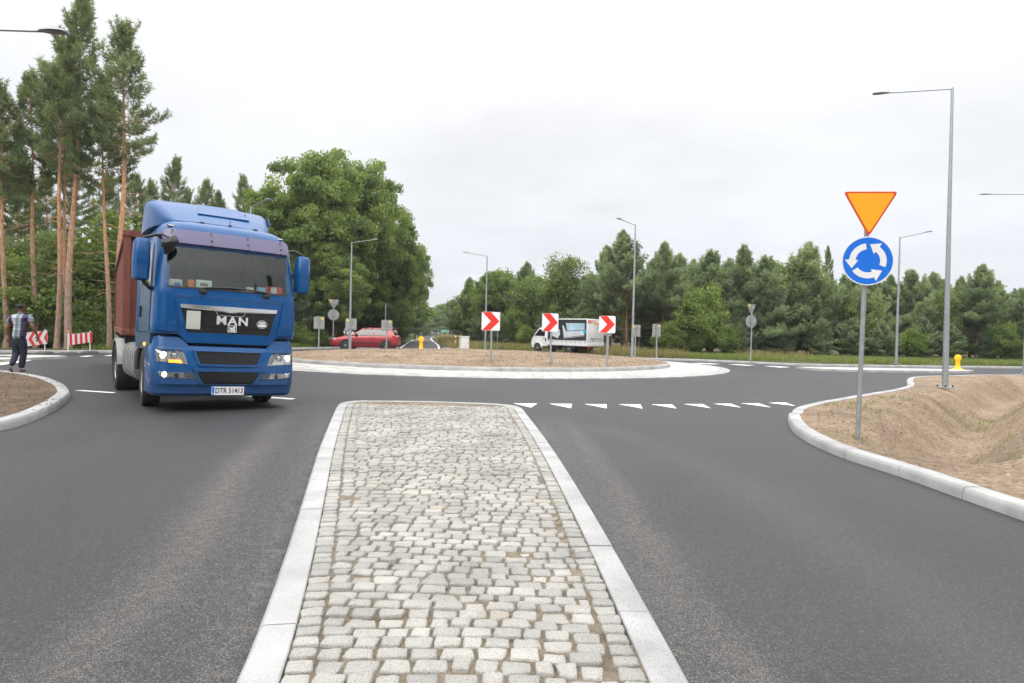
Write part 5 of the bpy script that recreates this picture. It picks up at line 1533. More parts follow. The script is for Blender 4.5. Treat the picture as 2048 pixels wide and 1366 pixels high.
for sx in (-.62, .62):
    b = MB(); b.box((sx, -.72, 2.25), (.52, .14, .7), 0, .05); b.box((sx, -.72, 2.68), (.28, .10, .2), 0, .04); b.build('seat', M['black'], truck, tr=ROLLT)
b = MB(); b.tube([(.62 + .22 * math.cos(a), -.98 + .07 * math.sin(a), 2.10 + .2 * math.sin(a)) for a in np.linspace(0, 2 * math.pi, 20)], .016, 6); b.build('steering_wheel', M['black'], truck, tr=ROLLT)
# A pillar and roof paint continue as the shell; tinted strip along the glass top
cpatch('tint_strip', bandrow(-1.05, 1.05, 2.70, 2.80), .0085, .002, 'bluedark', nc=24)
vz = [(-1.15, 2.765), (1.15, 2.765), (1.10, 3.0), (-1.10, 3.0)]
vis = cpatch('sun_visor', vz, .085, .008, 'visor', nc=26)
for x in (-.98, -.34, .30, .93):
    for z, r_ in ((2.975, .016), (2.85, .016), (2.755, .024)):
        p = Vector((x, cabY(x, z) - .095, z)); b = MB(); b.lathe([(r_, 0), (r_ * .8, -.012), (0, -.014)], tuple(p), 'y', 10); b.build('visor_bolt', M['black'], vis, tr=ROLLT)
    b = MB(); b.box((x, cabY(x, 2.91) - .045, 2.91), (.02, .07, .14)); b.build('visor_strut', M['grey'], vis, tr=ROLLT)
for x in (-.97, .97):
    b = MB(); b.box((x, cabY(x, 3.065) - .012, 3.065), (.13, .04, .04), 0, .012); q = b.build('marker_lamp', M['black'], truck, tr=ROLLT)
    b = MB(); b.box((x, cabY(x, 3.065) - .034, 3.065), (.10, .01, .022), 0, .004); b.build('lens', M['signwhite'], q, tr=ROLLT)
# roof deflector
secs = []
for y, hw_, z0, z1 in ((-.66, .80, 3.13, 3.20), (-.45, .93, 3.13, 3.32), (-.15, 1.03, 3.12, 3.50), (.2, 1.09, 3.10, 3.62), (.55, 1.12, 3.06, 3.685), (.74, 1.12, 3.04, 3.70)):
    q = []
    rc_ = min(.16, (z1 - z0) * .7)
    q += [(-hw_, y, z0)] + [(-hw_ + rc_ * (1 - math.cos(a)) + .03 * (z1 - z0), y, z1 - rc_ + rc_ * math.sin(a)) for a in np.linspace(0, math.pi / 2, 6)]
    q += [(x, y, z1 + .02 * (1 - (x / hw_) ** 2)) for x in np.linspace(-hw_ * .55, hw_ * .55, 5)]
    q += [(-x_, y_, z_) for x_, y_, z_ in q[:7][::-1]]
    secs.append(q)
b = MB(); b.loft([[(x_ * 1.03 - .07, y_, z_) for x_, y_, z_ in q] for q in secs]); dfl = b.build('roof_deflector', M['blue'], truck, smooth=35, tr=ROLLT)
b = MB(); b.prism([(-.42, -.36), (.55, -.36), (.42, .1), (-.34, .1)], .012, lambda a, c, h: (a, c, 3.405 + (c + .36) * .50 + h)); b.build('deflector_panel', M['blue'], dfl, tr=ROLLT)
for x, y in ((.50, -.28), (.98, -.2)):
    b = MB(); b.prism([(0, 0), (.20, 0), (.16, .16)], .02, lambda a, c, h: (x + h, y + a, 3.40 + c)); b.build('deflector_fin', M['bluedark'], dfl, tr=ROLLT)
for x in (-.42, 0.08, .55):
    b = MB(); b.lathe([(.035, 0), (.03, .04), (.006, .05), (.004, .14), (0, .14)] if x == .08 else [(.05, 0), (.045, .03), (0, .035)], (x, -.74, 3.185), n=10); b.build('roof_aerial' if x == .08 else 'roof_mount', M['black'], truck, tr=ROLLT)
# cowl line, chrome bar, grille panel
cpatch('cowl_seam', bandrow(-1.16, 1.16, 1.868, 1.878), .003, .006, 'bluedark')
gr = cpatch('grille_panel', [(-.82, 1.69), (.82, 1.69), (.70, 1.29), (-.70, 1.29)], .010, .014, 'gloss_black', nc=20)
cpatch('chrome_bar', [(-.845, 1.755), (.845, 1.755), (.83, 1.685), (.14, 1.68), (.07, 1.655), (-.07, 1.655), (-.14, 1.68), (-.83, 1.685)], .03, .03, 'chrome', gr, nc=24)
for i in range(5): cpatch('grille_slat', bandrow(-.685, .685, 1.302 + i * .0165, 1.309 + i * .0165), .014, .006, 'black', gr, nc=16)
for sg_, x0 in ((1, .21), (-1, .21)):
    cpatch('grille_trim', [(sg_ * x0, 1.60), (sg_ * (x0 + .012), 1.60), (sg_ * (x0 + .062), 1.68), (sg_ * (x0 + .05), 1.68)], .017, .008, 'galv', gr, nc=4)
cpatch('grille_trim', bandrow(-.21, .21, 1.598, 1.607), .017, .008, 'galv', gr)
cpatch('blank_plate', bandrow(-.735, -.51, 1.355, 1.655), .024, .016, 'dullwhite', gr, nc=4)
yg = lambda x, z: cabY(x, z) - .018
text_obj('maker_lettering', 'MAN', M['badge'], gr, .19, ROLLT @ frame((.03, yg(0, 1.515) - .008, 1.515), (1, 0, 0), (0, 0, 1), (0, -1, 0)), bold=.006, spacing=1.18, xs=1.22, depth=.005)
lion = [(-.066, -.045), (.066, -.045), (.066, -.03), (.05, -.03), (.052, .018), (.06, .03), (.052, .045), (.03, .045), (.018, .026), (-.03, .018), (-.05, .034), (-.064, .04), (-.05, .012), (-.052, -.01), (-.02, -.028), (-.066, -.03)]
b = MB(); b.prism(lion, .008, lambda a, c, h: (.03 + a, yg(0, 1.39) - h, 1.392 + c)); b.build('lion_badge', M['badge'], gr, tr=ROLLT)
for pl in (rrect(.15, .012, .004, cy=.052), rrect(.15, .012, .004, cy=-.056), rrect(.010, .12, .004, cx=-.073), rrect(.010, .12, .004, cx=.073)):
    b = MB(); b.prism(pl, .008, lambda a, c, h: (.03 + a, yg(0, 1.39) - h, 1.392 + c)); b.build('badge_frame', M['badge'], gr, tr=ROLLT)
ov = lambda rx, rz: [(rx * math.cos(a), rz * math.sin(a)) for a in np.linspace(0, 2 * math.pi, 28, endpoint=False)]
for rx, rz, m_, dy in ((.098, .074, 'galv', 0), (.088, .064, 'grey', .004), (.082, .020, 'signwhite', .006)):
    b = MB(); b.prism(ov(rx, rz), .006, lambda a, c, h: (.565 + a, yg(.565, 1.49) - dy - h, (1.49 if rx > .085 else 1.468) + c)); b.build('oval_badge', M[m_], gr, tr=ROLLT)
for dz in (.030, .008):
    b = MB(); b.box((.565, yg(.565, 1.49) - .011, 1.495 + dz), (.11, .003, .012)); b.build('badge_line', M['signwhite'], gr, tr=ROLLT)
# centre skirt under the grille, corner wind deflectors
cpatch('grille_skirt', [(-.86, 1.27), (-.70, 1.13), (.70, 1.13), (.86, 1.27), (.86, 1.30), (-.86, 1.30)], .012, .03, 'blue', nc=20)
cd = [(-1.225, 1.31), (-.86, 1.31), (-.97, 1.90), (-1.01, 1.93), (-1.225, 1.93)]
for pl in (cd, mir(cd)):
    q = cpatch('corner_deflector', pl, .034, .034, 'blue', nc=14, nr=10)
    s_ = 1 if pl[0][0] > 0 else -1
    cpatch('deflector_step', [(s_ * 1.22, 1.50), (s_ * .94, 1.50), (s_ * .945, 1.525), (s_ * 1.22, 1.525)], .040, .01, 'blue', q)
# seams beside the cowl
for s_ in (-1, 1): cpatch('cowl_seam', [(s_ * .985, 1.88), (s_ * .993, 1.88), (s_ * 1.0, 2.03), (s_ * .992, 2.03)], .003, .006, 'bluedark', nc=3)
# bumper
b = MB(); b.loft(shell(BMZ, BMF, BMW, BMR, -.62)); bump_ = b.build('bumper', M['blue'], truck, smooth=35, tr=ROLLT)
def bp(name, poly, off, th, m, parent=bump_, **k): return cpatch(name, poly, off, th, m, parent, bmY, **k)
sd_ = [(-1.225, 1.06), (-.66, 1.06), (-.80, 1.215), (-1.14, 1.235), (-1.20, 1.20)]
sideY = lambda x, z: bmY(x, min(z, 1.05)) + max(0, z - 1.05) * .35
for pl in (sd_, mir(sd_)): patch(pl, .004, .10, sideY, 8, 12).build('bumper_shoulder', M['blue'], bump_, smooth=35, tr=ROLLT)
b = MB(); b.box((0, -.55, 1.14), (2.2, 1.3, .30)); b.box((0, -.4, .72), (2.0, 1.2, .62)); b.build('front_structure', M['black'], truck, tr=ROLLT)
ug = [(-.58, 1.0), (.58, 1.0), (.485, .785), (-.485, .785)]
q = bp('upper_air_intake', ug, .003, .01, 'gloss_black', nc=14)
bp('intake_rim', [(-.63, 1.022), (.63, 1.022), (.61, .995), (-.61, .995)], .022, .03, 'blue', q)
bp('intake_rim', [(-.52, .785), (.52, .785), (.47, .755), (-.47, .755)], .026, .03, 'blue', q)
for s_ in (-1, 1): bp('intake_rim', [(s_ * .62, 1.01), (s_ * .575, 1.01), (s_ * .48, .765), (s_ * .52, .765)], .024, .03, 'blue', q, nc=4)
for i in range(6): bp('intake_slat', bandrow(-.53 + i * .008, .53 - i * .008, .81 + (5 - i) * .03, .815 + (5 - i) * .03), .007, .006, 'black', q)
lg = [(-.54, .665), (.54, .665), (.47, .52), (.38, .435), (-.38, .435), (-.47, .52)]
q = bp('lower_air_intake', lg, .003, .01, 'gloss_black', nc=14)
bp('intake_rim', [(-.62, .715), (.62, .715), (.56, .665), (-.56, .665)], .028, .03, 'blue', q)
for s_ in (-1, 1): bp('intake_rim', [(s_ * .60, .68), (s_ * .545, .68), (s_ * .475, .52), (s_ * .385, .435), (s_ * .42, .41), (s_ * .52, .50)], .024, .03, 'blue', q, nc=4)
bp('bumper_seam', bandrow(-1.2, -.56, .418, .426), .004, .006, 'bluedark'); bp('bumper_seam', bandrow(.56, 1.2, .418, .426), .004, .006, 'bluedark')
for s_ in (-1, 1): bp('bumper_seam', [(s_ * .545, .43), (s_ * .555, .43), (s_ * .50, .30), (s_ * .49, .30)], .004, .006, 'bluedark', nc=3)
hl = [(-1.19, 1.005), (-.79, .995), (-.73, .90), (-.69, .775), (-1.17, .795)]
fl = [(-1.15, .655), (-.75, .64), (-.72, .545), (-1.0, .55), (-1.12, .575)]
vn = [(-.735, .64), (-.55, .63), (-.50, .535), (-.705, .54)]
for s_, pf in ((-1, lambda q: q), (1, mir)):
    h_ = bp('headlamp', pf(hl), .004, .012, 'reflect', truck, nc=14)
    bp('lens', pf(hl), .016, .003, 'lens', h_, nc=14)
    bp('headlamp_trim', pf([(-.90, .995), (-.79, .99), (-.70, .80), (-.76, .80)]), .010, .004, 'grey', h_, nc=5)
    for x, z, r_, m_ in ((-1.07, .91, .058, 'lit'), (-.905, .91, .062, 'black'), (-.905, .91, .045, 'reflect')):
        p = (s_ * -x if s_ > 0 else x, 0, z); xx = -x if s_ > 0 else x
        b = MB(); b.lathe([(r_, 0), (r_ * .8, -.006), (0, -.009)], (xx, bmY(xx, z) - (.0065 if m_ != 'reflect' else .010), z), 'y', 18); b.build('bulb' if m_ == 'lit' else 'projector', M[m_], h_, tr=ROLLT)
    iz = pf([(-1.0, .845), (-.80, .845), (-.78, .79), (-.99, .795)])
    bp('indicator', iz, .0085, .004, 'litorange' if s_ < 0 else 'card', h_, nc=5)
    bp('headlamp_rim', pf([(-1.195, 1.015), (-.785, 1.005), (-.785, .992), (-1.195, 1.002)]), .012, .012, 'black', h_)
    g_ = bp('fog_lamp', pf(fl), .006, .012, 'reflect', truck, nc=10)
    bp('lens', pf(fl), .016, .003, 'lens', g_, nc=10)
    xx = 1.05 * s_; b = MB(); b.lathe([(.045, 0), (.034, -.006), (0, -.008)], (xx, bmY(xx, .61) - .008, .605), 'y', 16); b.build('bulb', M['lit' if s_ < 0 else 'reflect'], g_, tr=ROLLT)
    xx = .86 * s_; b = MB(); b.lathe([(.04, 0), (.03, -.005), (0, -.006)], (xx, bmY(xx, .59) - .008, .595), 'y', 16); b.build('projector', M['black'], g_, tr=ROLLT)
    v_ = bp('side_vent', pf(vn), .005, .01, 'black', truck, nc=5)
    for i in range(3): bp('vent_slat', pf([(-.73, .625 - i * .03), (-.56 + i * .012, .62 - i * .03), (-.555 + i * .012, .61 - i * .03), (-.725, .613 - i * .03)]), .012, .008, 'grey', v_, nc=4)
# number plate
npl = frame((0, bmY(0, .35) - .032, .345), (1, 0, 0), (0, 0, 1), (0, -1, 0))
b = MB(); b.prism(rrect(.56, .14, .012), .012, lambda a, c, h: (a, bmY(0, .35) - .012 - h, .345 + c)); q = b.build('number_plate', M['signwhite'], truck, tr=ROLLT)
b = MB(); b.prism(rrect(.042, .128, .006, cx=-.254), .002, lambda a, c, h: (a, bmY(0, .35) - .0245 - h, .345 + c)); b.build('plate_blue_strip', M['signblue'], q, tr=ROLLT)
text_obj('plate_lettering', 'DTR 51413', M['black'], q, .128, ROLLT @ npl @ Matrix.Translation((.022, 0, -.006)), bold=.0015, depth=.002, xs=.80)
text_obj('plate_lettering', 'PL', M['signwhite'], q, .035, ROLLT @ npl @ Matrix.Translation((-.254, -.045, -.005)), depth=.001)
# wipers, washer caps
for x0 in (-.42, .70):
    b = MB(); b.box((x0 - .06, cabY(x0, 2.0) - .02, 1.985), (.12, .05, .07), 0, .015); w1 = b.build('wiper', M['black'], truck, tr=ROLLT)
    d_ = 1 if x0 < 0 else -1
    pts = [(x0 - .06 + d_ * t, cabY(x0 - .06 + d_ * t, 2.055 + .03 * math.sin(t * 3)) - .035, 2.045 + .035 * math.sin(t * 3)) for t in np.linspace(0, .62, 6)] if x0 < 0 else [(x0 - .06 + d_ * t, cabY(x0, 2.06) - .035, 2.045 + .04 * math.sin(t * 2.4)) for t in np.linspace(0, .80, 6)]
    b = MB(); b.tube(pts, .014, 6); b.build('wiper_blade', M['black'], w1, tr=ROLLT)
# cab sides: door skin, window, handle, seams, steps
for s_ in (-1, 1):
    X_ = lambda z: s_ * (np.interp(z, CABZ, CABW) + .004)
    def side(name, poly, t, m, parent, dx=0.0):
        b = MB(); b.prism(poly, t, lambda a, c, h: (X_(c) + s_ * (dx + h), a, c)); return b.build(name, M[m], parent, tr=ROLLT)
    dr = side('door', [(-.95, 1.28), (.28, 1.28), (.28, 1.70), (.28, 2.03), (.28, 2.4), (.2, 2.76), (-.72, 2.76), (-.84, 2.4), (-.95, 2.03), (-.95, 1.70)], .012, 'blueside', truck)
    side('door_window', [(-.88, 2.08), (.15, 2.08), (.12, 2.4), (.08, 2.68), (-.68, 2.68), (-.78, 2.4)], .006, 'glass', dr, .012)
    side('door_handle', [(.0, 1.52), (.07, 1.52), (.07, 1.72), (.0, 1.72)], .03, 'black', dr, .012)
    b = MB(); b.loft([[(s_ * 1.235, y, z) for y, z in ((-.62, .98), (.74, .98), (.74, 1.27), (-.95, 1.27), (-.95, 1.06), (-.70, 1.03))], [(s_ * 1.10, y, z) for y, z in ((-.62, .98), (.74, .98), (.74, 1.27), (-.95, 1.27), (-.95, 1.06), (-.70, 1.03))]])
    lp = b.build('lower_side_panel', M['blueside'], truck, tr=ROLLT)
    b = MB(); b.tube([(s_ * 1.19, .58 * math.cos(a), .5 + .58 * math.sin(a)) for a in np.linspace(.15, math.pi - .15, 14)], .05, 6); b.build('wheel_arch', M['black'], truck, tr=ROLLT)
    b = MB(); b.box((s_ * 1.13, -.72, .58), (.22, .34, .62), 0, .02); b.build('step_panel', M['bluedark'], truck, tr=ROLLT)
    b = MB(); b.lathe([(.034, 0), (.03, s_ * .02), (0, s_ * .03)], (s_ * 1.236, -.45, 1.06), 'x', 12); b.build('side_repeater', M['litorange' if s_ < 0 else 'orange'], truck, tr=ROLLT)
    # rear cab fairing
    b = MB(); b.loft([[(s_ * (1.14 + .07 * k), .70 + .32 * k, z) for k in (0, 1)] + [(s_ * (1.10 + .07 * k), .70 + .32 * k, z) for k in (1, 0)] for z in (1.1, 1.9, 2.9)]); b.build('side_fairing', M['blue'], truck, tr=ROLLT)
    # mirrors
    mx_ = s_ * (1.44 if s_ < 0 else 1.40)
    secs = [[(mx_ + w_ * i, -1.10 + d2 * j, z) for i, j in ((-1, -.4), (-.6, -1), (.6, -1), (1, -.4), (1, 1), (-1, 1))] for z, w_, d2 in ((2.10, .08, .05), (2.13, .125, .10), (2.4, .135, .11), (2.72, .125, .11), (2.78, .09, .06))]
    b = MB(); b.loft(secs); mm = b.build('mirror', M['blue'], truck, smooth=40, tr=ROLLT)
    b = MB(); b.box((mx_, -.985, 2.44), (.21, .012, .56)); b.build('mirror_glass', M['chrome'], mm, tr=ROLLT)
    b = MB(); b.tube([(s_ * 1.13, -.98, 2.84), (s_ * 1.22, -1.06, 2.87), (mx_ - s_ * .02, -1.08, 2.80), (mx_, -1.08, 2.74)], [.03, .026, .024, .02], 8); b.build('mirror_arm', M['black'], mm, smooth=40, tr=ROLLT)
    b = MB(); b.tube([(s_ * 1.2, -1.0, 1.98), (s_ * 1.30, -1.06, 2.0), (mx_ - s_ * .03, -1.08, 2.11)], [.055, .032, .026], 8); b.build('mirror_arm', M['black'], mm, smooth=40, tr=ROLLT)
# front close-range mirror hanging at the windscreen corner
b = MB(); b.tube([(-1.18, -1.0, 2.87), (-1.16, -1.30, 2.86), (-1.08, -1.42, 2.80)], .022, 8); q = b.build('front_mirror', M['black'], truck, smooth=40, tr=ROLLT)
secs = [[(-1.05 + w_ * .82 * math.cos(a), -1.38 + .07 * k + d2 * .85 * math.sin(a), 2.83 + (z - 2.83) * .85 + .035 * math.cos(a)) for a in np.linspace(0, 2 * math.pi, 14, endpoint=False)] for z, w_, d2, k in ((2.52, .06, .03, .9), (2.54, .10, .05, .8), (2.62, .115, .06, .6), (2.655, .12, .07, .4), (2.66, .165, .10, .2), (2.72, .175, .12, 0), (2.79, .14, .10, 0), (2.83, .06, .05, 0))]
b = MB(); b.loft(secs); b.build('front_mirror_housing', M['black'], q, smooth=40, tr=ROLLT)
# chassis, tank, rear axle
b = MB(); b.box((-.42, 2.5, .88), (.10, 4.6, .26)); b.box((.42, 2.5, .88), (.10, 4.6, .26)); b.box((0, 3.0, 1.02), (1.0, 1.1, .12)); b.box((0, 4.7, .85), (2.2, .08, .16)); b.box((0, .35, .75), (1.4, .8, .5)); b.build('chassis', M['black'], truck)
for s_ in (-1, 1):
    b = MB(); b.loft([[(s_ * .95 + .27 * math.copysign(abs(math.cos(a)) ** .6, math.cos(a)), y, .72 + .33 * math.copysign(abs(math.sin(a)) ** .6, math.sin(a))) for a in np.linspace(0, 2 * math.pi, 20, endpoint=False)] for y in (.80, .82, 2.5, 2.52)]); tk = b.build('fuel_tank', M['beige'], truck, smooth=40)
    for y in (.98, 1.35, 1.75, 2.15, 2.4):
        b = MB(); b.loft([[(s_ * .95 + .285 * math.copysign(abs(math.cos(a)) ** .6, math.cos(a)), yy, .72 + .345 * math.copysign(abs(math.sin(a)) ** .6, math.sin(a))) for a in np.linspace(0, 2 * math.pi, 20, endpoint=False)] for yy in (y, y + .05)]); b.build('tank_strap', M['galv2'], tk, smooth=40)
    b = MB(); b.tube([(s_ * 1.0, 1.0, 1.02), (s_ * 1.1, .92, 1.12), (s_ * 1.12, .75, 1.12)], .05, 8); b.build('intake_pipe', M['grey'], truck, smooth=40)
    wheel(truck, s_ * 1.04, 0, .50, .32, s_, steer=R(-4)); wheel(truck, s_ * .98, 3.65, .50, .56, s_)
    b = MB(); secs = []
    for a in np.linspace(.1, math.pi - .1, 16):
        c, s2 = math.cos(a), math.sin(a); secs.append([(s_ * xx, 3.65 + r_ * c, .52 + r_ * s2) for xx, r_ in ((.68, .60), (1.24, .60), (1.26, .585), (1.26, .54), (1.24, .57), (.68, .57))])
    b.loft(secs); b.build('rear_mudguard', M['grey'], truck, smooth=40)

# things on the dashboard (own things inside the cab)
def on_dash(name, x, z0, sz, m, label, cat, rz=0, y=-1.12, parts=()):
    TM = truck_m @ ROLLT @ Matrix.Translation((x, y, z0)) @ Matrix.Rotation(rz, 4, 'Z')
    b = MB(); b.box((0, 0, sz[2] / 2), sz, 0, .006); o = b.build(name, M[m]); o.matrix_world = TM; tag(o, label, cat)
    for pn, c, s2, m2 in parts:
        b = MB(); b.box(c, s2); b.build(pn, M[m2], o)
    return o
truck_m = Matrix.Translation(truck.location) @ Matrix.Rotation(R(36), 4, 'Z') @ Matrix.Diagonal((.925, .95, 1, 1))
on_dash('carton', -.44, 2.032, (.26, .08, .15), 'card', 'white carton behind the windscreen with a dark round print', 'box', 0, -1.22, (('print_mark', (0, -.042, .075), (.13, .003, .05), 'grey'),))
on_dash('orange_packet', -.65, 2.032, (.10, .07, .14), 'orange', 'orange packet behind the windscreen beside the white carton', 'packet', 0, -1.20)
on_dash('document', -.90, 2.032, (.22, .03, .13), 'card', 'pale papers behind the windscreen at its left corner', 'papers', .1, -1.18, (('printed_label', (.03, -.017, .05), (.10, .003, .05), 'signblue'),))
on_dash('red_packet', .83, 2.032, (.30, .07, .14), 'cardred', 'red and white packet behind the windscreen at its right side', 'packet', 0, -1.20, (('white_panel', (-.02, -.037, .07), (.11, .003, .12), 'card'),))
on_dash('crumpled_bag', .58, 2.032, (.16, .09, .11), 'bag', 'light blue crumpled bag beside the red packet behind the windscreen', 'bag', .2, -1.22)
on_dash('small_box', .38, 2.05, (.13, .05, .08), 'card', 'small pale box on the dashboard left of the light blue bag', 'box', 0, -1.2, (('yellow_panel', (0, -.027, .03), (.12, .003, .03), 'sticker'),))

# container on its trailer
tr0 = Vector((-7.17, 14.98, 0))
tra = empty('semi_trailer', tuple(tr0), R(31), 'dark skeletal trailer carrying the rust red container behind the blue truck', 'trailer')
b = MB(); b.box((-.5, 6, 1.05), (.14, 11.8, .22)); b.box((.5, 6, 1.05), (.14, 11.8, .22))
for y in (.15, 3.5, 7, 10.5, 11.9): b.box((0, y, 1.10), (2.3, .16, .16))
b.build('frame', M['black'], tra)
for y in (8.2, 9.5, 10.8):
    for s_ in (-1, 1): wheel(tra, s_ * 1.0, y, .48, .36, s_)
for s_ in (-1, 1):
    b = MB(); b.box((s_ * 1.16, 5.2, .78), (.04, 3.6, .5)); b.build('side_guard', M['grey'], tra)
cont = empty('container', (tr0.x, tr0.y, 1.19), R(31), 'rust red shipping container behind the blue truck cab', 'container')
Wc, Lc, Hc = 1.2, 12.0, 2.2
b = MB()
def corr(p0, p1, ax_, n_, d_):
    """corrugated wall between two xy points, height from .12 to Hc-.1"""
    p0, p1 = np.array(p0, float), np.array(p1, float); pts = []
    nn = np.array(ax_, float)
    for i in range(n_):
        for t, o in ((0, 0), (.28, 0), (.5, 1), (.78, 1)): pts.append(p0 + (p1 - p0) * (i + t) / n_ + nn * d_ * o)
    pts.append(p1)
    return [[(p[0], p[1], z) for p in pts] for z in (.12, Hc - .1)]
b.loft(corr((-Wc + .06, .06), (Wc - .06, .06), (0, 1), 9, .04), cap=False, closed=False); b.loft(corr((-Wc + .05, .08), (-Wc + .05, Lc - .06), (1, 0), 42, .04), cap=False, closed=False); b.loft(corr((Wc - .05, .08), (Wc - .05, Lc - .06), (-1, 0), 42, .04), cap=False, closed=False)
b.box((0, Lc / 2, Hc - .04), (2 * Wc - .16, Lc - .2, .04)); b.box((0, Lc - .05, Hc / 2), (2 * Wc - .2, .05, Hc - .2)); b.build('walls', M['container'], cont, fix=False)
b = MB()
for sx in (-1, 1):
    for y in (.06, Lc - .06): b.box((sx * (Wc - .06), y, Hc / 2), (.13, .13, Hc))
    b.box((sx * (Wc - .04), Lc / 2, .06), (.09, Lc - .26, .14)); b.box((sx * (Wc - .04), Lc / 2, Hc - .05), (.09, Lc - .26, .11))
for y in (.06, Lc - .06): b.box((0, y, .07), (2 * Wc - .26, .11, .15)); b.box((0, y, Hc - .06), (2 * Wc - .26, .11, .13))
b.build('frame', M['container'], cont)
for sx in (-1, 1):
    for z in (.06, Hc - .05):
        b = MB(); b.box((sx * (Wc - .06), .055, z), (.17, .17, .13), 0, .015); b.build('corner_casting', M['container'], cont)

# ---- passenger cars -------------------------------------------------
def hatchback(x, y, rz, sc, paint, label, group=None, detail=True):
    root = empty('car', (x, y, 0), rz, label, 'car', group); root.scale = (sc, sc, sc)
    st = [(-2.09, .56, .36, .50), (-2.05, .70, .27, .60), (-1.95, .79, .22, .68), (-1.75, .83, .20, .76), (-1.3, .85, .19, .86), (-.82, .855, .19, .935), (-.2, .86, .19, .955), (.7, .86, .19, .975), (1.3, .85, .19, .99), (1.75, .83, .21, .99), (1.98, .79, .27, .97), (2.07, .74, .33, .90), (2.10, .62, .38, .78)]
    secs = []
    for y_, w_, zb, zt in st:
        m_ = (zb + zt) / 2
        half = [(.55 * w_, zb), (.90 * w_, zb + .02), (.985 * w_, zb + .10), (w_, m_), (.985 * w_, zt - .14), (.945 * w_, zt - .05), (.86 * w_, zt - .008), (.5 * w_, zt + .018)]
        secs.append([(a, y_, c) for a, c in half] + [(0, y_, zt + .025)] + [(-a, y_, c) for a, c in half[::-1]])
    b = MB(); b.loft(secs); b.build('body', M[paint], root, smooth=40)
    lv = [(.93, -.80, 1.97, .80), (1.10, -.54, 1.90, .745), (1.30, -.20, 1.80, .665), (1.375, -.04, 1.72, .61)]
    gw = lambda z: np.interp(z, [q[0] for q in lv], [q[3] for q in lv])
    def ring(z, y0, y1, w_, r_=.16):
        p = []
        for sx, y_, a0 in ((1, y1 - r_, 0), (-1, y1 - r_, 90), (-1, y0 + r_, 180), (1, y0 + r_, 270)):
            for k in range(5):
                a = R(a0 + 22.5 * k); p.append((sx * (w_ - r_) + r_ * math.cos(a), y_ + r_ * math.sin(a), z))
        return p
    b = MB(); b.loft([ring(*q) for q in lv]); b.build('windows', M['glass' if detail else 'gloss_black'], root, smooth=40)
    b = MB(); b.loft([ring(1.372, -.07, 1.80, .625), ring(1.40, -.02, 1.80, .60), ring(1.425, .15, 1.70, .52), ring(1.435, .4, 1.5, .35)]); b.build('roof', M[paint], root, smooth=50)
    b = MB(); b.box((0, .55, .80), (1.5, 2.1, .36)); b.build('interior', M['interior'], root)
    for s_ in (-1, 1):
        for yy in ((-.02,) if detail else ()):
            b = MB(); b.box((s_ * .36, .32, 1.0), (.42, .14, .5), 0, .05); b.box((s_ * .36, .34, 1.27), (.22, .09, .14), 0, .03); b.build('seat', M['black'], root)
        def pl(name, poly, m_, t=.012, dx=.004):
            b = MB(); b.prism(poly, t, lambda a, c, h: (s_ * (gw(c) + dx + h), a, c)); return b.build(name, M[m_], root)
        pl('pillar', [(-.80, .93), (-.70, .93), (.04, 1.345), (.04, 1.385), (-.02, 1.385)], paint)
        pl('pillar', [(.64, .94), (.73, .94), (.71, 1.385), (.63, 1.385)], paint)
        pl('pillar', [(1.47, .95), (1.93, .95), (1.80, 1.30), (1.74, 1.385), (1.20, 1.385), (1.22, 1.33), (1.36, 1.30)], paint)
        pl('window_trim', [(-.70, .925), (1.5, .945), (1.5, .965), (-.68, .945)], 'black')
        for y_, rr_ in ((-1.06, .30), (1.42, .30)):
            b = MB(); b.lathe([(.365, 0), (.365, .012), (0, .012)] if s_ > 0 else [(.365, 0), (.365, -.012), (0, -.012)], (s_ * .852, y_, .32), 'x', 28); b.build('wheel_arch', M['black'], root)
            wheel(root, s_ * .79, y_, rr_, .19, s_)
        b = MB(); b.box((s_ * .862, .15, .50), (.02, 1.7, .06), 0, .006); b.build('rubbing_strip', M['black'], root)
        b = MB(); b.box((s_ * .865, .52, .80), (.025, .16, .04), 0, .01); b.build('door_handle', M['black'], root)
        b = MB(); b.loft([[(s_ * (.90 + .09 * i), -.42 + .06 * j, .98 + dz) for i, j in ((-1, -1), (1, -.6), (1, .8), (-1, 1))] for dz in (-.06, .07)]); b.build('door_mirror', M['black'], root)
        b = MB(); b.box((s_ * .862, .70, .66), (.006, .008, .50)); b.box((s_ * .862, -.55, .66), (.006, .008, .46)); b.build('door_seam', M['black'], root)
        # lamps
        b = MB(); b.loft([[(s_ * x_, y_, z_) for x_, y_, z_ in ((.42, -2.02 + k, .60), (.70, -1.93 + k, .60), (.815, -1.74 + k, .66), (.80, -1.66 + k, .74), (.66, -1.84 + k, .745), (.44, -1.95 + k, .70))] for k in (-.02, .02)]); b.build('headlamp', M['card'], root, smooth=30)
        b = MB(); b.loft([[(s_ * (x_ + k), y_, z_) for x_, y_, z_ in ((.80, 1.86, .70), (.73, 2.06, .72), (.72, 2.05, .92), (.795, 1.86, .96))] for k in (-.03, .025)]); b.build('tail_lamp', M['taillight'], root)
        b = MB(); b.lathe([(.055, 0), (.05, -.02), (0, -.022)], (s_ * .56, -2.05, .37), 'y', 14); b.build('fog_lamp', M['card'], root)
    b = MB(); b.box((0, -2.09, .44), (.9, .03, .10)); b.build('front_grille', M['black'], root)
    b = MB(); b.box((0, -2.06, .62), (.5, .05, .07)); b.build('front_grille', M['black'], root)
    b = MB(); b.box((0, -2.115, .40), (.52, .012, .11)); b.build('number_plate', M['signwhite'], root)
    b = MB(); b.box((0, 2.10, .36), (1.3, .05, .12), 0, .01); b.build('rear_bumper', M['black'], root)
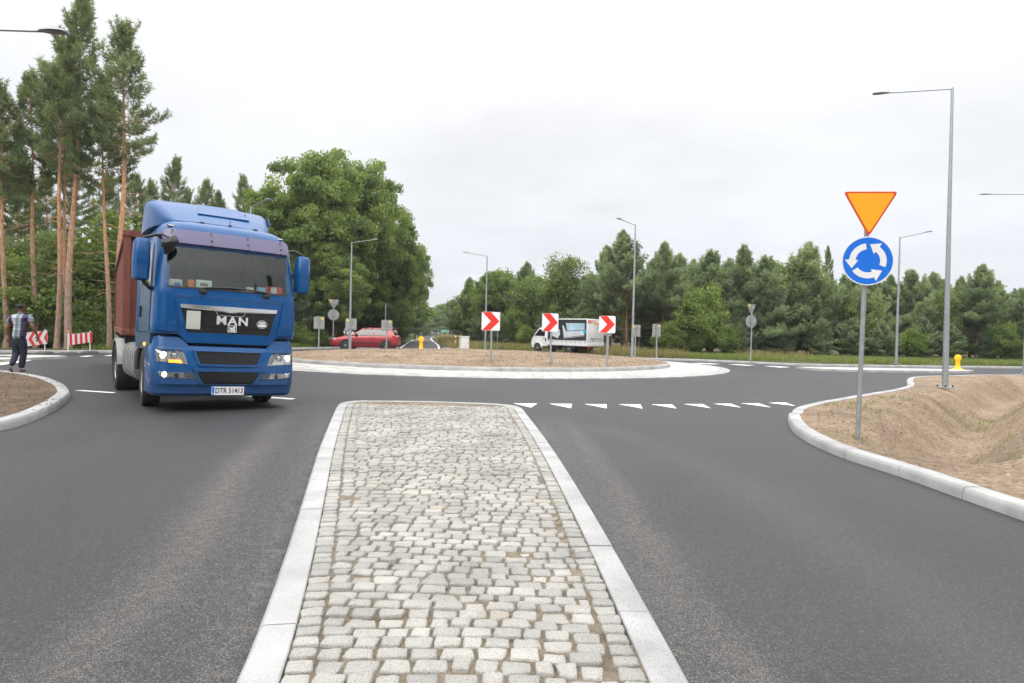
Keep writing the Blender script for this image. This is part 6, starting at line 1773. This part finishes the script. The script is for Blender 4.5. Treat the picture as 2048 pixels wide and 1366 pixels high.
    b = MB(); b.box((0, 1.83, 1.40), (1.0, .18, .03), 0, .008); b.build('spoiler', M[paint], root)
    return root
hatchback(at(731, 45.2), 45.2, R(-90), 1.055, 'redcar', 'metallic red hatchback driving left behind the soil island')
x = at(868.5, 185)
hatchback(x, 185, R(6), .95, 'darkcar', 'small dark car coming along the far end of the exit road', None, False)

# ---- white delivery truck -------------------------------------------
dt = empty('delivery_truck', (at(1131, 48.6), 48.6, 0.02), R(-136), 'white flatbed delivery truck with printed tarpaulin behind the chevron signs', 'truck')
dt.scale = (1.02, 1.02, 1.04)
st = [(-2.62, .72, .42, .62), (-2.58, .78, .32, .98), (-2.45, .80, .30, 1.12), (-2.02, .81, .42, 1.62), (-1.86, .80, .42, 1.72), (-1.5, .79, .42, 1.76), (-1.08, .79, .42, 1.74), (-1.04, .76, .46, 1.70)]
secs = []
for y_, w_, zb, zt in st:
    half = [(.6 * w_, zb), (.97 * w_, zb + .04), (w_, (zb + min(zt, 1.1)) / 2), (w_, min(zt - .06, 1.12)), (w_ * .93 if zt > 1.3 else w_ * .97, zt - .05), (w_ * .84, zt), (w_ * .4, zt + .02)]
    secs.append([(a, y_, c) for a, c in half] + [(0, y_, zt + .025)] + [(-a, y_, c) for a, c in half[::-1]])
b = MB(); b.loft(secs); b.build('cab', M['whitepaint'], dt, smooth=40)
for s_ in (-1, 1):
    W3 = lambda z: .812 - max(0, z - 1.12) * .085
    def pl(name, poly, m_, dx=.0):
        b = MB(); b.prism(poly, .012, lambda a, c, h: (s_ * (W3(c) + dx + h), a, c)); return b.build(name, M[m_], dt)
    pl('side_window', [(-2.28, 1.16), (-1.28, 1.16), (-1.26, 1.58), (-1.84, 1.60)], 'gloss_black')
    pl('door_handle', [(-1.42, .98), (-1.28, .98), (-1.28, 1.03), (-1.42, 1.03)], 'black')
    pl('door_vent', [(-1.22, .80), (-1.12, .80), (-1.12, 1.0), (-1.22, 1.0)], 'black')
    b = MB(); b.box((s_ * .95, -2.34, 1.20), (.14, .08, .24), 0, .03); b.build('door_mirror', M['black'], dt)
    b = MB(); b.box((s_ * .66, -2.60, .66), (.24, .06, .14), 0, .02); b.build('headlamp', M['card'], dt)
    for y_ in (-1.95, 1.02):
        b = MB(); b.tube([(s_ * .80, y_ + .40 * math.cos(a), .33 + .40 * math.sin(a)) for a in np.linspace(0, math.pi, 14)], .045, 6); b.build('wheel_arch', M['black' if y_ > 0 else 'whitepaint'], dt)
        wheel(dt, s_ * (.76 if y_ < 0 else .72), y_, .33, .22 if y_ < 0 else .36, s_)
b = MB(); b.prism([(-.70, 1.10), (.70, 1.10), (.62, 1.60), (-.62, 1.60)], .012, lambda a, c, h: (a, -2.47 + (c - 1.12) * .86 - h - .012, c)); b.build('windscreen', M['gloss_black'], dt)
b = MB(); b.box((0, -2.60, .36), (1.5, .10, .16), 0, .02); b.build('front_bumper', M['black'], dt)
b = MB(); b.box((-.35, .8, .46), (.10, 3.7, .14)); b.box((.35, .8, .46), (.10, 3.7, .14)); b.box((.62, -.2, .42), (.3, .6, .3)); b.box((0, 2.62, .40), (1.5, .06, .10)); b.build('chassis', M['black'], dt)
b = MB(); b.box((0, .85, .56), (1.8, 3.62, .06)); b.build('load_bed', M['grey'], dt)
for s_ in (-1, 1):
    b = MB(); b.box((s_ * .905, .85, .71), (.03, 3.62, .28), 0, .006); q = b.build('drop_side', M['whitepaint'], dt)
    for y_ in np.linspace(-.8, 2.5, 9):
        b = MB(); b.box((s_ * .925, y_, .80), (.012, .05, .10)); b.build('strap', M['grey'], q)
b = MB(); b.box((0, 2.665, .71), (1.78, .03, .28), 0, .006); q = b.build('tailgate', M['whitepaint'], dt)
for s_ in (-1, 1):
    b = MB(); b.box((s_ * .70, 2.67, .46), (.26, .05, .10), 0, .01); b.build('tail_lamp', M['taillight'], dt)
b = MB(); b.box((0, 2.70, .38), (.50, .012, .11)); b.build('number_plate', M['signwhite'], dt)
b = MB(); b.box((0, .85, 1.60), (1.78, 3.60, 1.50), 0, .05); tp_ = b.build('tarpaulin', M['tarp'], dt, smooth=30)
for s_ in (1, -1):
    def pr(name, poly, m_, lay):
        b = MB(); b.prism(poly, .004, lambda a, c, h: (s_ * (.891 + .004 * lay + h), a, c)); return b.build(name, M[m_], tp_)
    pr('dark_print', [(-.90, .92), (2.58, .92), (2.58, 2.30), (-.90, 2.30)], 'darktarp', 0)
    pr('blue_print', [(.95, 1.30), (2.42, 1.38), (2.42, 2.06), (.75, 2.06)], 'bluetarp', 1)
    pr('silver_print', [(.62, 1.02), (2.42, 1.22), (2.42, 1.62), (.80, 1.52), (.55, 1.9), (.45, 1.9)], 'greytarp', 2)
    pr('silver_print', [(-.55, 1.20), (.05, 1.02), (.25, 1.30), (.2, 1.62), (-.3, 1.72), (-.6, 1.62)], 'greytarp', 1)
    pr('dark_line', [(.78, 1.50), (2.42, 1.60), (2.42, 1.635), (.78, 1.535)], 'darktarp', 3)
    pr('dark_line', [(.66, 1.05), (2.42, 1.25), (2.42, 1.285), (.66, 1.085)], 'darktarp', 3)
    pr('cyan_print', [(2.32, 1.42), (2.58, 1.42), (2.58, 1.66), (2.32, 1.60)], 'cyan', 4)
    pr('cyan_print', [(-.9, 1.55), (-.55, 1.55), (-.55, 1.68), (-.9, 1.68)], 'cyan', 2)
rear = lambda x_, z_: frame((x_, 2.655, z_), (-1, 0, 0), (0, 0, 1), (0, 1, 0))
text_obj('lettering', 'BRICO', M['signred'], tp_, .30, rear(.45, 2.15), bold=.008, shear=.2, depth=.003)
b = MB(); b.box((-.12, 2.653, 2.03), (.56, .006, .12)); b.build('yellow_label', M['sticker'], tp_)
text_obj('lettering', 'marché', M['signred'], tp_, .14, rear(-.12, 2.03), depth=.004)
text_obj('lettering', 'usługi transportowe', M['black'], tp_, .14, rear(0, 1.05), shear=.2, depth=.003)
text_obj('lettering', 'tel.', M['black'], tp_, .13, rear(.2, .92), shear=.2, depth=.003)
for z_, wd in ((1.86, .5), (1.76, .6)):
    b = MB(); b.box((-.38, 2.653, z_), (wd, .005, .025)); b.build('fine_print', M['grey'], tp_)
# ------------------------------------------------------------------ people
def skin(name, nodes, links, m, parent, sub=2):
    """nodes: {key: (x,y,z,rx,ry)}; one continuous surface grown round the joints; first key is the root"""
    keys = list(nodes); ix = {k: i for i, k in enumerate(keys)}
    me = bpy.data.meshes.new(name + '_tmp'); me.from_pydata([nodes[k][:3] for k in keys], [(ix[a], ix[c]) for a, c in links], [])
    o = bpy.data.objects.new(name + '_tmp', me); COL.objects.link(o)
    o.modifiers.new('s', 'SKIN'); sv = me.skin_vertices[0].data
    for i, k in enumerate(keys): sv[i].radius = (nodes[k][3], nodes[k][4]); sv[i].use_root = (i == 0)
    u = o.modifiers.new('u', 'SUBSURF'); u.levels = sub; u.render_levels = sub
    dg = bpy.context.evaluated_depsgraph_get(); dg.update()
    m2 = bpy.data.meshes.new_from_object(o.evaluated_get(dg))
    bpy.data.objects.remove(o); m2.name = name; m2.materials.clear(); m2.materials.append(m); m2.shade_smooth()
    q = bpy.data.objects.new(name, m2); COL.objects.link(q); q.parent = parent
    return q

def hand(nodes, links, w, side, down=(0, 0, -1), key='h'):
    """palm, four curled fingers and a thumb hanging from the wrist node w"""
    wx, wy, wz = nodes[w][:3]
    P = lambda n_, x, y, z, r_: nodes.__setitem__(key + n_, (wx + side * x, wy + y, wz + z, r_, r_))
    P('p', .005, 0, -.06, .030); links.append((w, key + 'p'))
    for i, (y0, ln) in enumerate(((-.030, .07), (-.010, .08), (.012, .075), (.032, .06))):
        P(f'a{i}', .012, y0, -.10, .0105); P(f'b{i}', .010 - .01 * side * 0, y0 * 1.1, -.10 - ln * .5, .0095); P(f'c{i}', -.012, y0 * 1.1, -.10 - ln, .008)
        links += [(key + 'p', key + f'a{i}'), (key + f'a{i}', key + f'b{i}'), (key + f'b{i}', key + f'c{i}')]
    P('t', -.02, -.035, -.075, .012); P('u', -.032, -.05, -.115, .009); links += [(key + 'p', key + 't'), (key + 't', key + 'u')]

def head_shape(nodes, links, base, hx, hy, hzz, face=-1):
    """neck to skull; the face points along y*face"""
    nodes['neck2'] = (hx, hy + .0, hzz - .13, .058, .060); nodes['jaw'] = (hx, hy + face * .02, hzz - .055, .082, .090); nodes['skull'] = (hx, hy - face * .008, hzz + .03, .090, .108); nodes['crown_'] = (hx, hy - face * .012, hzz + .085, .07, .08)
    links += [(base, 'neck2'), ('neck2', 'jaw'), ('jaw', 'skull'), ('skull', 'crown_')]
def face_bits(root, m, hx, hy, hzz, face):
    b = MB(); b.loft([[(hx + w_ * i, hy + face * (d_ if abs(i) < .5 else .085), z) for i in (-1, 0, 1)] for z, w_, d_ in ((hzz + .03, .008, .098), (hzz - .01, .014, .115), (hzz - .022, .018, .105))], cap=False, closed=False); b.build('nose', m, root)
    for s_ in (-1, 1):
        b = MB(); b.lathe([(.006, 0), (.026, .008 * s_), (.022, .018 * s_), (0, .014 * s_)], (hx + s_ * .078, hy - face * .005, hzz - .005), 'x', 10); b.build('ear', m, root)
        b = MB(); b.lathe([(.012, 0), (.010, face * .006), (0, face * .008)], (hx + s_ * .032, hy + face * .088, hzz + .022), 'y', 10); b.build('eye', M['black'], root)
    b = MB(); b.box((hx, hy + face * .09, hzz - .055), (.05, .012, .010)); b.build('mouth', M['cardred'], root)

# man walking away along the kerb on the left
x, y = gp(37, 745, .13)
man = empty('person', (x, y, .13), R(4), 'man in checked short sleeved shirt and dark trousers walking away along the kerb', 'person')
n_ = {'pelvis': (.0, 0, .93, .13, .10), 'chest': (.01, .03, 1.25, .17, .11), 'neck': (.0, .05, 1.47, .066, .06)}
lk = [('pelvis', 'chest'), ('chest', 'neck')]
head_shape(n_, lk, 'neck', -.015, .085, 1.62, 1)
for s_, sh, el_, wr in ((-1, (-.20, .04, 1.40), (-.285, .00, 1.13), (-.325, .09, .93)), (1, (.225, .04, 1.41), (.325, .0, 1.16), (.375, .10, .96))):
    k = 'L' if s_ < 0 else 'R'
    n_[k + 's'] = sh + (.062, .062); n_[k + 'e'] = el_ + (.044, .044); n_[k + 'f'] = tuple(np.array(el_) * .6 + np.array(wr) * .4) + (.040, .042); n_[k + 'w'] = wr + (.028, .030)
    lk += [('chest', k + 's'), (k + 's', k + 'e'), (k + 'e', k + 'f'), (k + 'f', k + 'w')]
    hand(n_, lk, k + 'w', s_, key=k)
skin('body', n_, lk, M['skin'], man)
face_bits(man, M['skin'], -.015, .085, 1.62, 1)
n_ = {'a': (.0, -.005, .80, .225, .16), 'b': (.005, .0, 1.0, .22, .155), 'c': (.01, .03, 1.2, .20, .13), 'd': (.01, .04, 1.36, .195, .115), 'e': (.0, .05, 1.455, .085, .08),
      'l1': (-.20, .04, 1.395, .082, .08), 'l2': (-.262, .015, 1.225, .078, .080), 'r1': (.225, .04, 1.405, .082, .08), 'r2': (.298, .015, 1.245, .078, .080)}
skin('shirt', n_, [('a', 'b'), ('b', 'c'), ('c', 'd'), ('d', 'e'), ('d', 'l1'), ('l1', 'l2'), ('d', 'r1'), ('r1', 'r2')], M['plaid'], man)
b = MB(); b.lathe([(.078, 1.455), (.072, 1.50), (.064, 1.502), (.07, 1.455)], (-.003, .055, 0), n=16); b.build('collar', M['plaid'], man, smooth=40)
n_ = {'h': (.0, .0, .93, .15, .105), 'm': (.0, .0, .84, .165, .115), 'lh': (-.085, .0, .74, .098, .105), 'rh': (.095, .01, .74, .098, .105), 'lk': (-.080, .03, .47, .080, .085), 'la': (-.05, -.20, .18, .062, .070), 'rk': (.085, .05, .46, .080, .085), 'ra': (.045, .03, .10, .064, .072)}
skin('trousers', n_, [('h', 'm'), ('m', 'lh'), ('m', 'rh'), ('lh', 'lk'), ('lk', 'la'), ('rh', 'rk'), ('rk', 'ra')], M['jeans'], man)
skin('shoe', {'a': (.04, -.02, .055, .042, .045), 'b': (.045, .08, .045, .045, .038), 'c': (.05, .19, .03, .038, .024)}, [('a', 'b'), ('b', 'c')], M['shoe'], man)
skin('shoe', {'a': (-.05, -.24, .17, .042, .042), 'b': (-.048, -.225, .08, .045, .036), 'c': (-.045, -.16, .02, .038, .024)}, [('a', 'b'), ('b', 'c')], M['shoe'], man)
skin('hair', {'a': (-.015, .04, 1.59, .086, .08), 'b': (-.015, .055, 1.66, .104, .118), 'c': (-.015, .07, 1.725, .092, .105)}, [('a', 'b'), ('b', 'c')], M['hair'], man)

# person in a light patterned jacket beyond the red car
Y = 47.4; x = at(697, Y)
pp = empty('person', (x, Y, .02), R(0), 'person in a white and black patterned jacket standing behind the red hatchback bonnet', 'person')
n_ = {'pelvis': (0, 0, .92, .13, .10), 'chest': (0, -.02, 1.25, .16, .11), 'neck': (0, -.03, 1.47, .06, .06)}
lk = [('pelvis', 'chest'), ('chest', 'neck')]; head_shape(n_, lk, 'neck', 0, -.05, 1.62, -1)
for s_ in (-1, 1):
    k = 'L' if s_ < 0 else 'R'; n_[k + 's'] = (s_ * .2, -.02, 1.40, .06, .06); n_[k + 'e'] = (s_ * .30, -.06, 1.14, .045, .045); n_[k + 'w'] = (s_ * .24, -.22, .98, .028, .03)
    lk += [('chest', k + 's'), (k + 's', k + 'e'), (k + 'e', k + 'w')]; hand(n_, lk, k + 'w', s_, key=k)
skin('body', n_, lk, M['paleskin'], pp); face_bits(pp, M['paleskin'], 0, -.05, 1.62, -1)
skin('jacket', {'a': (0, 0, .84, .20, .14), 'b': (0, -.01, 1.1, .20, .14), 'c': (0, -.02, 1.36, .20, .13), 'd': (0, -.03, 1.46, .09, .085), 'l1': (-.21, -.02, 1.40, .085, .085), 'l2': (-.31, -.06, 1.14, .075, .075), 'l3': (-.26, -.20, 1.0, .06, .06), 'r1': (.21, -.02, 1.40, .085, .085), 'r2': (.31, -.06, 1.14, .075, .075), 'r3': (.26, -.20, 1.0, .06, .06)},
     [('a', 'b'), ('b', 'c'), ('c', 'd'), ('c', 'l1'), ('l1', 'l2'), ('l2', 'l3'), ('c', 'r1'), ('r1', 'r2'), ('r2', 'r3')], M['jacket'], pp)
skin('trousers', {'h': (0, 0, .9, .16, .11), 'lh': (-.09, 0, .82, .1, .1), 'rh': (.09, 0, .82, .1, .1), 'lk': (-.1, 0, .47, .07, .07), 'la': (-.1, .02, .10, .055, .06), 'rk': (.1, 0, .47, .07, .07), 'ra': (.1, .02, .10, .055, .06)}, [('h', 'lh'), ('h', 'rh'), ('lh', 'lk'), ('lk', 'la'), ('rh', 'rk'), ('rk', 'ra')], M['jeans'], pp)
for s_ in (-1, 1): skin('shoe', {'a': (s_ * .1, .03, .05, .042, .04), 'b': (s_ * .1, -.07, .045, .045, .036), 'c': (s_ * .1, -.17, .03, .038, .024)}, [('a', 'b'), ('b', 'c')], M['shoe'], pp)
skin('hair', {'a': (0, -.02, 1.64, .08, .075), 'b': (0, -.04, 1.70, .08, .09), 'c': (0, -.05, 1.73, .055, .065)}, [('a', 'b'), ('b', 'c')], M['hair'], pp)

# driver of the red car, seated on the near side and facing left
Y = 45.2; x = at(731, Y) + .25; 
dv_ = empty('person', (x, Y - .38, .42), R(-90), 'driver in a pale top sitting at the wheel of the red hatchback', 'person')
n_ = {'pelvis': (0, .05, .14, .12, .11), 'chest': (0, .12, .45, .15, .11), 'neck': (0, .12, .66, .055, .055)}
lk = [('pelvis', 'chest'), ('chest', 'neck')]; head_shape(n_, lk, 'neck', 0, .10, .80, -1)
for s_ in (-1, 1):
    k = 'L' if s_ < 0 else 'R'; n_[k + 's'] = (s_ * .18, .1, .58, .055, .055); n_[k + 'e'] = (s_ * .22, -.12, .42, .042, .042); n_[k + 'w'] = (s_ * .14, -.38, .52, .028, .03); lk += [('chest', k + 's'), (k + 's', k + 'e'), (k + 'e', k + 'w')]; hand(n_, lk, k + 'w', s_, key=k)
    n_[k + 'k'] = (s_ * .14, -.40, .24, .07, .07); n_[k + 'a'] = (s_ * .14, -.62, .0, .045, .05); lk += [('pelvis', k + 'k'), (k + 'k', k + 'a')]
skin('body', n_, lk, M['paleskin'], dv_); face_bits(dv_, M['paleskin'], 0, .10, .80, -1)
skin('shirt', {'a': (0, .06, .16, .16, .14), 'b': (0, .12, .45, .175, .13), 'c': (0, .12, .60, .10, .08), 'l': (-.2, .09, .57, .075, .075), 'l2': (-.225, -.02, .48, .066, .066), 'r': (.2, .09, .57, .075, .075), 'r2': (.225, -.02, .48, .066, .066)}, [('a', 'b'), ('b', 'c'), ('b', 'l'), ('l', 'l2'), ('b', 'r'), ('r', 'r2')], M['galv2'], dv_)
skin('hair', {'a': (0, .13, .82, .08, .075), 'b': (0, .11, .88, .08, .09), 'c': (0, .10, .91, .055, .065)}, [('a', 'b'), ('b', 'c')], M['hair'], dv_)

# ------------------------------------------------------------------ thin summer haze
b = MB(); b.box((0, 330, 39), (1300, 900, 84))
hz_ = b.build('haze', M['grey'])
hm = bpy.data.materials.new('haze_air'); hm.use_nodes = True; nt = hm.node_tree
nt.nodes.remove(nt.nodes['Principled BSDF'])
pv = nt.nodes.new('ShaderNodeVolumePrincipled'); pv.inputs['Color'].default_value = (.93, .95, 1, 1); pv.inputs['Density'].default_value = .0004; pv.inputs['Anisotropy'].default_value = .2
nt.links.new(pv.outputs[0], nt.nodes['Material Output'].inputs['Volume'])
hz_.data.materials.clear(); hz_.data.materials.append(hm); tag(hz_, kind='stuff')
